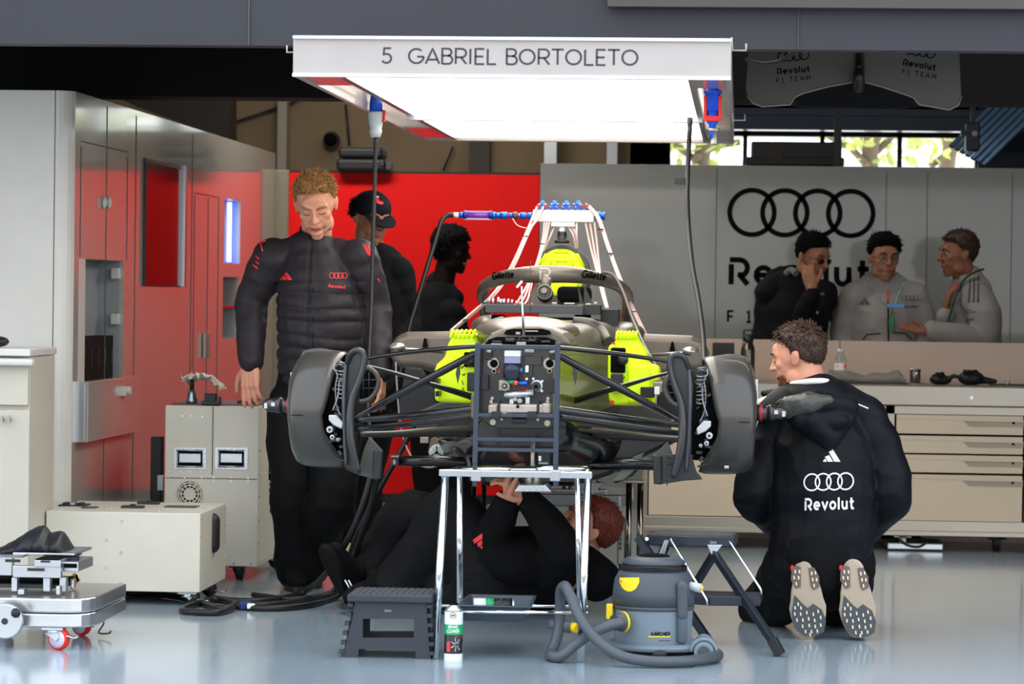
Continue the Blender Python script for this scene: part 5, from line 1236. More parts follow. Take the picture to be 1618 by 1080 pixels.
def hand(mb, w, d, nrm, side=1, curl=.5, k=1.0, spread=1.0, curls=None, thumb=.8, tdir=None):
    """palm from wrist point w along d, palm faces nrm; thumb on side*(d x nrm)"""
    w = V(w); d = V(d).normalized(); nrm = V(nrm); nrm = (nrm-d*nrm.dot(d)).normalized(); sd = d.cross(nrm)*side
    k = k*1.0
    for o_ in (-.028, -.010, .010, .027):
        mb.tube([w+d*.005*k+sd*o_*.6*k, w+d*.045*k+sd*o_*.9*k, w+d*.086*k+sd*o_*k], [.0155*k, .016*k, .0125*k], 12, 0, True, True)
    mb.ell(w+d*.03*k+sd*.024*k+nrm*.008*k, (.017*k, .017*k, .024*k))
    L = [.062, .078, .084, .076]
    for i, o_ in enumerate((-.0285, -.0098, .0098, .0285)):
        c = curls[i] if curls else curl; p = w+d*.086*k+sd*o_*k; a = c*.5; dd = (d+sd*o_*3.5*spread).normalized()
        r = (.0078, .0088, .0092, .0090)[i]*k
        pts = [p]; 
        for seg, f in ((.42, .45), (.32, 1.0), (.26, .8)):
            a_dir = dd*math.cos(a)+nrm*math.sin(a); p = p+a_dir*L[i]*seg*k; pts.append(p); a += c*f*.9
        mb.tube(pts, [r*1.08, r, r*.93, r*.78], 10, 0, True, True)
    td = (d*.55+sd*.75+nrm*.25).normalized() if tdir is None else V(tdir).normalized()
    p0 = w+d*.028*k+sd*.026*k; p1 = p0+td*.038*k; p2 = p1+(td*.6+d*.6+nrm*.25*thumb).normalized()*.032*k; p3 = p2+(td*.2+d*.8+nrm*.4*thumb).normalized()*.026*k
    mb.tube([p0, p1, p2, p3], [.015*k, .0122*k, .0105*k, .0082*k], 12, 0, True, True)
def limb(mb, pts, rs, n=16): mb.tube([V(p) for p in pts], rs, n, 0, True, True)
def chain(mb, pts, rs, k=5):
    pts = smoothpath(pts, k); out = []
    for i in range(len(rs)-1): out += [rs[i]+(rs[i+1]-rs[i])*j/k for j in range(k)]
    mb.tube(pts, out+[rs[-1]], 18, 0, True, True)
def folds(amp, sc=(6, 6, 14), seed=0, extra=None):
    def f(p, n):
        q = V((p.x*sc[0]+seed, p.y*sc[1], p.z*sc[2])); a = noise.noise(q); b = noise.noise(q*2.3)
        v = amp*(1-2*abs(a))*.9+amp*.45*b
        return v+(extra(p, n) if extra else 0)
    return f
def shoe(mb, heel, toe, up, r=.042, sole=None):
    heel, toe = V(heel), V(toe); d = (toe-heel); L = d.length; d.normalize(); u = V(up); u = (u-d*u.dot(d)).normalized()
    mb.tube([heel+d*.03+u*.045, heel+d*L*.35+u*.05, heel+d*L*.65+u*.035, toe-d*.035+u*.028], [.04, .043, .045, .033], 16, 0, True, True)
    mb.tube([heel+d*.035+u*.04, heel+d*.05+u*.1], [.042, .04], 14, 0, True, True)
def sole_of(heel, toe, up, wd=.047, th=.022):
    heel, toe = V(heel), V(toe); d = (toe-heel); L = d.length; d.normalize(); u = V(up); u = (u-d*u.dot(d)).normalized(); s_ = d.cross(u)
    pts = []
    for i in range(28):
        a = 2*PI*i/28; x = .5-.5*math.cos(a); w_ = wd*(.72+.28*math.sin(PI*(x-.15)) +(.12 if x > .55 else 0))*abs(math.sin(a))**.6*(1 if math.sin(a) > 0 else -1)
        pts.append(heel+d*L*x+s_*w_)
    return MB().prism(pts, u*th)

# ---------------------------------------------------------------- A: standing mechanic in the quilted jacket
YA_ = 13.2; gz = 0
def pa(x, y, dY=0.): return P(x, y, 13.2+dY)
who = thing('person', 'standing person with short blond hair in a charcoal quilted jacket looking down', 'person', V((pa(480, 930).x, 13.3, 0)))
hA = Head(pa(499, 325, -.06), Rm(4, 27, -5), 1.06, .98)
mb = MB(); hA.shapes(mb, pa(497, 392, .05), .062)
Lsh, Rsh = pa(428, 402, .02), pa(570, 402, .0); Lel, Rel = pa(398, 478, .06), pa(592, 490, .05); Lwr, Rwr = pa(396, 572, -.05), pa(600, 590, -.1)
limb(mb, [pa(498, 445), pa(505, 480), pa(508, 570), pa(505, 625)], [.10, .12, .11, .11]); limb(mb, [Lsh, Rsh], [.05, .05])
limb(mb, [Lsh, Lel, Lwr], [.045, .038, .028]); limb(mb, [Rsh, Rel, Rwr], [.045, .038, .028])
limb(mb, [pa(470, 630), pa(462, 775, -.05), pa(466, 900, .05)], [.07, .05, .04]); limb(mb, [pa(535, 630), pa(528, 780, -.15), pa(500, 895, .15)], [.07, .05, .04])
hand(mb, Lwr, V((.0, -.1, -1)), V((.45, .9, 0)), -1, .45, 1.16, curls=[.7, .55, .45, .3], thumb=.5)
hand(mb, Rwr, V((.1, -.15, -1)), V((-1, .2, 0)), 1, .6, 1.0)
bodyA = obj('body', bake(mb, .0048, 4), SK_fair, who)
hA.features(who, H_blond, 'shut')
hA.hair(who, H_blond, short_hair(.40, .12, -.2), .011, .026, 1100, 3, up=.55, fwd=.3, sweep=.5, wr=.003)
# jacket
jk = MB()
chain(jk, [pa(494, 404, .02), pa(500, 440, .0), pa(505, 500, -.03), pa(509, 560, -.0), pa(512, 592, .0)], [.12, .16, .178, .186, .188])
jk.v = [V((v.x, 13.2+(v.y-13.2)*.8, v.z)) for v in jk.v]
for s_, (a, b, c) in ((0, (Lsh, Lel, Lwr)), (1, (Rsh, Rel, Rwr))): chain(jk, [a+V(((.01 if s_ == 0 else -.01), 0, -.02)), (a+b)/2, b, (b+c)/2, c+(b-c)*.04], [.088, .076, .069, .060, .052])
jk.tube([pa(430, 404), pa(468, 397, .02), pa(530, 397, .02), pa(568, 404)], [.055, .06, .06, .055], 16, 0, True, True)
jk.tube([pa(499, 414, .02), pa(497, 392, .04), pa(494, 374, .08)], [.088, .07, .066], 18, 0, True, True)
def quilt(p, n):
    zz = (p.z-.8)*36+.9*noise.noise(V((p.x*5, 0, p.z*9))); f = abs(math.sin(zz*PI/2+.5))
    inb = 1 if (p.z < 1.30 and abs(p.x-pa(505, 500).x) < .2) else 0
    g_ = -.006*math.exp(-((p.x-(pa(494, 450).x))/.006)**2)*(1 if n.y < -.3 else 0)
    return inb*(.012*(f**.5-.6))+.003*noise.noise(p*24)+g_
me = bake(jk, .0065, 7, folds(.006, (5, 5, 11), 3, quilt)); bvA = bvh_of(me)
jA = obj('quilted_jacket', me, C_quilt, who)
mb = MB(); ring = []
for i in range(24):
    a = 2*PI*i/24; ring.append(i)
def collar(hd, c, rx, ry, h, tilt, m, name, parent, th=.008, gap=0):
    mb = MB(); rs = []
    for (dz, dr) in ((0, .012), (h*.5, .004), (h, 0), (h, -th), (h*.5, .004-th), (0, .012-th)):
        r = []
        for i in range(28):
            a = 2*PI*(i+.5)/28-PI/2
            p = V(((rx+dr)*math.cos(a), (ry+dr)*math.sin(a), dz-.16*math.cos(a+PI/2)*0 - (.02 if math.sin(a) < -.9 else 0)))
            r.append(V(c)+tilt @ p)
        rs.append(r)
    mb.rings(rs, 0, True, False, True); return obj(name, mb, m, parent)
obj('zip', MB().tube(smoothpath([p_ for p_ in (bvA.ray_cast(CO, ray(494+1.2*(i % 2)*0+(y-400)*.0, y).normalized())[0] for i, y in enumerate(range(398, 592, 6))) if p_], 2), .0028, 6), mat('zip_black', '#0a0a0b', .35), who)
M_prtred = mat('red_print', '#e8323a', .5); M_prtwhite = mat('white_print', '#e6e8ea', .5); M_prtgrey = mat('grey_print', '#3e4448', .5)
gm = bars_mesh(); decal('bars_emblem', gm, pix_map(442, 442, 20, gm, bvA, off=.006, diry=(0, -.8)), M_prtred, jA)
gm = rings_mesh(.2); decal('ring_emblem', gm, pix_map(520, 440, 29, gm, bvA, .006), M_prtred, jA)
gm = glyph_mesh('r!evolut', .2, .14); decal('lettering', gm, pix_map(519, 454, 27, gm, bvA, .006, dirx=(1, .07)), M_prtred, jA)
mb = MB()
for i in range(3):
    for (a, b) in (((573+i*4, 385+i*1), (583+i*3.0, 404+i*1.5)),):
        pts = []
        for k in range(5):
            h = bvA.ray_cast(CO, ray(a[0]+(b[0]-a[0])*k/4, a[1]+(b[1]-a[1])*k/4).normalized())
            if h[0]: pts.append(h[0]-V((0, .001, 0)))
        if len(pts) > 2: mb.tube(pts, .0032, 6)
if mb.v: obj('shoulder_stripe', mb, M_prtred, jA)
mb = MB()
for (x0, y0, x1, y1, w_) in ((411, 383, 415, 397, .004), (413, 383, 420, 380, .004), (404, 404, 409, 409, .003), (403, 412, 409, 417, .003), (400, 418, 407, 424, .004), (597, 440, 600, 446, .004)):
    pts = [h[0]-V((0, .001, 0)) for h in (bvA.ray_cast(CO, ray(x0+(x1-x0)*k/3, y0+(y1-y0)*k/3).normalized()) for k in range(4)) if h[0]]
    if len(pts) > 1: mb.tube(pts, w_, 5)
if mb.v: obj('sleeve_print', mb, M_prtred, jA)
# trousers
tr = MB(); chain(tr, [pa(500, 606), pa(500, 640, .02)], [.165, .17], 3)
tr.v = [V((v.x, 13.2+(v.y-13.2)*.72, v.z)) for v in tr.v]
chain(tr, [pa(468, 640, .0), pa(462, 700, -.02), pa(462, 775, -.05), pa(466, 840, .02), pa(468, 900, .06)], [.112, .105, .092, .088, .085])
chain(tr, [pa(535, 640, .0), pa(534, 700, -.06), pa(524, 790, -.14), pa(508, 840, .05), pa(492, 895, .18)], [.115, .108, .098, .088, .08])
obj('trousers', bake(tr, .008, 5, folds(.010, (7, 7, 5), 8)), C_trous, who)
for i, (h_, t_, u_) in enumerate(((pa(466, 920, .14), pa(470, 934, -.16), (0, 0, 1)), (pa(488, 914, .3), pa(492, 926, .02), (0, 0, 1)))):
    h_ = V((h_.x, h_.y, .012)); t_ = V((t_.x, t_.y, .012)); mb = MB(); shoe(mb, h_, t_, u_); so = obj('shoe', bake(mb, .006, 4), C_black, who); obj('sole', sole_of(h_-V((0, 0, .01)), t_-V((0, 0, .01)), u_), M_rubber, so)
# ---------------------------------------------------------------- B: person in a cap
def pb(x, y, dY=0.): return P(x, y, 14.7+dY)
who = thing('person', 'person in a black jumper and navy baseball cap standing behind the left wheel', 'person', V((pb(600, 880).x, 14.8, 0)))
hB = Head(pb(587, 346, 0), Rm(34, 14, 3), 1.0, .95)
mb = MB(); hB.shapes(mb, pb(592, 408, .06), .058)
sL, sR = pb(566, 424, .1), pb(628, 432, .0); eL, wL = pb(556, 520, .2), pb(580, 600, -.1); eR, wR = pb(642, 515, .02), pb(598, 612, -.3)
limb(mb, [pb(598, 462), pb(597, 520), pb(588, 640)], [.09, .11, .09]); limb(mb, [sL, eL, wL], [.04, .035, .026]); limb(mb, [sR, eR, wR], [.04, .035, .026])
limb(mb, [pb(568, 640), pb(557, 760), pb(556, 855)], [.06, .05, .04]); limb(mb, [pb(592, 640), pb(577, 760), pb(573, 850)], [.06, .05, .04])
hand(mb, wL, V((.35, -.25, -.6)), V((0, .3, -1)), 1, .5); hand(mb, pb(600, 606, -.5), V((-.25, -.1, 1)), V((-1, 0, -.2)), 1, .5, 1.1); limb(mb, [wR, pb(600, 606, -.5)], [.03, .03])
obj('body', bake(mb, .006, 4), SK_mid, who)
hB.features(who, H_black, 'shut')
hB.hair(who, H_black, lambda d: min(.45-d.z, d.z+.35, d.y+.1), .02, .035, 500, 5, up=-.3, fwd=-.4, curl=.5)
mb = MB(); hB.e(mb, 0, .012, .052, (.088, .108, .082)); mb.v = [v if (hB.R.transposed() @ (v-hB.c)).z > .02 else hB.p(*(lambda q: (q.x, q.y, .02))(hB.R.transposed() @ (v-hB.c)/hB.k)) for v in mb.v]
cap = obj('baseball_cap', mb, cloth_m('navy_cap_cloth', '#0b0d1c', .2, 120), who)
br = []
for th in (0, .006):
    br.append([hB.p(.075*math.sin(a), -.075-.085*math.cos(a)**.8, .03-.03*math.cos(a)-.006+th) for a in [(-PI/2)+PI*i/14 for i in range(15)]]+[hB.p(.07*math.cos(PI*i/8), -.06-.0*math.sin(PI*i/8), .03+th) for i in range(9)])
mb = MB(); n_ = len(br[0]); mb.v = br[0]+br[1]; mb.f = [list(range(n_)), list(range(2*n_-1, n_-1, -1))]+[[i, (i+1) % n_, n_+(i+1) % n_, n_+i] for i in range(n_)]; mb.m = [0]*len(mb.f); mb.s = [False]*len(mb.f)
obj('brim', mb, MATS['navy_cap_cloth'], cap)
tmp = MB(); hB.e(tmp, 0, .012, .052, (.0885, .1085, .0825), 40, 24); bv = BVHTree.FromPolygons(tmp.v, tmp.f)
sox = [(0, 1), (.38, 1), (.42, .45), (.95, .3), (1, .1), (.75, 0), (.2, .12), (.05, .4)]; so2 = [(.2, .3), (.45, .38), (.8, .15), (.72, .05), (.3, .1)]
gm = (sox, [tuple(range(8))], 1.0); decal('sock_emblem', gm, pix_map(594, 323, 12, gm, bv, .002, diry=(0, -1.15)), M_prtred, cap)
gm = ([(.02, .93), (.4, .95), (.4, .85), (.02, .83)], [(0, 1, 2, 3)], 1.0); decal('emblem_trim', gm, pix_map(594, 323, 12, gm, bv, .003, diry=(0, -1.15)), M_prtwhite, cap)
sw = MB(); chain(sw, [pb(598, 428, .02), pb(598, 480), pb(596, 560), pb(592, 630)], [.13, .15, .145, .13]); sw.v = [V((v.x, 14.7+(v.y-14.7)*.75, v.z)) for v in sw.v]
sw.tube([sL, pb(592, 412, .03), pb(610, 416, .03), sR], [.07, .065, .065, .07], 14, 0, True, True)
chain(sw, [sL, (sL+eL)/2, eL, wL], [.078, .07, .062, .048]); chain(sw, [sR, (sR+eR)/2, eR, wR], [.08, .072, .064, .05])
jB = obj('jumper', bake(sw, .008, 5, folds(.008, (6, 6, 9), 5)), C_black, who)
mb = MB(); ptube(mb, [(590, 400, 14.62), (596, 420, 14.55), (598, 440, 14.52), (597, 470, 14.52)], 1.5, 8); obj('lanyard', mb, mat('pale_green_strap', '#8aa79c', .6), None, 'pale lanyard round the neck of the person in the cap', 'lanyard')
tr = MB(); chain(tr, [pb(588, 620), pb(584, 650)], [.12, .12], 3); tr.v = [V((v.x, 14.7+(v.y-14.7)*.75, v.z)) for v in tr.v]
chain(tr, [pb(566, 650), pb(557, 750), pb(555, 850)], [.095, .08, .075]); chain(tr, [pb(594, 650), pb(578, 750), pb(574, 848)], [.1, .082, .075])
obj('trousers', bake(tr, .008, 5, folds(.010, (7, 7, 5), 2)), C_trous, who)
for x0, dx in ((552, 0), (576, 0)):
    h_ = V((pb(x0, 880).x, 14.82, .012)); t_ = V((pb(x0+2, 880).x, 14.55, .012)); mb = MB(); shoe(mb, h_, t_, (0, 0, 1)); so = obj('shoe', bake(mb, .006, 4), mat('cream_trainer', '#cfc4a4', .6, bump=.5, bscale=90), who); obj('sole', sole_of(h_-V((0, 0, .01)), t_-V((0, 0, .01)), (0, 0, 1)), M_rubber, so)
    obj('heel_tab', MB().ell(h_+V((0, -.02, .075)), (.03, .02, .012)), mat('teal_tab', '#2d9c96', .5), so)
# ---------------------------------------------------------------- C: dark figure against the red wall
def pc_(x, y, dY=0.): return P(x, y, 17.75+dY)
who = thing('person', 'curly-haired person in black seen as a dark figure in front of the red panel', 'person', V((pc_(700, 815).x, 17.8, 0)))
hC = Head(pc_(714, 398, 0), Rm(72, 6, 0), 1.0, 1.0)
mb = MB(); hC.shapes(mb, pc_(695, 470, .0), .06)
limb(mb, [pc_(690, 510), pc_(690, 560), pc_(700, 660)], [.1, .12, .12]); limb(mb, [pc_(672, 495, .1), pc_(660, 580, .1), pc_(690, 640, -.1)], [.05, .04, .03]); limb(mb, [pc_(712, 492, -.1), pc_(722, 580, -.1), pc_(720, 640, -.1)], [.05, .04, .03])
limb(mb, [pc_(680, 660), pc_(682, 740), pc_(682, 805)], [.07, .05, .04]); limb(mb, [pc_(722, 660), pc_(722, 740), pc_(720, 805)], [.07, .05, .04])
hand(mb, pc_(690, 640, -.1), V((.3, -.2, -1)), V((0, 1, 0)), 1, .6); hand(mb, pc_(720, 640, -.1), V((.1, -.2, -1)), V((0, 1, 0)), 1, .6)
obj('body', bake(mb, .007, 3), SK_silh, who)
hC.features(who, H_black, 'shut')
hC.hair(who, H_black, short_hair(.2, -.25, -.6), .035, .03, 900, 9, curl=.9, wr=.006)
sw = MB(); chain(sw, [pc_(690, 482), pc_(688, 530), pc_(692, 600), pc_(698, 670)], [.13, .17, .165, .16]); sw.v = [V((v.x, 17.75+(v.y-17.75)*.85, v.z)) for v in sw.v]
chain(sw, [pc_(668, 500, .1), pc_(658, 560, .1), pc_(660, 600, .05), pc_(688, 636, -.1)], [.09, .08, .07, .05]); chain(sw, [pc_(714, 496, -.08), pc_(724, 560, -.1), pc_(722, 632, -.12)], [.08, .07, .05])
sw.tube([pc_(694, 448, .05), pc_(698, 462), pc_(718, 470, -.02)], [.075, .085, .055], 14, 0, True, True)
obj('hooded_top', bake(sw, .009, 5, folds(.008, (6, 6, 9), 6)), C_black, who)
tr = MB(); chain(tr, [pc_(700, 650), pc_(702, 680)], [.15, .155], 3); chain(tr, [pc_(678, 680), pc_(680, 740), pc_(682, 800)], [.11, .1, .09]); chain(tr, [pc_(724, 680), pc_(722, 740), pc_(722, 800)], [.11, .1, .09])
obj('trousers', bake(tr, .009, 5, folds(.008, (7, 7, 5), 2)), C_black, who)
for x0 in (680, 722):
    h_ = V((pc_(x0, 812).x, 17.82, .012)); t_ = h_+V((.06, -.26, 0)); mb = MB(); shoe(mb, h_, t_, (0, 0, 1)); obj('shoe', bake(mb, .008, 4), C_black, who)
# ---------------------------------------------------------------- D: mechanic lying under the car
def pd(x, y, dY=0.): return P(x, y, 12.4+dY)
who = thing('person', 'ginger-haired mechanic lying on their back under the car reaching up', 'person', V((pd(760, 950).x, 12.5, 0)))
# head lies face up, crown to the right, turned a little towards the pit lane
Rd = Matrix(((0.10, -.42, .90), (.95, .30, .03), (-.29, .855, .43))).transposed()
ey = V((.84, .16, -.5)).normalized(); ez = V((.52, .0, .85)).normalized(); ex = ey.cross(ez).normalized(); ez = ex.cross(ey).normalized()
Rd = Matrix((ex, ey, ez)).transposed()
hD = Head(pd(928, 836, .1), Rd, 1.08, 1.0)
mb = MB(); nk = pd(885, 880, .12); hD.shapes(mb, nk, .062)
SHl, SHr = pd(880, 895, -.12), pd(890, 880, .3)
el1, wr1 = pd(893, 868, -.25), pd(838, 790, -.2); el2, wr2 = pd(770, 868, -.15), pd(800, 792, -.2)
limb(mb, [pd(880, 905), pd(800, 925), pd(745, 935)], [.1, .12, .11]); limb(mb, [SHl, el1], [.045, .04]); limb(mb, [el1, wr1], [.04, .03]); limb(mb, [pd(850, 905, -.1), el2], [.045, .04]); limb(mb, [el2, wr2], [.04, .03])
kn1, kn2 = pd(650, 800, .1), pd(708, 798, -.1); an1, an2 = pd(572, 915, .15), pd(622, 930, -.0)
limb(mb, [pd(755, 935, .1), kn1, an1], [.08, .055, .04]); limb(mb, [pd(760, 935, -.1), kn2, an2], [.08, .055, .04])
hand(mb, wr1+V((0, 0, -.01)), V((-.55, .0, .55)), V((-.6, .3, -.5)), 1, .7, 1.1); hand(mb, wr2+V((0, 0, -.01)), V((.05, 0, 1)), V((1, .1, 0)), -1, .75, 1.1)
obj('body', bake(mb, .0055, 4), SK_fair, who)
hD.features(who, H_ginger, 'shut')
hD.hair(who, H_ginger, short_hair(.42, .05, -.25), .012, .016, 900, 12, up=.1, fwd=-.2)
jk = MB(); chain(jk, [pd(898, 893, .1), pd(850, 900, .05), pd(790, 905, .0), pd(740, 915, 0)], [.13, .175, .17, .16])
chain(jk, [SHl, (SHl+el1)/2, el1+V((0, -.02, 0)), (el1+wr1)/2, wr1], [.1, .09, .075, .065, .05]); chain(jk, [pd(860, 885, -.1), pd(800, 885, -.15), el2, (el2+wr2)/2, wr2+(el2-wr2)*.05], [.1, .09, .08, .068, .05]); jk.tube([pd(892, 880, .1), pd(945, 915, .0)], [.1, .085], 14, 0, True, True)
me = bake(jk, .008, 5, folds(.008, (6, 6, 9), 4)); bvD = bvh_of(me); jD = obj('black_top', me, C_black, who)
gm = bars_mesh(); rot = [(v[1]*-1.0, v[0]) for v in gm[0]]; gm2 = ([(a+.8, b) for a, b in rot], gm[1], 1.0)
decal('bars_emblem', gm2, pix_map(746, 867, 20, gm2, bvD, .004, diry=(0, -1.25)), M_prtred, jD)
tr = MB(); chain(tr, [pd(770, 925), pd(730, 930)], [.16, .16], 3)
chain(tr, [pd(748, 915, .1), pd(700, 850, .1), kn1+V((0, 0, -.03)), (kn1+an1)/2+V((0, 0, .0)), an1], [.12, .105, .095, .085, .085]); chain(tr, [pd(765, 920, -.1), pd(740, 855, -.1), kn2+V((0, 0, -.03)), (kn2+an2)/2+V((.02, 0, -.01)), an2], [.125, .115, .105, .1, .095])
obj('trousers', bake(tr, .008, 5, folds(.011, (7, 7, 6), 12)), cloth_m('dark_work_trousers', '#101012', .4, 90), who)
sh1 = [(pd(560, 945, .1), pd(528, 872, -.04), (.75, .0, .35)), (pd(590, 950, -.12), pd(556, 908, .0), (.8, 0, .5))]
h_ = V((pd(546, 938, .05).x, 12.45, .05)); t_ = V((pd(520, 868).x, 12.32, .25)); mb = MB(); shoe(mb, h_, t_, (.72, .66, .25)); so = obj('shoe', bake(mb, .006, 4), C_black, who)
sl = sole_of(h_-V((.014, .013, .0)), t_-V((.014, .013, .0)), (.72, .66, .25), .052, .024); obj('sole', sl, mat('worn_sole', '#161515', .85, spec=.1, bump=.5, bscale=120), so)
st = MB(); c = (h_+t_)/2; 
for i in range(2): st.tube([c+V((.04+.014*i, -.035, -.03)), c+V((.062+.014*i, -.03, -.07))], .003, 6)
obj('side_stripe', st, M_prtwhite, so)
h_ = V((pd(600, 930).x, 12.42, .03)); t_ = V((pd(556, 965).x, 12.18, .04)); mb = MB(); shoe(mb, h_, t_, (.1, 0, 1)); so = obj('shoe', bake(mb, .006, 4), C_black, who); obj('sole', sole_of(h_-V((0, 0, .02)), t_-V((0, 0, .02)), (0, 0, 1)), M_rubber, so)
mb = MB(); rnd = random.Random(3); d_ = (t_-h_)
for i in range(6): c = h_+d_*(.3+.09*i)+V((0, 0, .085-.006*i)); mb.tube([c+V((-.02, -.025, -.01)), c+V((rnd.uniform(-.01, .01), 0, .008)), c+V((.022, .02, -.01))], .0028, 6)
obj('laces', mb, C_trous, so)
# ---------------------------------------------------------------- E: kneeling mechanic with his back to us
def pe_(x, y, dY=0.): return P(x, y, 11.85+dY)
who = thing('person', 'bearded person kneeling with their back turned in a black hooded team jacket', 'person', V((pe_(1300, 1000).x, 11.9, 0)))
hE = Head(pe_(1262, 566, .05), Rm(-112, 12, 0), 1.0, 1.0)
mb = MB(); hE.shapes(mb, pe_(1288, 628, .03), .062)
sL, sR = pe_(1228, 660, .05), pe_(1370, 668, .0); eL, wL = pe_(1192, 780, .02), pe_(1232, 830, .32); eR, wR = pe_(1405, 785, .02), pe_(1352, 850, .25)
limb(mb, [pe_(1296, 700), pe_(1302, 760), pe_(1300, 880)], [.1, .12, .12]); limb(mb, [sL, sR], [.05, .05]); limb(mb, [sL, eL, wL], [.045, .04, .03]); limb(mb, [sR, eR, wR], [.045, .04, .03])
hand(mb, wL, V((.6, .6, -.1)), V((0, 0, -1)), 1, .5); hand(mb, wR, V((-.6, .6, -.1)), V((0, 0, -1)), -1, .5)
limb(mb, [pe_(1270, 890), pe_(1205, 960, .42), pe_(1250, 958, .12)], [.08, .055, .03]); limb(mb, [pe_(1330, 890), pe_(1330, 960, .5), pe_(1340, 958, .15)], [.08, .055, .03])
obj('body', bake(mb, .0055, 4), SK_fair, who)
hE.features(who, H_brown, 'shut')
hE.hair(who, H_brown, short_hair(.40, .1, -.32), .013, .026, 1100, 21, up=.35, fwd=.45, wr=.003)
bd = MB(); rnd = random.Random(2)
for i in range(420):
    a = rnd.uniform(-1.25, 1.25); z_ = rnd.uniform(-.105, -.045); x = .052*math.sin(a)*1.0; y = -.03-.056*math.cos(a)-(.004 if z_ < -.07 else 0)
    if abs(a) < .35 and z_ > -.07: continue
    c = hE.p(x, y, z_); bd.tube([c, c+hE.R @ V((x*.12, -.006, -.011))], [.0026, .0006], 4)
obj('beard', bd, mat('ginger_beard', '#7a4526', .6), who)
jk = MB(); chain(jk, [pe_(1292, 650), pe_(1300, 700), pe_(1303, 770), pe_(1300, 840), pe_(1290, 882)], [.14, .19, .2, .19, .185])
jk.v = [V((v.x, 11.85+(v.y-11.85)*.82, v.z)) for v in jk.v]
jk.tube([pe_(1224, 652, .03), pe_(1262, 632, .02), pe_(1322, 634, .02), pe_(1372, 662, .0)], [.07, .08, .08, .075], 16, 0, True, True)
chain(jk, [sL+V((.0, 0, -.01)), (sL+eL)/2, eL, (eL+wL)/2, wL], [.075, .078, .078, .068, .055]); chain(jk, [sR+V((.0, 0, -.01)), (sR+eR)/2+V((.02, 0, 0)), eR, (eR+wR)/2, wR], [.08, .084, .082, .07, .058])
me = bake(jk, .007, 6, folds(.008, (6, 6, 8), 9)); bvE = bvh_of(me); jE = obj('hooded_jacket', me, C_navy, who)
# hood lying on the back
hd = MB(); T0 = 11.78
def hoodp(x, y, t=0): 
    h = bvE.ray_cast(CO, ray(x, y).normalized()); return (h[0] if h[0] else pe_(x, y))-V((0, t, 0))
hd.tube([pe_(1240, 642, -.14), pe_(1290, 636, -.17), pe_(1340, 642, -.15)], [.035, .05, .04], 14, 0, True, True)
hd.tube([pe_(1262, 660, -.17), pe_(1325, 664, -.17)], [.04, .04], 14, 0, True, True)
hd.tube([pe_(1285, 665, -.17), pe_(1310, 690, -.175)], [.05, .032], 14, 0, True, True); hd.tube([pe_(1250, 655, -.16), pe_(1308, 700, -.175)], [.028, .022], 12, 0, True, True); hd.tube([pe_(1342, 655, -.15), pe_(1314, 700, -.175)], [.03, .022], 12, 0, True, True)
obj('hood', bake(hd, .006, 8, folds(.004, (9, 9, 9), 3)), C_navy, who)
hl = MB(); hl.tube([pe_(1230, 652, -.12), pe_(1248, 644, -.17), pe_(1280, 636, -.2), pe_(1312, 632, -.2)], [.026, .044, .04, .014], 14, 0, True, True); obj('hood_lining', bake(hl, .005, 6, folds(.004, (14, 14, 14), 7)), mat('grey_lining', '#3f413c', .25, bump=.4, bscale=30), who)
collar(hE, pe_(1288, 628, .02), .082, .08, .04, Rm(0, -14, 4), C_navy, 'collar', who)
cp = MB(); cp.tube([pe_(1206, 621, .06), pe_(1222, 626, .05), pe_(1250, 618, .02)], [.012, .03, .03], 12, 0, True, True); cp.tube([pe_(1215, 630, .06), pe_(1226, 640, .04)], [.02, .028], 12, 0, True, True); obj('collar_flap', bake(cp, .005, 4), C_navy, who)
wc = MB(); wc.tube(smoothpath([pe_(1252, 607, -.01), pe_(1275, 603, -.065), pe_(1300, 602, -.065), pe_(1316, 605, -.02)], 4), .012, 10, 0, True, True); wc.tube([pe_(1194, 638, .04), pe_(1214, 631, .02)], [.014, .016], 10, 0, True, True); obj('white_collar', wc, M_prtwhite, who)
gm = bars_mesh(); decal('bars_emblem', gm, pix_map(1300, 729, 28, gm, bvE, .006, diry=(0, -.9)), M_prtwhite, jE)
gm = rings_mesh(.17); decal('ring_emblem', gm, pix_map(1269.5, 776, 80, gm, bvE, .006, dirx=(1, -.03), diry=(0, -1.06)), M_prtwhite, jE)
gm = glyph_mesh('r!evolut', .2, .14); decal('lettering', gm, pix_map(1271, 806, 79, gm, bvE, .006, dirx=(1, -.03), diry=(0, -1.28)), M_prtwhite, jE)
mb = MB()
for i in range(3):
    pts = [h[0]-V((0, .001, 0)) for h in (bvE.ray_cast(CO, ray(1201-i*6+(-8)*k/5, 655+i*2+24*k/5).normalized()) for k in range(6)) if h[0]]
    if len(pts) > 1: mb.tube(pts, .003, 6)
pts = [h[0]-V((0, .001, 0)) for h in (bvE.ray_cast(CO, ray(1350+22*k/5, 636+9*k/5).normalized()) for k in range(6)) if h[0]]
if len(pts) > 1: mb.tube(pts, .0028, 6)
if mb.v: obj('shoulder_stripe', mb, M_prtwhite, jE)
tr = MB(); chain(tr, [pe_(1292, 875), pe_(1292, 900)], [.17, .165], 3)
chain(tr, [pe_(1262, 895, .02), pe_(1230, 930, .25), pe_(1204, 962, .42)], [.125, .1, .085]); chain(tr, [pe_(1330, 895, .02), pe_(1330, 930, .3), pe_(1325, 962, .5)], [.125, .11, .085])
chain(tr, [pe_(1204, 970, .4), pe_(1235, 955, .2), pe_(1262, 950, .05)], [.065, .075, .065]); chain(tr, [pe_(1325, 972, .45), pe_(1335, 958, .25), pe_(1345, 950, .08)], [.065, .075, .065]); tr.ell(pe_(1300, 915, .05), (.16, .14, .1))
tr.v = [V((v.x, v.y, max(v.z, .006))) for v in tr.v]
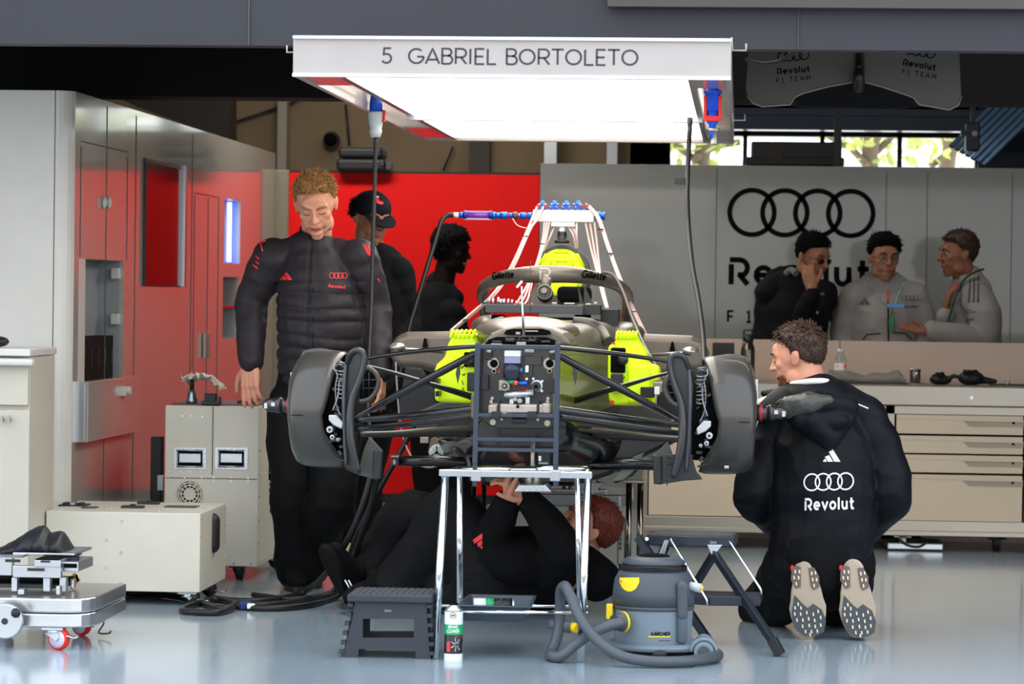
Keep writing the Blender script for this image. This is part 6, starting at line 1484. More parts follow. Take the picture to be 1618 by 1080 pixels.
obj('trousers', bake(tr, .008, 5, folds(.009, (7, 7, 6), 14)), C_trous, who)
M_shoeu = mat('pale_pink_trainer', '#c9b3a8', .6, bump=.3, bscale=120); M_solep = mat('tan_outsole', '#a39380', .6); M_soled = mat('grey_rubber_tread', '#3c4046', .6); M_solet = mat('brown_rubber_tread', '#5d5148', .6); M_nub = mat('cream_lug', '#d8cfb4', .6)
for (x0, ts) in ((1270, 0), (1348, 1)):
    # toes on the floor, sole facing the pit lane, heel up
    tilt = .05 if ts == 0 else .10
    toe = V((pe_(x0+8, 1004).x, 11.62, .012)); heel = V((pe_(x0-2-ts*2, 884).x, 11.66, P(x0, 886, 11.66).z))
    up = V((.02, 1, .0)); mb = MB(); shoe(mb, heel+V((0, .02, 0)), toe+V((0, .02, 0)), up); sh = obj('shoe', bake(mb, .006, 4), M_shoeu, who)
    s0 = sole_of(heel, toe, up, .062, .03); so = obj('sole', s0, M_solep, sh, bevel=.008, seg=3)
    def sp_(u, v, o=.003): # u along heel->toe, v across (screen right positive)
        d = toe-heel; return heel+d*u+V((1, 0, .0))*v*.0615-V((0, o, 0))
    def patch(pts, m, nm): obj(nm, MB().prism([sp_(u, v, .004) for u, v in pts], (0, .004, 0)), m, so)
    patch([(.52, -.8), (.66, -.95), (.8, -1.), (.92, -.8), (.985, -.3), (.985, .4), (.93, .85), (.78, 1.02), (.64, .85), (.56, .35), (.62, .0), (.56, -.3), (.45, -.72)], M_soled, 'forefoot_tread')
    patch([(.1, -.75), (.06, -.45), (.08, -.2), (.34, -.3), (.36, -.6), (.25, -.85)], M_solet, 'heel_tread'); patch([(.09, .25), (.08, .6), (.2, .85), (.34, .8), (.38, .45), (.34, .3)], M_solet, 'heel_tread')
    nb = MB()
    for (u, v) in [(.14, -.55), (.14, -.3), (.22, -.65), (.22, -.38), (.3, -.55), (.16, .42), (.15, .65), (.24, .45), (.24, .68), (.32, .5), (.57, -.55), (.62, -.75), (.62, -.4), (.7, -.8), (.7, -.45), (.68, -.08), (.78, -.7), (.78, -.35), (.76, 0), (.7, .3), (.66, .6), (.74, .72), (.78, .35), (.84, .68), (.86, -.4), (.85, 0), (.86, .35), (.93, -.25), (.93, .1), (.92, .45), (.97, .0)]:
        nb.box(sp_(u, v, .005), (.0055, .004, .0125), Matrix.Rotation(rad(-8), 3, 'Y'))
    tg = obj('tread_lugs', nb, M_nub, so); tg['kind'] = 'stuff'
    st = MB()
    for i in range(3): u = .35+.13*i; c = heel+(toe-heel)*u; st.tube([c+V((-.056, .03, .02)), c+V((-.052, .07, -.015))], .0065, 6)
    obj('side_stripe', st, C_trous, sh); obj('heel_patch', MB().ell(heel+V((-.04, .04, -.03)), (.009, .02, .012)), M_prtred, sh)
# ---------------------------------------------------------------- F, G, H: three at the back partition
YF_ = 17.35
def pf(x, y, dY=0.): return P(x, y, YF_+dY)
def torso(j, cx, ysh, ybot, w, w2=None):
    chain(j, [pf(cx, ysh+2), pf(cx, ysh+28), pf(cx, ysh+75), pf(cx, ybot)], [w*.7, w, w*1.0, (w2 or w)*1.0]); j.v = [V((v.x, YF_+(v.y-YF_)*.7, v.z)) for v in j.v]
def legs(who, cx, m):
    tr = MB(); chain(tr, [pf(cx, 600), pf(cx, 640)], [.15, .16], 3)
    for q in (-1, 1): chain(tr, [pf(cx+q*22, 650), pf(cx+q*24, 740), V((pf(cx+q*24, 790).x, YF_, .08))], [.1, .085, .07])
    obj('trousers', bake(tr, .012, 4), m, who)
    for q in (-1, 1):
        b = V((pf(cx+q*24, 790).x, YF_+.05, .012)); mb = MB(); shoe(mb, b, b+V((0, -.26, 0)), (0, 0, 1)); obj('shoe', bake(mb, .009, 3), C_black, who)
# F
who = thing('person', 'person in sunglasses and a black hooded jacket holding a hand to the mouth', 'person', V((pf(1262, 800).x, YF_, 0)))
hF = Head(pf(1284, 407, -.03), Rm(48, 16, 0), .98, .97)
mb = MB(); hF.shapes(mb, pf(1270, 452, .05), .058); limb(mb, [pf(1262, 492), pf(1258, 540), pf(1258, 640)], [.09, .11, .11])
sL, sR = pf(1218, 462, .05), pf(1300, 466, -.05); wF = pf(1283, 456, -.32); eF = pf(1262, 505, -.2)
limb(mb, [sL, pf(1212, 530), pf(1240, 580, -.2)], [.04, .036, .03]); limb(mb, [sR, eF, wF], [.04, .036, .028]); hand(mb, wF, V((-.25, .18, 1)), V((.2, 1, .1)), -1, .9, .95, curls=[1.1, .9, .9, .8]); hand(mb, pf(1240, 580, -.2), V((.5, -.2, -.8)), V((0, 1, 0)), 1, .5)
for q in (-1, 1): limb(mb, [pf(1258+q*22, 640), pf(1258+q*22, 770)], [.06, .05])
obj('body', bake(mb, .006, 4), SK_mid, who); hF.features(who, H_black, 'shut'); hF.hair(who, H_black, short_hair(.38, .05, -.15), .02, .03, 700, 31, up=.75, fwd=.3)
sg = thing('sunglasses', 'dark sunglasses worn by the person in the black hooded jacket', 'sunglasses', hF.p(0, -.09, .008))
for q in (-1, 1):
    obj('lens', MB().ell(hF.p(q*.031, -.094, .004), (.022, .005, .017), hF.R), mat('dark_lens', '#08080a', .08), sg); obj('temple', MB().tube([hF.p(q*.052, -.086, .012), hF.p(q*.074, -.05, .012), hF.p(q*.084, .012, .012)], .0018, 6), M_gun, sg)
obj('bridge', MB().tube([hF.p(-.012, -.1, .01), hF.p(.012, -.1, .01)], .0018, 6), M_gun, sg)
jk = MB(); torso(jk, 1257, 458, 615, .175, .175); jk.tube([pf(1215, 462), pf(1240, 448, .04), pf(1278, 450, .02), pf(1300, 468)], [.07, .08, .075, .06], 14, 0, True, True); jk.tube([pf(1228, 440, .1), pf(1252, 436, .12)], [.06, .06], 14, 0, True, True)
chain(jk, [sL, pf(1214, 500, .05), pf(1212, 540, .03), pf(1240, 585, -.15)], [.085, .078, .07, .055]); chain(jk, [sR, pf(1290, 500, -.15), pf(1270, 500, -.25), wF+V((0, 0, -.035))], [.085, .07, .06, .045])
jF = obj('hooded_jacket', bake(jk, .009, 5, folds(.007, (6, 6, 9), 2)), cloth_m('black_fleece', '#040407', .3, 120), who)
legs(who, 1258, C_black)
mb = MB(); ptube(mb, [(1242, 432, YF_-.05), (1250, 426, YF_-.08), (1258, 432, YF_-.12)], 5, 10); obj('inner_collar', mb, mat('grey_knit', '#6a6a6a', .8), who)
obj('chest_print', MB().prect(1291, 462, 1302, 466, YF_-.19, YF_-.18), mat('pink_print', '#8a3a60', .5), jF)
ps = thing('pass', 'small white pass hanging on the chest of the person in sunglasses', 'pass', pf(1284, 520, -.2))
obj('clip', MB().prect(1278, 491, 1293, 496, YF_-.26, YF_-.25), mat('light_blue_card', '#5f9bdc', .5), ps); obj('card', MB().prect(1280, 507, 1289, 520, YF_-.24, YF_-.23), M_prtwhite, ps); obj('cord', MB().tube([pf(1284, 496, -.24), pf(1283, 508, -.235)], .002, 6), M_gun, ps)
# G
who = thing('person', 'person in round glasses and a zipped pale grey jacket facing the pit lane', 'person', V((pf(1395, 800).x, YF_, 0)))
hG = Head(pf(1397, 409, -.05), Rm(14, 4, 2), 1.0, 1.0)
mb = MB(); hG.shapes(mb, pf(1396, 455, .05), .06); limb(mb, [pf(1395, 500), pf(1395, 540), pf(1395, 640)], [.1, .12, .12]); sL, sR = pf(1352, 470), pf(1442, 470)
limb(mb, [sL, pf(1334, 540, .02), pf(1352, 600, -.15)], [.04, .036, .03]); limb(mb, [sR, pf(1462, 540, .02), pf(1445, 600, -.15)], [.04, .036, .03]); hand(mb, pf(1352, 600, -.15), V((.6, -.2, -.6)), V((0, 1, 0)), 1, .5); hand(mb, pf(1445, 600, -.15), V((-.6, -.2, -.6)), V((0, 1, 0)), -1, .5)
for q in (-1, 1): limb(mb, [pf(1395+q*22, 640), pf(1395+q*22, 770)], [.06, .05])
obj('body', bake(mb, .006, 4), SK_mid, who); hG.features(who, H_black, 'open'); hG.hair(who, H_black, short_hair(.36, .0, -.15), .026, .032, 800, 41, up=.25, fwd=.55)
sg = thing('glasses', 'thin wire glasses worn by the person in the zipped pale jacket', 'glasses', hG.p(0, -.09, .008))
for q in (-1, 1):
    obj('rim', MB().tube([hG.p(q*.031+.021*math.cos(2*PI*i/20), -.096, .004+.018*math.sin(2*PI*i/20)) for i in range(20)], .0011, 6, closed=True), M_gun, sg); obj('temple', MB().tube([hG.p(q*.052, -.095, .01), hG.p(q*.082, .012, .012)], .0012, 6), M_gun, sg)
obj('bridge', MB().tube([hG.p(-.01, -.097, .008), hG.p(.01, -.097, .008)], .0012, 6), M_gun, sg)
def light_jacket(who, cx, ysh, w, sleeves, shw=1.0):
    jk = MB(); torso(jk, cx, ysh, 612, w, w)
    jk.tube([pf(cx-w*240*shw, ysh+6), pf(cx-18*shw, ysh-12, .03), pf(cx+18*shw, ysh-12, .03), pf(cx+w*240*shw, ysh+6)], [.066, .07, .07, .066], 14, 0, True, True)
    jk.tube([pf(cx, ysh-8, .02), pf(cx, ysh-22, .03)], [.078, .068], 18, 0, True, True)
    for pts, rs in sleeves: chain(jk, pts, rs)
    me = bake(jk, .008, 5, folds(.006, (6, 6, 9), cx)); return obj('jacket', me, C_lt, who), bvh_of(me)
jG, bvG = light_jacket(who, 1396, 462, .185, [([sL, pf(1338, 505, .02), pf(1334, 545, .02), pf(1352, 596, -.12)], [.088, .08, .072, .055]), ([sR, pf(1456, 505, .02), pf(1462, 545, .02), pf(1445, 596, -.12)], [.088, .08, .072, .055])])
collar(hG, pf(1397, 448, -.0), .078, .075, .06, Rm(6, 8, 0), C_lt, 'collar', who)
def cast_line(bv, pts, r, off=.001, n=8):
    out = []
    for (a, b) in zip(pts, pts[1:]):
        for k in range(n):
            h = bv.ray_cast(CO, ray(a[0]+(b[0]-a[0])*k/n, a[1]+(b[1]-a[1])*k/n).normalized())
            if h[0]: out.append(h[0]-V((0, off, 0)))
    mb = MB(); 
    if len(out) > 1: mb.tube(out, r, 6)
    return mb
obj('zip', cast_line(bvG, [(1403, 470), (1404, 560)], .0045), M_ink, jG); obj('zip_tape', cast_line(bvG, [(1401.5, 458), (1403, 480)], .005, .002), M_prtred, jG)
for q in (((1363, 537), (1370, 528), (1395, 526)), ((1411, 525), (1430, 526), (1443, 537))): obj('pocket_piping', cast_line(bvG, q, .003), M_ink, jG)
gm = bars_mesh(); decal('bars_emblem', gm, pix_map(1357, 481, 18, gm, bvG, .006, diry=(0, -.85)), M_prtgrey, jG); gm = rings_mesh(.17); decal('ring_emblem', gm, pix_map(1424.5, 475.5, 27, gm, bvG, .006), M_prtgrey, jG); gm = glyph_mesh('r!evolut', .2, .14); decal('lettering', gm, pix_map(1427, 486, 24, gm, bvG, .006), M_prtgrey, jG)
ln = thing('lanyard', 'green and white lanyard with a green pass on the zipped pale jacket', 'lanyard', pf(1405, 520, -.2)); M_lany = mat('green_white_strap', '#7aa08c', .6, var=.5, vscale=40)
obj('strap', cast_line(bvG, [(1371, 440), (1380, 460), (1392, 474), (1402, 481)], .005, .003), M_lany, ln); obj('strap', cast_line(bvG, [(1429, 440), (1424, 456), (1418, 470), (1415, 481)], .005, .003), M_lany, ln)
h = bvG.ray_cast(CO, ray(1415, 482).normalized())[0]; yy = h.y-.02
obj('badge', MB().prect(1402, 479.5, 1429, 485.5, yy-.004, yy), mat('light_blue_card', '#5f9bdc', .5), ln); obj('green_pass', MB().pprism([(1406, 496), (1413, 498), (1413, 518), (1410, 525), (1405, 520), (1404, 508)], yy-.012, .01), mat('green_pass', '#1f7a4c', .5), ln); obj('cord', MB().tube([P(1411, 485, yy), P(1409, 497, yy-.006)], .002, 6), M_gun, ln)
legs(who, 1396, C_trous)
# H
who = thing('person', 'person in profile with striped pale grey sleeves gesturing with both hands', 'person', V((pf(1532, 800).x, YF_, 0)))
hH = Head(pf(1514, 403, .0), Rm(-74, 3, 0), 1.0, 1.0)
mb = MB(); hH.shapes(mb, pf(1530, 455, .04), .06); limb(mb, [pf(1532, 500), pf(1535, 540), pf(1535, 640)], [.1, .12, .12])
sN, sF_ = pf(1542, 470, -.12), pf(1516, 480, .12); eN, wN = pf(1552, 535, -.2), pf(1468, 522, -.3); eF2, wF2 = pf(1496, 525, .05), pf(1494, 490, -.12)
limb(mb, [sN, eN, wN], [.04, .036, .028]); limb(mb, [sF_, eF2, wF2], [.04, .036, .028])
hand(mb, wN, V((-1, -.1, .1)), V((0, -.5, 1)), -1, .25, 1.0, curls=[.35, .25, .2, .2], thumb=.2, tdir=(-.5, -.1, .95)); hand(mb, wF2, V((.15, -.1, 1)), V((1, 0, .0)), 1, .7, .95, curls=[.9, .8, .8, .4])
for q in (-1, 1): limb(mb, [pf(1535+q*20, 640), pf(1535+q*20, 770)], [.06, .05])
obj('body', bake(mb, .006, 4), SK_tan, who); hH.features(who, H_brown, 'open'); hH.hair(who, H_brown, short_hair(.36, .05, -.3), .02, .026, 800, 51, up=.3, fwd=.5)
jH, bvH = light_jacket(who, 1534, 460, .165, [([sN, pf(1556, 500, -.2), eN, pf(1510, 530, -.27), wN+V((.02, 0, 0))], [.088, .085, .078, .068, .052]), ([sF_, pf(1508, 508, .1), eF2, wF2+V((0, 0, -.03))], [.06, .06, .058, .048])], .4)
collar(hH, pf(1529, 448, .0), .075, .078, .055, Rm(-60, 10, 0), C_lt, 'collar', who)
for i in range(3): obj('sleeve_stripe', cast_line(bvH, [(1533+i*6.5, 440+i*-2), (1531+i*7, 483)], .0055), M_prtgrey, jH)
gm = glyph_mesh('bp', .16, .1); decal('sleeve_lettering', gm, pix_map(1534, 494, 8, gm, bvH, diry=(0, -.8)), M_prtgrey, jH)
q = MB().tube([P(1530+3*math.cos(a*PI/6), 492-3*math.sin(a*PI/6), bvH.ray_cast(CO, ray(1530, 492).normalized())[0].y-.008) for a in range(12)], .003, 6, closed=True); obj('sleeve_emblem', q, M_prtgrey, jH)
obj('sleeve_lettering', cast_line(bvH, [(1526, 506), (1541, 503)], .003), M_prtgrey, jH)
mb = MB(); ptube(mb, [(1554, 425, YF_-.05), (1540, 430, YF_-.13), (1525, 440, YF_-.18), (1512, 462, YF_-.2), (1500, 500, YF_-.22), (1498, 512, YF_-.22)], 1.8, 8); obj('lanyard', mb, mat('dark_green_strap', '#173a30', .6), None, 'dark green lanyard of the person gesturing in profile', 'lanyard')
obj('zip_tape', MB().tube([pf(1511, 448, -.12), pf(1509, 460, -.16)], .006, 6), M_prtred, jH)
legs(who, 1534, C_trous)
# ================================================================= equipment on the floor
def dz(p, z): return V((p.x, p.y, z))
# chrome stand under the nose frame
YS_ = 10.85
st = thing('support_stand', 'chrome tube trestle stand under the nose of the car', 'stand', dz(P(810, 1045, 11.0), 0))
def ctube(name, pts, r, m=M_chrome, par=st, n=14, k=None): mb = MB(); mb.tube([V(p) for p in pts], r, n); return obj(name, mb, m, par)
R5 = .0125
zt_ = P(815, 750, YS_).z
a, b = P(694, 750, YS_), P(936, 750, YS_); c_, d_ = a+V((.03, .34, 0)), b+V((-.03, .34, 0))
obj('top_bar', MB().box((a+b)/2+V((0, 0, .004)), ((b-a).length, .03, .024)), M_chrome, st, bevel=.004); ctube('top_bar', [c_, d_], R5); ctube('top_bar', [a+V((.02, 0, 0)), c_], R5); ctube('top_bar', [b-V((.02, 0, 0)), d_], R5)
fl1, fr1 = dz(P(687, 1046, 10.78), 0), dz(P(917, 1052, 10.78), 0)
ctube('leg', [a+V((.02, 0, -.005)), fl1], .0135); ctube('leg', [b-V((.014, 0, .005)), fr1], .0135)
ctube('leg', [c_+V((.01, 0, 0)), dz(P(727, 1010, 11.3), 0)], .0115); ctube('leg', [d_-V((.04, 0, 0)), dz(P(918, 1010, 11.3), 0)], .0115)
for (y, YY) in ((966, 10.83), (956, 11.25)): ctube('lower_rail', [P(683, y, YY), P(929, y+1.5, YY)], .0055)
for x in (752, 877): obj('clamp', MB().prect(x-8, 742, x+8, 760, YS_-.022, YS_+.02), M_chrome, st, bevel=.004)
# drip tray and can on the lower rails
ty = 10.95
t = thing('drip_tray', 'blue-grey plastic drip tray hung on the lower rails of the chrome stand', 'tray', P(785, 978, ty))
M_tray = mat('tray_plastic', '#39444f', .4)
ra = [P(722, 955, ty-.1), P(838, 958, ty-.1), P(846, 940, ty+.3), P(742, 938, ty+.3)]; z0 = P(785, 978, ty).z; z1 = ra[0].z
q0 = [V((p.x, p.y, z1)) for p in ra]; cc = sum(q0, V())/4
def scale(p, k, z): return V((cc.x+(p.x-cc.x)*k, cc.y+(p.y-cc.y)*k, z))
mb = MB(); mb.rings([[scale(p, .84, z0) for p in q0], [scale(p, .97, z1-.008) for p in q0], [scale(p, 1.03, z1-.006) for p in q0], [scale(p, 1.03, z1) for p in q0], [scale(p, .95, z1) for p in q0], [scale(p, .84, z0+.006) for p in q0]], smooth=False)
obj('basin', mb, M_tray, t, bevel=.003)
M_canw = mat('can_white', '#d9dfe0', .3); M_cang = mat('can_green', '#0f9a5a', .3); M_canb = mat('can_black', '#14161c', .3)
t = thing('spray_can', 'green and white spray can lying on its side in the drip tray', 'spray can', P(780, 952, ty+.05))
A = P(748, 953, ty+.08)+V((0, 0, .0)); B_ = P(812, 957, ty+.1); A.z = B_.z = z0+.036; ax = (B_-A)
for (u0, u1, m_, nm) in ((0, .3, M_canw, 'body'), (.3, .5, M_cang, 'green_band'), (.5, .95, M_canb, 'black_band'), (.95, 1, M_zinc, 'base')): obj(nm, MB().cyl(A+ax*u0, A+ax*u1, .029, 20), m_, t)
# standing can
c = dz(P(716, 1047, 10.74), 0); t = thing('spray_can', 'upright green, white and black brake cleaner can beside the stand leg', 'spray can', c)
def px(h): return h*PM(10.74)
r = px(14.6); H = P(716, 964, 10.74).z
def zc2(y): return P(716, y, 10.74).z
obj('body', MB().lathe([(0, r*.96), (.004, r), (H-.002, r)], c, (0, 0, 1), 32), M_canb, t)
obj('shoulder', MB().lathe([(H-.002, r), (H+.006, r*.92), (zc2(958), r*.62), (zc2(955), r*.55)], c, (0, 0, 1), 24), M_alu, t)
obj('nozzle', MB().lathe([(zc2(957), r*.5), (zc2(952), r*.42), (zc2(951), r*.25), (zc2(946), r*.22)], c, (0, 0, 1), 16), M_ink, t)
obj('white_band', MB().lathe([(zc2(985), r*1.012), (zc2(964.5), r*1.012)], c, (0, 0, 1), 32, cap=False), M_canw, t)
obj('green_band', MB().lathe([(zc2(1001), r*1.012), (zc2(985), r*1.012)], c, (0, 0, 1), 32, cap=False), M_cang, t)
lb = obj('wheel_print', MB().lathe([(zc2(1046), r*1.01), (zc2(1031), r*1.01)], c, (0, 0, 1), 32, cap=False), M_canw, t)
bv = BVHTree.FromPolygons(*(lambda q: (q.v, q.f))(MB().lathe([(0, r*1.014), (H, r*1.014)], c, (0, 0, 1), 48)))
for txt, y, w_ in (('BRAKE', 992, 15), ('CLEANER', 999, 19)):
    gm = glyph_mesh(txt, .2, .08); decal('lettering', gm, pix_map(716-w_/2, y, w_, gm, bv, .0004, diry=(0, -1.5 if txt == 'CLEANER' else -1.1)), M_prtwhite, t)
def cprint(pts, m, nm): gm = (pts, [tuple(range(len(pts)))], 1.0); decal(nm, gm, pix_map(0, 0, 1, gm, bv, .0004, dirx=(1, 0), diry=(0, 1)), m, t)
cprint([(716+5.2*math.cos(a*PI/10), 972+5.2*math.sin(a*PI/10)) for a in range(20)], M_cang, 'round_logo')
gm = ([(716+3.9*math.cos(a*PI/10), 972+3.9*math.sin(a*PI/10)) for a in range(20)], [tuple(range(20))], 1.0); decal('logo_field', gm, pix_map(0, 0, 1, gm, bv, .001, diry=(0, 1)), M_canw, t)
gm = ([(713, 970.5), (719, 970.5), (719, 973.5), (713, 973.5)], [(0, 1, 2, 3)], 1.0); decal('logo_bar', gm, pix_map(0, 0, 1, gm, bv, .0016, diry=(0, 1)), M_prtred, t)
cprint([(706, 977.5), (728, 977.5), (728, 979.5), (706, 979.5)], mat('pink_text_bar', '#d88a90', .5), 'small_print'); cprint([(720, 1003), (729, 1003), (729, 1007), (720, 1007)], M_prtred, 'red_flash')
for a in range(7):
    an = a*2*PI/7; gm = ([(721+9*math.cos(an-.06), 1018+11*math.sin(an-.06)), (721+9*math.cos(an+.06), 1018+11*math.sin(an+.06)), (721+2*math.cos(an+.2), 1018+2*math.sin(an+.2)), (721+2*math.cos(an-.2), 1018+2*math.sin(an-.2))], [(0, 1, 2, 3)], 1.0); decal('wheel_spoke', gm, pix_map(0, 0, 1, gm, bv, .0005, diry=(0, 1)), M_zinc, t)
cprint([(706, 1014), (711, 1012), (711, 1029), (706, 1029)], M_prtred, 'red_calliper')
# step stool
YQ = 10.76
M_stool = mat('slate_plastic', '#2b3038', .45, bump=.05, bscale=120)
t = thing('step_stool', 'dark folding plastic step stool standing left of the chrome stand', 'stool', dz(P(610, 1043, 10.85), 0))
for (dY, nm) in ((0, 'side_panel'), (.20, 'side_panel')):
    Yq = YQ+dY; dd = .022; Q = lambda x, y: V((P(x, y, YQ).x, Yq, max(P(x, y, YQ).z, 0)))
    kx_ = .0 if dY == 0 else .0
    mb = MB()
    for poly in ([(561, 950), (674, 950), (675, 977), (557, 977)], [(557, 977), (573, 977), (573, 1007), (549, 1007)], [(654, 977), (675, 977), (677, 1007), (654, 1007)], [(549, 1007), (677, 1007), (678, 1025), (545, 1025)], [(545, 1025), (567, 1025), (565, 1046), (536, 1046)], [(657, 1025), (678, 1025), (681, 1046), (656, 1046)]):
        mb.prism([Q(x, y) for x, y in poly], (0, dd, 0))
    obj(nm, mb, M_stool, t)
for s_ in (0, 1):
    mb = MB(); x0 = P(557 if s_ == 0 else 676, 960, YQ).x; x1 = P(540 if s_ == 0 else 681, 1040, YQ).x; zt2 = P(610, 950, YQ).z
    mb.prism([V((x0, YQ+.03, zt2)), V((x0+.012, YQ+.03, zt2)), V((x1+.012, YQ+.03, 0)), V((x1, YQ+.03, 0))], (0, .16, 0)); obj('leg_web', mb, M_stool, t)
    mb = MB()
    for i in range(6): k = (i+.4)/6; mb.box((x0+(x1-x0)*k-.004*(1 if s_ == 0 else -1), YQ+.006, zt2*(1-k)), (.018, .03, .014))
    obj('hinge_knuckle', mb, M_stool, t, bevel=.002)
a, b = P(552, 946, YQ), P(681, 946, YQ); zz = P(610, 951, YQ).z
obj('top_plate', MB().box(((a.x+b.x)/2, YQ+.1, zz+.014), (b.x-a.x+.01, .25, .028)), M_stool, t, bevel=.006)
mb = MB()
for i in range(12):
    for j in range(5): mb.box((a.x+.02+(b.x-a.x-.04)*i/11, YQ+.0+j*.05, zz+.029), (.017, .034, .003))
gq = obj('grip_pad', mb, mat('grip_pad', '#3a4048', .5), t); gq['kind'] = 'stuff'
gm = glyph_mesh('DMX', .2, .2); A0_ = P(608, 966, YQ); decal('lettering', gm, lambda u, v: V((A0_.x+u*.0075, YQ-.001, A0_.z+v*.007)), mat('moulded_text', '#9aa2aa', .5), t)
# step ladder
t = thing('step_ladder', 'dark two-step folding ladder with chrome stays beside the kneeling mechanic', 'step ladder', dz(P(1150, 1010, 11.4), 0))
M_lad = mat('ladder_navy', '#232a36', .4, .2)
YL1, YL2 = 11.3, 11.55
zU = P(1090, 855, YL2).z; zL_ = P(1150, 950, YL1).z
def flat(pts, z, h, m, nm, Yf): 
    mb = MB(); mb.prism([V((p.x, p.y, z)) for p in pts], (0, 0, h)); return obj(nm, mb, m, t, bevel=.004)
xa = lambda x, Y: P(x, 900, Y).x
up = flat([V((xa(1020, YL2), YL2+.06, 0)), V((xa(1085, YL2), YL2, 0)), V((xa(1160, YL2), YL2+.02, 0)), V((xa(1166, YL2), YL2+.26, 0)), V((xa(1040, YL2), YL2+.3, 0))], zU-.02, .038, M_lad, 'top_step', YL2)
obj('anti_slip_pad', MB().prism([V((xa(1028, YL2), YL2+.08, zU+.018)), V((xa(1085, YL2), YL2+.03, zU+.018)), V((xa(1156, YL2), YL2+.04, zU+.018)), V((xa(1160, YL2), YL2+.25, zU+.018)), V((xa(1045, YL2), YL2+.28, zU+.018))], (0, 0, .003)), mat('pad_grey', '#4a4d52', .7, bump=.3, bscale=150), t)
gm = glyph_mesh('DMX', .2, .2); A1_ = P(1122, 862, YL2); decal('lettering', gm, lambda u, v: V((A1_.x+u*.008, YL2+.008, zU-.008+v*.01)), mat('moulded_text', '#9aa2aa', .5), up)
flat([V((xa(1090, YL1), YL1+.05, 0)), V((xa(1122, YL1), YL1, 0)), V((xa(1202, YL1), YL1+.02, 0)), V((xa(1206, YL1), YL1+.2, 0)), V((xa(1100, YL1), YL1+.22, 0))], zL_-.016, .034, M_lad, 'lower_step', YL1)
def lbar(nm, a, b, w_, d, m): 
    dd = b-a; R = dd.to_track_quat('Z', 'Y').to_matrix(); return obj(nm, MB().box((a+b)/2, (w_, d, dd.length), R), m, t, bevel=.003)
fF = dz(P(1233, 1037, 11.06), .0); 
lbar('leg', P(1127, 872, YL2+.02), fF+V((-.012, 0, .03)), .022, .03, M_lad); lbar('foot_cap', fF+V((-.03, .01, .06)), fF+V((0, 0, .006)), .028, .036, M_plblack)
lbar('leg', P(1008, 848, YL2+.06), dz(P(1120, 1020, 11.42), .01), .022, .03, M_lad)
lbar('leg', P(1130, 872, YL2+.05), dz(P(1060, 980, 11.95), .01), .022, .03, M_lad); lbar('leg', P(1052, 862, YL2+.2), dz(P(1000, 960, 12.1), .01), .022, .03, M_lad)
for (p0, p1) in ((P(1062, 855, YL2-.01), P(1118, 955, YL1)), (P(1155, 858, YL2+.02), P(1203, 938, YL1+.02))):
    obj('stay', MB().tube([p0+V((-.006, 0, .01)), p0, p1+V((-.004, 0, .02)), p1], .0045, 8), M_chrome, t)
obj('lock_bracket', MB().pprism([(1117, 860), (1142, 860), (1130, 876), (1124, 876)], YL2+.0, .012), M_zinc, t, bevel=.002); obj('lock_bracket', MB().pprism([(1050, 853), (1057, 853), (1050, 876), (1041, 876)], YL2+.02, .012), M_zinc, t, bevel=.002)
obj('end_bolt', MB().cyl(P(1022, 851, YL2), P(1022, 851, YL2+.03), .007, 10), M_zinc, t)
# vacuum cleaner
YV = 10.98
vc_ = dz(P(1031, 1045, YV), 0); s_ = PM(YV)
def zv(y): return P(1031, y, YV).z
t = thing('vacuum_cleaner', 'grey tub vacuum cleaner with yellow badge and long ribbed hose', 'vacuum cleaner', vc_)
M_vg = mat('vacuum_blue_grey', '#6f7e8a', .42); M_vd = mat('vacuum_dark_grey', '#434a52', .45); M_vy = mat('vacuum_yellow', '#f2cf0c', .4)
def dirv(r, z): return (z, r)
obj('tub', MB().lathe([(zv(1030), 60*s_), (zv(1020), 60*s_), (zv(962), 63*s_), (zv(958), 63*s_)], vc_, (0, 0, 1), 40), M_vg, t, bevel=.004)
obj('seam_ring', MB().lathe([(zv(959.5), 65*s_), (zv(956), 65.5*s_), (zv(954), 65*s_)], vc_, (0, 0, 1), 40), M_vd, t)
hd_ = MB().lathe([(zv(955), 64.5*s_), (zv(935), 64.5*s_), (zv(915), 62*s_), (zv(903), 56*s_), (zv(898), 48*s_)], vc_, (0, 0, 1), 40); bvV = BVHTree.FromPolygons(hd_.v, hd_.f); obj('motor_head', hd_, M_vd, t)
for i in range(4): zz = zv(901-i*2.6); obj('wound_cord', MB().tube([vc_+V(((50+i*.5)*s_*math.cos(a*PI/16), (50+i*.5)*s_*math.sin(a*PI/16), zz+.002*math.sin(a*.7+i))) for a in range(32)], .004, 6, closed=True), M_cable, t)
obj('top_lid', MB().lathe([(zv(904), 42*s_), (zv(893), 44*s_), (zv(890), 49*s_), (zv(886), 50*s_), (zv(881), 44*s_), (zv(878), 30*s_)], vc_, (0, 0, 1), 40), M_vd, t)
obj('carry_recess', MB().ell(vc_+V((0, 0, zv(879))), (.06, .06, .012)), M_ink, t)
def vpr(pts, m, nm, bv, off=.001): gm = (pts, [tuple(range(len(pts)))], 1.0); decal(nm, gm, pix_map(0, 0, 1, gm, bv, off, diry=(0, 1)), m, t)
rowp = [(979, 912), (1010, 914)]+[(1010-1.2*i*i*.25, 914+i*4.5) for i in range(1, 4)]+[(1001, 932), (995, 935), (990, 935), (984, 930), (980, 922)]
gm = ([(979+31*i/8, 912+j*2.2*(1-((i-4)/4.3)**2)**.5*1.0+.25*i*0) for i in range(9) for j in range(0, 11)], [(i*11+j, (i+1)*11+j, (i+1)*11+j+1, i*11+j+1) for i in range(8) for j in range(10)], 1.0)
decal('yellow_badge', gm, pix_map(0, 0, 1, gm, bvV, .0012, diry=(0, 1)), M_vy, t)
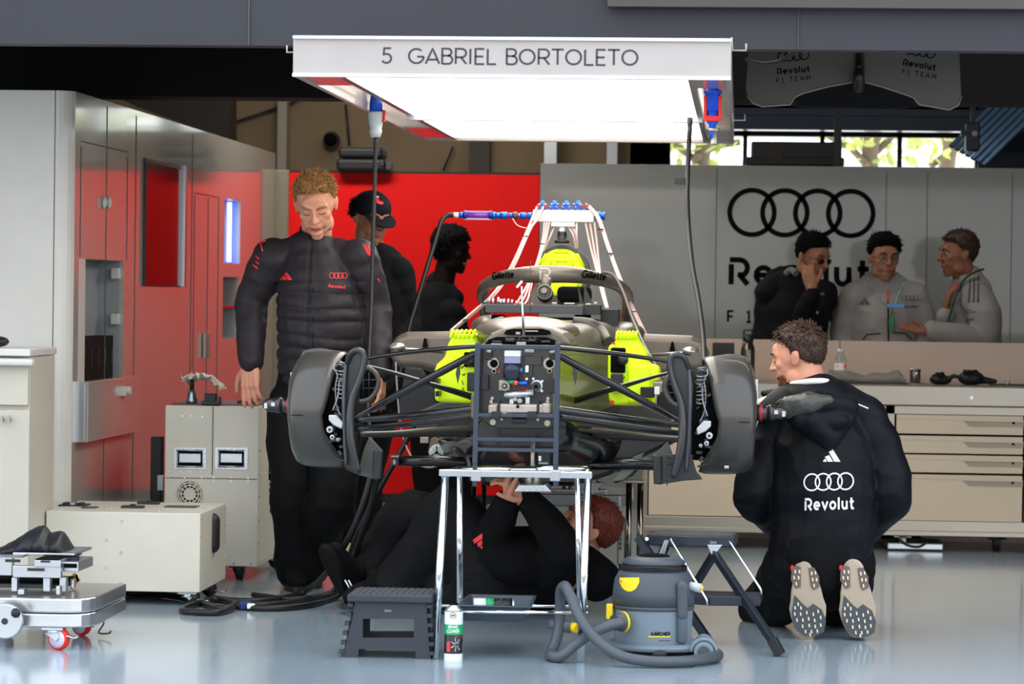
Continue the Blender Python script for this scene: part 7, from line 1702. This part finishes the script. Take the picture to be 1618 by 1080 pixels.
tb = MB().lathe([(zv(1030), 60*s_), (zv(1020), 60*s_), (zv(962), 63*s_), (zv(958), 63*s_)], vc_, (0, 0, 1), 60); bvT = BVHTree.FromPolygons(tb.v, tb.f)
gm = glyph_mesh('KARCHER', .24, .06); decal('lettering', gm, pix_map(1029, 1003.5, 30, gm, bvT, .001), M_ink, t)
for q in (1041.6, 1044.6): vpr([(q-6.6, 997), (q-5.6, 997), (q-5.6, 998), (q-6.6, 998)], M_ink, 'letter_dot', bvT)
gm = ([(1024+35*i/6, 1004.5+j*1.8) for i in range(7) for j in (0, 1)], [(2*i, 2*i+2, 2*i+3, 2*i+1) for i in range(6)], 1.0); decal('yellow_line', gm, pix_map(0, 0, 1, gm, bvT, .001, diry=(0, 1)), M_vy, t)
gm = ([(1041+18*i/4, 1011+j*1.2) for i in range(5) for j in (0, 1)], [(2*i, 2*i+2, 2*i+3, 2*i+1) for i in range(4)], 1.0); decal('small_print', gm, pix_map(0, 0, 1, gm, bvT, .001, diry=(0, 1)), M_vd, t)
# base with wheels
mb = MB(); bp_ = []
for i in range(36):
    a = 2*PI*i/36; x = 66*s_*math.cos(a); y = 62*s_*math.sin(a)
    if math.cos(a) > .2: x += (math.cos(a)-.2)*38*s_
    bp_.append((x, y))
mb.rings([[vc_+V((x*1.02, y*1.02, .03)) for x, y in bp_], [vc_+V((x*1.04, y*1.04, .055)) for x, y in bp_], [vc_+V((x*.98, y*.98, zv(1022))) for x, y in bp_], [vc_+V((x*.9, y*.9, zv(1018))) for x, y in bp_]]); obj('base', mb, M_vg, t)
mb = MB(); mb.rings([[vc_+V((x*.98, y*.98, .012)) for x, y in bp_], [vc_+V((x*1.02, y*1.02, .03)) for x, y in bp_]]); obj('bumper', mb, M_ink, t)
for (x, Y) in ((1112, YV-.12), (1112, YV+.13)):
    c = P(x, 1036, Y); c.z = .034; w_ = obj('wheel', MB().cyl((c.x, Y-.018, c.z), (c.x, Y+.018, c.z), .034, 28), M_vg, t, bevel=.005); obj('wheel_cap', MB().cyl((c.x, Y-.022, c.z), (c.x, Y-.016, c.z), .022, 24), M_vd, w_, bevel=.002)
c = P(1112, 1036, YV-.12); c.z = .034; obj('wheel_arch', MB().tube([V((c.x+.043*math.cos(rad(a)), YV-.12, c.z+.043*math.sin(rad(a)))) for a in range(-15, 181, 15)], .007, 8), M_vg, t)
c = P(1041, 1052, YV-.13); c.z = .02; obj('front_castor', MB().ell(V((c.x, YV-.125, .022)), (.03, .02, .022)), M_plblack, t)
mb = MB(); pts = [P(1078, y, YV-.115) for y in (926, 933, 955, 972)]; mb.tube(smoothpath(pts, 3), .019, 12, 0, True, True, flat=.6); obj('side_latch', mb, M_vd, t)
mb = MB(); mb.tube([P(1078, 978, YV-.115), P(1078, 1010, YV-.11)], .017, 12, 0, True, True, flat=.5); obj('latch_recess', mb, mat('vacuum_mid_grey', '#4e5862', .45), t)
c = P(985, 982, YV-.13); dn = V((-.7, -.6, 0)).normalized()
obj('inlet_collar', MB().lathe([(0, .034), (.012, .034), (.02, .028), (.04, .028)], c, dn, 24), M_vd, t); obj('yellow_ring', MB().lathe([(-.002, .036), (.006, .036)], c, dn, 24), M_vy, t)
obj('yellow_clip', MB().prect(958, 954, 968, 978, YV-.06, YV-.03), M_vy, t, bevel=.003); obj('side_plug', MB().cyl(P(1088, 925, YV-.04), P(1108, 929, YV-.05), .016, 14), M_plgrey, t); obj('yellow_knob', MB().cyl(P(1106, 928, YV-.05), P(1111, 929, YV-.05), .008, 12), M_vy, t)
hp = [(982, 983, YV-.17), (960, 989, YV-.2), (934, 1001, YV-.22), (909, 1018, YV-.24), (885, 1040, YV-.25), (871, 1046, YV-.22), (870, 1032, YV-.16), (880, 1005, YV-.12), (885, 965, YV-.1), (886, 935, YV-.12), (893, 926, YV-.16), (902, 943, YV-.2), (918, 978, YV-.26), (945, 1012, YV-.3), (982, 1036, YV-.33), (1029, 1050, YV-.34), (1076, 1056, YV-.32), (1112, 1054, YV-.24), (1134, 1047, YV-.12), (1128, 1041, YV-.02)]
pts = [P(*p) for p in hp]
for i, p in enumerate(pts):
    if p.z < .022: p.z = .022
pts = smoothpath(pts, 16); rr = [.0185+(.0014 if i % 2 else -.0006) for i in range(len(pts))]
L = [pts[0]]; acc = 0
dense = []
tot = 0
for a, b in zip(pts, pts[1:]): tot += (b-a).length
step = .0045; cur = 0; i = 0; a = pts[0]; out = [a.copy()]
rem = step
for b in pts[1:]:
    seg = (b-a).length
    while seg >= rem: a = a+(b-a).normalized()*rem; out.append(a.copy()); seg = (b-a).length; rem = step
    rem -= seg; a = b
obj('ribbed_hose', MB().tube(out, [.0182+(.0013 if i % 2 else -.0004) for i in range(len(out))], 14), mat('hose_grey', '#474d55', .45), t)
mb = MB(); mb.tube([P(868, 986, YV-.08), P(880, 988, YV-.09), P(902, 991, YV-.1)], [.016, .017, .021], 16); noz = obj('hose_nozzle', mb, mat('nozzle_grey', '#59606a', .4), t); obj('yellow_clip', MB().cyl(P(903, 990, YV-.1), P(912, 992, YV-.11), .017, 14), M_vy, noz)
# ---------------------------------------------------------------- low white case
Yc1, Yc2 = 12.4, 13.03
x0, x1 = P(72, 870, Yc1).x, P(316, 870, Yc1).x; zT1 = P(316, 811, Yc1).z; zB1 = P(316, 936, Yc1).z
lc = thing('low_equipment_case', 'long low cream equipment case on castors left of the standing mechanics', 'case', ((x0+x1)/2, (Yc1+Yc2)/2, 0))
bx = obj('body', MB().box(((x0+x1)/2, (Yc1+Yc2)/2, (zT1+zB1)/2), (x1-x0, Yc2-Yc1, zT1-zB1)), M_cream, lc, bevel=.004)
def scr(par, pts, r=.005, ax=(0, -1, 0)):
    for p in pts: p = V(p); a = V(ax); obj('screw', MB().cyl(p-a*.001, p+a*.0035, r, 8), M_zinc, par)
scr(lc, [V((P(x, y, Yc1).x, Yc1, P(x, y, Yc1).z)) for x, y in ((192, 823), (168, 852), (191, 872), (168, 896), (190, 921))], .006)
scr(lc, [V((x1, Yc1+.02 if i % 2 == 0 else Yc2-.02, zB1+.02+(zT1-zB1-.04)*(i//2)/4)) for i in range(10)], .0045, (1, 0, 0))
hs = MB(); yh = Yc1+.31
hs.tube([V((x1-.004, yh, zT1-.05)), V((x1-.004, yh, zT1-.15))], .032, 16, 0, True, True); obj('side_grip', hs, mat('grip_black', '#1b1a17', .5), lc)
mb = MB().box(((x0+x1)/2+.17, (Yc1+Yc2)/2+.05, zT1+.001), (.13, .1, .004)); obj('top_grip', mb, M_plblack, lc)
for k, (x, y) in enumerate(((210, 802), (235, 796))): p = PZ(x, y, zT1); obj('top_latch', MB().box(p+V((0, 0, .004)), (.09, .05, .012)).cyl(p, p+V((0, 0, .016)), .012, 10), M_plblack, lc, bevel=.003)
p = PZ(118, 798, zT1); obj('connector_panel', MB().box(p+V((0, 0, .002)), (.11, .12, .006)), M_plblack, lc)
for i in range(3): obj('connector', MB().box(p+V((-.03+.03*i, -.02, .008)), (.02, .06, .012)), M_zinc if i == 1 else M_plblack, lc, bevel=.002)
p = PZ(142, 802, zT1); obj('connector_panel', MB().box(p+V((0, 0, .002)), (.06, .07, .005)), mat('brown_panel', '#4a4038', .5), lc)
scr(lc, [PZ(x, y, zT1) for x, y in ((152, 797), (158, 799), (168, 803), (176, 803), (252, 807), (325, 804))], .004, (0, 0, 1))
def castor(par, c, r, wz, metal=M_zinc, wheel=M_rubber, ang=0., lever=True, hubm=None):
    """swivel castor standing on the floor at c; plate top at wz"""
    R = Matrix.Rotation(ang, 3, 'Z'); c = V((c[0], c[1], 0)); f = MB()
    f.box(c+V((0, 0, wz-.004)), (.075, .07, .008)); f.cyl(c+V((0, 0, wz-.008)), c+V((0, 0, wz-.022)), .026, 16)
    for q in (-1, 1): f.prism([c+R @ V(p) for p in ((-.028, q*.02, wz-.018), (.028, q*.02, wz-.018), (.034, q*.02, r+.004), (.022, q*.02, r-.01), (.008, q*.02, r))], R @ V((0, q*.004, 0)))
    ct = obj('castor_fork', f, metal, par, bevel=.0015)
    wc = c+R @ V((.02, 0, r)); obj('castor_wheel', MB().lathe([(-.014, r*.8), (-.014, r*.93), (-.009, r), (.009, r), (.014, r*.93), (.014, r*.8)], wc, R @ V((0, 1, 0)), 28), wheel, ct)
    obj('wheel_hub', MB().lathe([(-.016, r*.2), (-.0145, r*.8), (.0145, r*.8), (.016, r*.2)], wc, R @ V((0, 1, 0)), 20), hubm or M_plblack, ct)
    if lever: obj('brake_lever', MB().tube([c+R @ V((.02, 0, wz-.03)), c+R @ V((.06, 0, wz-.028)), c+R @ V((.085, 0, wz-.034)), c+R @ V((.1, 0, wz-.028))], [.012, .011, .009, .007], 10, flat=.45), metal, ct)
    return ct
castor(lc, (x1-.05, Yc1+.04), .03, zB1+.0, ang=rad(-28)); castor(lc, (x1-.05, Yc2-.2), .03, zB1, ang=rad(-24)); castor(lc, (x0+.2, Yc1+.05), .036, zB1, lever=False, ang=1.4); castor(lc, (x0+.1, Yc2-.06), .036, zB1, lever=False)
# ---------------------------------------------------------------- tall cabinet on castors
Yt1, Yt2 = 13.5, 14.22
x0, x1 = P(260, 760, Yt1).x, P(408, 760, Yt1).x; zT2 = P(335, 641, Yt1).z; zB2 = P(408, 895, Yt1).z
tc_ = thing('tall_equipment_case', 'tall cream equipment case with two sprung handles and a round fan grille', 'case', ((x0+x1)/2, (Yt1+Yt2)/2, 0))
obj('body', MB().box(((x0+x1)/2, (Yt1+Yt2)/2, (zT2+zB2)/2), (x1-x0, Yt2-Yt1, zT2-zB2)), M_cream, tc_, bevel=.004)
def T(x, y, d=0): p = P(x, y, Yt1); return V((p.x, Yt1-d, p.z))
mb = MB(); a = T(336, 642); b = T(336, 750); mb.box((a+b)/2, (.004, .003, a.z-b.z)); a = T(262, 755); b = T(406, 756); mb.box((a+b)/2, (b.x-a.x, .003, .0035)); obj('panel_seam', mb, M_seam, tc_)
scr(tc_, [T(x, y) for x, y in ((271, 657), (289, 657), (303, 657), (320, 658), (268, 744), (286, 745), (300, 745), (318, 745), (266, 753), (292, 754), (319, 754), (338, 754), (365, 754), (392, 755), (266, 758), (338, 760), (365, 760), (392, 760), (280, 765), (317, 766), (370, 890), (396, 890))], .0045)
for xm in (300, 365.5):
    pl = obj('handle_plate', MB().prect(xm-26, 706, xm+26, 742, Yt1-.003, Yt1+.001), M_alu, tc_, bevel=.001)
    scr(pl, [T(xm+dx, y, .003) for dx in (-22, -11, 0, 11, 22) for y in (708.5, 739.5)]+[T(xm+dx, y, .003) for dx in (-23.5, 23.5) for y in (716, 724, 732)], .004)
    obj('handle_recess', MB().prect(xm-19, 712, xm+19, 736, Yt1-.005, Yt1-.002), M_ink, pl); obj('handle_rim', MB().tube([T(xm+dx, y, .006) for dx, y in ((-20, 711), (20, 711), (20, 737), (-20, 737))], .0035, 8, closed=True), M_zinc, pl)
    obj('handle_flap', MB().prect(xm-17, 716, xm+17, 731, Yt1-.012, Yt1-.005), M_alu, pl, bevel=.002); scr(pl, [T(xm+dx, y, .012) for dx, y in ((-12, 718), (0, 718), (12, 718))], .0045)
fc = T(300, 780); mb = MB().cyl(fc-V((0, .0015, 0)), fc+V((0, .001, 0)), 21*PM(Yt1), 32); fg = obj('fan_grille', mb, M_ink, tc_)
mb = MB()
for r_ in (9, 14, 18, 21.2): mb.tube([fc+V((r_*PM(Yt1)*math.cos(a*PI/18), -.003, r_*PM(Yt1)*math.sin(a*PI/18))) for a in range(36)], .0035, 6, closed=True)
for a in range(12): mb.tube([fc+V((9*PM(Yt1)*math.cos(a*PI/6), -.003, 9*PM(Yt1)*math.sin(a*PI/6))), fc+V((21*PM(Yt1)*math.cos(a*PI/6), -.003, 21*PM(Yt1)*math.sin(a*PI/6)))], .003, 5)
mb.cyl(fc-V((0, .004, 0)), fc, 9*PM(Yt1), 24); obj('grille_ring', mb, M_cream, fg)
# side vent of leaf slots
vy = Yt1+.38; vm = MB()
for i in range(8):
    for q in (-1, 1):
        zc_ = .28+.028*i; w_ = .06*(1-abs(i-3)/6)
        vm.box((x1+.001, vy+q*(w_*.5+.006), zc_), (.002, w_, .012), Matrix.Rotation(q*.5, 3, 'X'))
obj('side_vent', vm, M_ink, tc_)
vm = MB()
for i in range(6): vm.box((x1+.001, vy-.06, .5+.0*i), (.002, .04, .16))
obj('side_vent_panel', vm, M_steel, tc_)
scr(tc_, [(x1, Yt1+.04+.08*i, zB2+.018) for i in range(9)]+[(x1, Yt1+.018, zB2+.1+.1*i) for i in range(5)]+[(x1, Yt1+.08+.12*i, P(336, 752, Yt1).z) for i in range(4)], .0045, (1, 0, 0))
castor(tc_, (x1-.09, Yt1+.06), .035, zB2, wheel=M_rubber, metal=M_plblack, lever=False, ang=1.5); castor(tc_, (x1-.03, Yt2-.08), .035, zB2, lever=False, ang=.3); castor(tc_, (x0+.05, Yt1+.06), .035, zB2, lever=False, metal=M_plblack); castor(tc_, (x0+.05, Yt2-.08), .035, zB2, lever=False)
p = T(345, 640)
obj('top_panel', MB().box(((x0+x1)/2, Yt1+.3, zT2+.003), (x1-x0-.03, .5, .006)), mat('top_panel_dark', '#55302c', .4), tc_)
for x in (332, 378): p = T(x, 640); obj('top_latch', MB().box((p.x, Yt1+.03+(x-332)*.004, zT2+.012), (.08, .05, .014)), M_plblack, tc_, bevel=.003)
# spray gun bottle, box and paper on the tall case
zt3 = zT2+.006
p = P(303, 632, Yt1+.1); t = thing('trigger_bottle', 'small steel bottle with a dark cap at the left of the tall case top', 'bottle', (p.x, Yt1+.1, zt3))
obj('body', MB().lathe([(0, .024), (.01, .024), (.05, .016), (.06, .011)], V((p.x, Yt1+.1, zt3)), (0, 0, 1), 16), mat('bottle_steel', '#7f8f9a', .2, .8), t); obj('cap', MB().lathe([(.06, .010), (.095, .010), (.105, .006)], V((p.x, Yt1+.1, zt3)), (0, 0, 1), 12), M_plblack, t)
p = P(332, 632, Yt1+.12); t2 = thing('junction_box', 'small black box under the crumpled paper on the tall case', 'box', (p.x, Yt1+.14, zt3)); obj('body', MB().box((p.x, Yt1+.14, zt3+.022), (.05, .05, .044)), M_plblack, t2, bevel=.002); obj('terminal', MB().box((p.x+.035, Yt1+.14, zt3+.015), (.018, .04, .03)), M_gun, t2, bevel=.002)
rnd = random.Random(8); mb = MB(); N = 16; g0 = P(322, 604, Yt1+.12); vs = []
for i in range(N+1):
    for j in range(N+1):
        u, v = i/N-.5, j/N-.5; x = g0.x+u*.17+.012*noise.noise(V((u*6, v*6, 3)));
        z = max(g0.z+.028*noise.noise(V((u*7, v*7, 1)))+.025*noise.noise(V((u*15, v*13, 2)))+.035*(.5-abs(u))-.08*max(0, u-.1)-.02*v+.01, zt3+.058); vs.append(V((x, Yt1+.12+v*.16, z)))
for k in range(2): mb.add([q+V((0, 0, .003*k)) for q in vs], [(i*(N+1)+j, (i+1)*(N+1)+j, (i+1)*(N+1)+j+1, i*(N+1)+j+1) for i in range(N) for j in range(N)], 0, False)
obj('crumpled_paper', mb, mat('paper_towel', '#d9d0c0', .9, bump=.3, bscale=60), None, 'crumpled white paper towel lying on top of the tall case', 'paper')
# ---------------------------------------------------------------- cart at the lower left
Yk = 10.78
ct = thing('setup_cart', 'polished steel cart on red-rimmed wheels at the lower left edge', 'cart', dz(P(40, 1030, 11.1), 0))
xL_, xR_ = P(-70, 960, Yk).x, P(146, 960, Yk).x; zt4 = P(60, 945, Yk).z; zb4 = P(60, 991, Yk).z; zm = P(60, 968, Yk).z
def plate(z0, z1, nm):
    pts = [V((xL_, Yk, z0)), V((P(96, 960, Yk).x, Yk, z0))]
    for a in (20, 40, 60, 80): c = V((P(96, 960, Yk).x, Yk+.11, z0)); pts.append(c+V((.105*math.sin(rad(a)), -.11*math.cos(rad(a)), 0)))
    xr = pts[-1].x+.004; pts += [V((xr, Yk+.16, z0)), V((xr, Yk+.62, z0)), V((xL_, Yk+.62, z0))]
    obj(nm, MB().prism(pts, (0, 0, z1-z0)), M_steelcart, ct, bevel=.006, seg=3)
M_steelcart = mat('cart_steel', '#c4c6c8', .22, .9, bump=.02, bscale=30, stretch=(1, 1, 12))
plate(zb4, zm-.002, 'lower_plate'); plate(zm+.001, zt4, 'upper_plate')
for (x, Y, an) in ((85, Yk+.03, -.35), (122, Yk+.5, -.5), (-4, Yk+.48, .2)):
    p = dz(P(x, 1030, Y), 0); castor(ct, (p.x, p.y), .039, zb4, wheel=M_redrub, ang=an, hubm=M_lav, lever=x > 0)
c = P(10, 980, Yk-.05); hw = obj('hand_wheel', MB().lathe([(0, 28*PM(Yk)), (-.02, 28.5*PM(Yk)), (-.024, 27*PM(Yk))], c, (0, 1, 0), 40), M_alu, ct, bevel=.002); obj('hub', MB().lathe([(-.02, .012), (-.028, .011)], c, (0, 1, 0), 16), M_gun, hw)
k_ = P(27, 967, Yk-.075); obj('wheel_knob', MB().ell(k_-V((0, .02, 0)), .017), M_plblack, hw); obj('shaft', MB().cyl(c, c+V((0, .07, 0)), .012, 12), M_steelcart, hw)
# upper slide assembly
Yu = Yk+.12
def cb(x0, y0, x1, y1, Ya, Yb, m=M_alu, nm='slide_block', bev=.003): return obj(nm, MB().prect(x0, y0, x1, y1, Ya, Yb), m, ct, bevel=bev)
cb(20, 893, 96, 913, Yu, Yu+.03); cb(-40, 878, 19, 909, Yu+.05, Yu+.09); cb(54, 884, 96, 896, Yu-.01, Yu+.2); cb(96, 887, 124, 903, Yu+.05, Yu+.3); cb(20, 872, 118, 878, Yu+.1, Yu+.4, M_alu, 'top_slide'); cb(-40, 876, 36, 881, Yu+.05, Yu+.4, M_alu, 'top_slide')
cb(-40, 877, 37, 879, Yu+.04, Yu+.1, M_ink, 'black_strip', 0); cb(56, 882.5, 92, 884.5, Yu-.011, Yu+.1, M_ink, 'black_strip', 0); cb(72, 877, 120, 879, Yu+.09, Yu+.2, M_ink, 'black_strip', 0)
cb(43, 897, 69, 902, Yu-.012, Yu, M_gun, 'slot', .001); cb(8, 883, 32, 888, Yu+.045, Yu+.05, M_gun, 'slot', .001); cb(64, 885, 79, 888.5, Yu-.013, Yu-.01, M_gun, 'slot', .001); cb(101, 890, 121, 897, Yu+.045, Yu+.05, M_ink, 'slot', .001)
cb(110, 875, 122, 890, Yu+.1, Yu+.14, M_plblack, 'strap', .004)
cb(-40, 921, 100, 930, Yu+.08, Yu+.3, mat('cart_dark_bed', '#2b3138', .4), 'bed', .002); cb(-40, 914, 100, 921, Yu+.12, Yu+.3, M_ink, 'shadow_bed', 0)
for (x0, x1) in ((18, 27), (68, 79), (94, 104)): cb(x0, 912, x1, 934, Yu+.02, Yu+.06, M_alu, 'post')
cb(88, 925, 95, 940, Yk+.06, Yk+.1, M_alu, 'stop_pin', .006); cb(110, 914, 117, 930, Yk+.3, Yk+.34, M_alu, 'stop_pin', .006); cb(28, 931, 38, 939, Yk+.06, Yk+.12, M_zinc, 'foot', .003)
hz_ = MB().pprism([(107, 914), (118, 904), (127, 917), (117, 925)], Yu+.3, .01); ht = obj('hazard_tag', hz_, mat('hazard_yellow', '#e0a012', .5), ct)
for i in range(3): obj('hazard_stripe', MB().pprism([(108+i*5.4, 915-i*3), (110.5+i*5.4, 912.5-i*3), (117+i*4, 922-i*2.5), (114.5+i*4, 924-i*2.5)], Yu+.296, .004), M_ink, ht)
mb = MB(); ptube(mb, [(146, 990, Yk+.45), (158, 976, Yk+.45), (164, 984, Yk+.45), (156, 999, Yk+.45), (172, 1000, Yk+.42), (175, 996, Yk+.42)], 1.3, 6); obj('loose_cable', mb, M_cable, ct)
# black cloth over the cart
vs = []; N = 24; prof = [(-60, 872), (-20, 868), (2, 863), (25, 850), (45, 836), (58, 829), (70, 826), (74, 833), (77, 840), (86, 838), (98, 835), (101, 842), (106, 858), (111, 873)]
def py(x):
    for (a, b), (c, d) in zip(prof, prof[1:]):
        if a <= x <= c: return b+(d-b)*(x-a)/(c-a)
    return 873
mb = MB(); rs = []
for i in range(45):
    x = -60+171*i/44; top = P(x, py(x), Yu+.22); base = P(x, 873.5, Yu+.22); h = top.z-base.z
    ring = [V((top.x, Yu+.08, base.z)), V((top.x, Yu+.12+.02*math.sin(i*.9), base.z+h*.45)), V((top.x, Yu+.18, base.z+h*.85+.004*math.sin(i*1.7))), V((top.x, Yu+.23, top.z)), V((top.x, Yu+.3, base.z+h*.8)), V((top.x, Yu+.4, base.z))]; rs.append(ring)
mb.rings(rs); obj('black_cloth', mb, mat('black_nylon', '#14161b', .5, bump=.5, bscale=18), None, 'black nylon cover heaped on top of the steel cart', 'cloth', sub=1)
# ---------------------------------------------------------------- trolley and rear stands under the car
Yr = 13.65
x0, x1 = P(770, 850, Yr).x, P(988, 850, Yr).x; zA = P(900, 799, Yr).z; zB = P(900, 780, Yr).z
tr_ = thing('steel_trolley', 'pale cabinet trolley with a polished steel top standing under the car', 'trolley', ((x0+x1)/2, Yr+.25, 0))
M_tp = mat('trolley_grey', '#a9aaa0', .45)
obj('body', MB().box(((x0+x1)/2, Yr+.27, (zA+.09)/2+.0), (x1-x0, .5, zA-.09)), M_tp, tr_, bevel=.004)
obj('steel_top', MB().prism([V((P(835, 790, Yr).x, Yr, zA)), V((P(980, 790, Yr).x, Yr, zA)), V((P(989, 790, Yr).x, Yr+.03, zA)), V((P(994, 790, Yr).x, Yr+.1, zA)), V((P(994, 790, Yr).x, Yr+.55, zA)), V((P(835, 790, Yr).x, Yr+.55, zA))], (0, 0, zB-zA)), M_steelcart, tr_, bevel=.005)
obj('name_plate', MB().prect(864, 808, 887, 822, Yr+.014, Yr+.02), M_ink, tr_); gm = glyph_mesh('SET A', .22, .14); A2 = P(865, 819.5, Yr); decal('lettering', gm, lambda u, v: V((A2.x+u*.0145, Yr+.012, A2.z+v*.022)), M_prtwhite, tr_)
e = MB()
for x in (977, 988): a = P(x, 805, Yr); e.box((a.x, Yr+.019, zA/2+.02), (.003, .003, zA-.14))
obj('panel_seam', e, M_seam, tr_)
for i in range(5): obj('side_mark', MB().prect(979, 835+i*7, 982, 840+i*7, Yr+.015, Yr+.018), M_seam, tr_)
for x in (800, 960): p = dz(P(x, 900, Yr+.1), 0); castor(tr_, (p.x, p.y), .035, .09, lever=False); castor(tr_, (p.x, p.y+.35), .035, .09, lever=False)
t = thing('machined_jig', 'silver machined jig with studs lying on the steel trolley top', 'jig', P(925, 779, Yr+.2))
obj('base_plate', MB().box((P(915, 775, Yr+.15).x, Yr+.2, zB+.006), (.24, .14, .012)), M_alu, t, bevel=.002)
for i, (x, h) in enumerate(((890, .03), (900, .03), (930, .05), (945, .035))): p = P(x, 770, Yr+.15); obj('stud', MB().lathe([(0, .008), (h, .008), (h, .014), (h+.01, .014)], V((p.x, Yr+.17, zB+.012)), (0, 0, 1), 12), M_zinc if i % 2 else M_cast, t)
obj('upright', MB().box((P(892, 770, Yr+.2).x, Yr+.22, zB+.035), (.03, .05, .05)), M_alu, t, bevel=.003); obj('wing_plate', MB().pprism([(935, 762), (958, 762), (945, 772), (940, 780), (934, 780)], Yr+.12, .02), M_alu, t, bevel=.002)
t = thing('axle_stand', 'chrome axle stand with twin posts under the right side of the car', 'stand', dz(P(1003, 940, 13.2), 0)); M_tchrome = mat('reflection_tinted_chrome', '#8f8578', .12, 1.)  # chrome with a brownish reflection put into its base colour
for x in (994, 1012): p = P(x, 760, 13.2); obj('post', MB().cyl((p.x, 13.2, .02), (p.x, 13.2, p.z), .013, 18), M_tchrome, t)
a = P(985, 760, 13.2); b = P(1019, 760, 13.2); obj('top_bar', MB().box((a+b)/2, (b.x-a.x, .05, .014)), M_tchrome, t, bevel=.002); obj('foot', MB().box(((a.x+b.x)/2, 13.2, .01), (b.x-a.x+.06, .3, .02)), M_plblack, t, bevel=.003)
t = thing('axle_stand', 'chrome axle stand with twin posts behind the left end of the chrome trestle', 'stand', dz(P(757, 940, 13.2), 0))
for x in (749, 765): p = P(x, 756, 13.2); obj('post', MB().cyl((p.x, 13.2, .02), (p.x, 13.2, p.z), .011, 18), M_tchrome, t)
a = P(742, 757, 13.2); b = P(772, 757, 13.2); obj('top_bar', MB().box((a+b)/2, (b.x-a.x, .05, .014)), M_tchrome, t, bevel=.002); obj('foot', MB().box(((a.x+b.x)/2, 13.2, .01), (b.x-a.x+.06, .3, .02)), M_plblack, t, bevel=.003)
# ---------------------------------------------------------------- cables
def floorcable(pts, r, lab, name='floor_cable', m=M_cable, cat='cable'):
    q = [P(*p) for p in pts]
    for p in q: p.z = max(p.z, r+.001)
    return obj(name, MB().tube(smoothpath(q, 6), r, 10), m, None, lab, cat)
def F_(x, y, z=.01): p = PZ(x, y, z); return (x, y, p.y)
floorcable([(588, 742, 12.3), (575, 790, 12.3), (553, 845, 12.35), (520, 900, 12.5), (480, 935, 12.9)]+[F_(430, 948), F_(380, 950), F_(330, 945)], .0125, 'black hose dropping from the left wheel and curving along the floor')
floorcable([(598, 742, 12.3), (588, 790, 12.35), (576, 830, 12.4), (560, 880, 12.5), (552, 915, 12.7)]+[F_(530, 945), F_(480, 958), F_(420, 962), F_(365, 958)], .0125, 'second black hose dropping from the left wheel nearer the car centre')
floorcable([(662, 655, 12.6), (640, 700, 12.6), (615, 745, 12.6), (585, 800, 12.65), (562, 850, 12.7), (545, 900, 12.85)]+[F_(525, 935), F_(470, 947), F_(400, 940)], .0115, 'long black hose slanting from under the suspension arms to the floor')
floorcable([F_(150, 932, .04), F_(200, 938), F_(250, 940), F_(300, 948), F_(350, 962), F_(372, 955), F_(340, 948), F_(300, 958), F_(290, 966), F_(340, 969), F_(368, 962)], .013, 'thick black cable coiled under the low case')
floorcable([F_(366, 952), F_(400, 955), F_(450, 952), F_(520, 940), F_(580, 935), F_(640, 938)], .010, 'thin black cable running across the floor from the low case')
mb = MB(); ptube(mb, [(625, 572, 12.6), (628, 620, 12.6), (632, 665, 12.6), (640, 700, 12.6), (655, 728, 12.5), (675, 738, 12.4), (695, 734, 12.4), (705, 722, 12.4)], 1.5, 8); obj('thin_line', mb, mat('lilac_line', '#8a8088', .4), None, 'thin lilac grey line looping under the left suspension arms', 'hose')
p = PZ(388, 956, .02); t = thing('cable_tie_wrap', 'blue and white strap wrapped round the cables beside the low case', 'strap', p); obj('strap', MB().box(p, (.05, .03, .03), Matrix.Rotation(.5, 3, 'Z')), mat('blue_strap', '#1f2d66', .5), t, bevel=.006); obj('tag', MB().box(p+V((.025, -.02, 0)), (.03, .02, .02)), M_prtwhite, t, bevel=.003)
p = V((P(248, 775, 13.9).x, 13.9, 0)); t = thing('black_valve_rack', 'dark valve fixing standing behind the left edge of the tall case', 'rack', p)
obj('post', MB().box((p.x, 13.9, .3), (.05, .06, .6)), M_plblack, t, bevel=.004); obj('fitting', MB().prect(248, 750, 258, 775, 13.86, 13.87), M_zinc, t, bevel=.003)
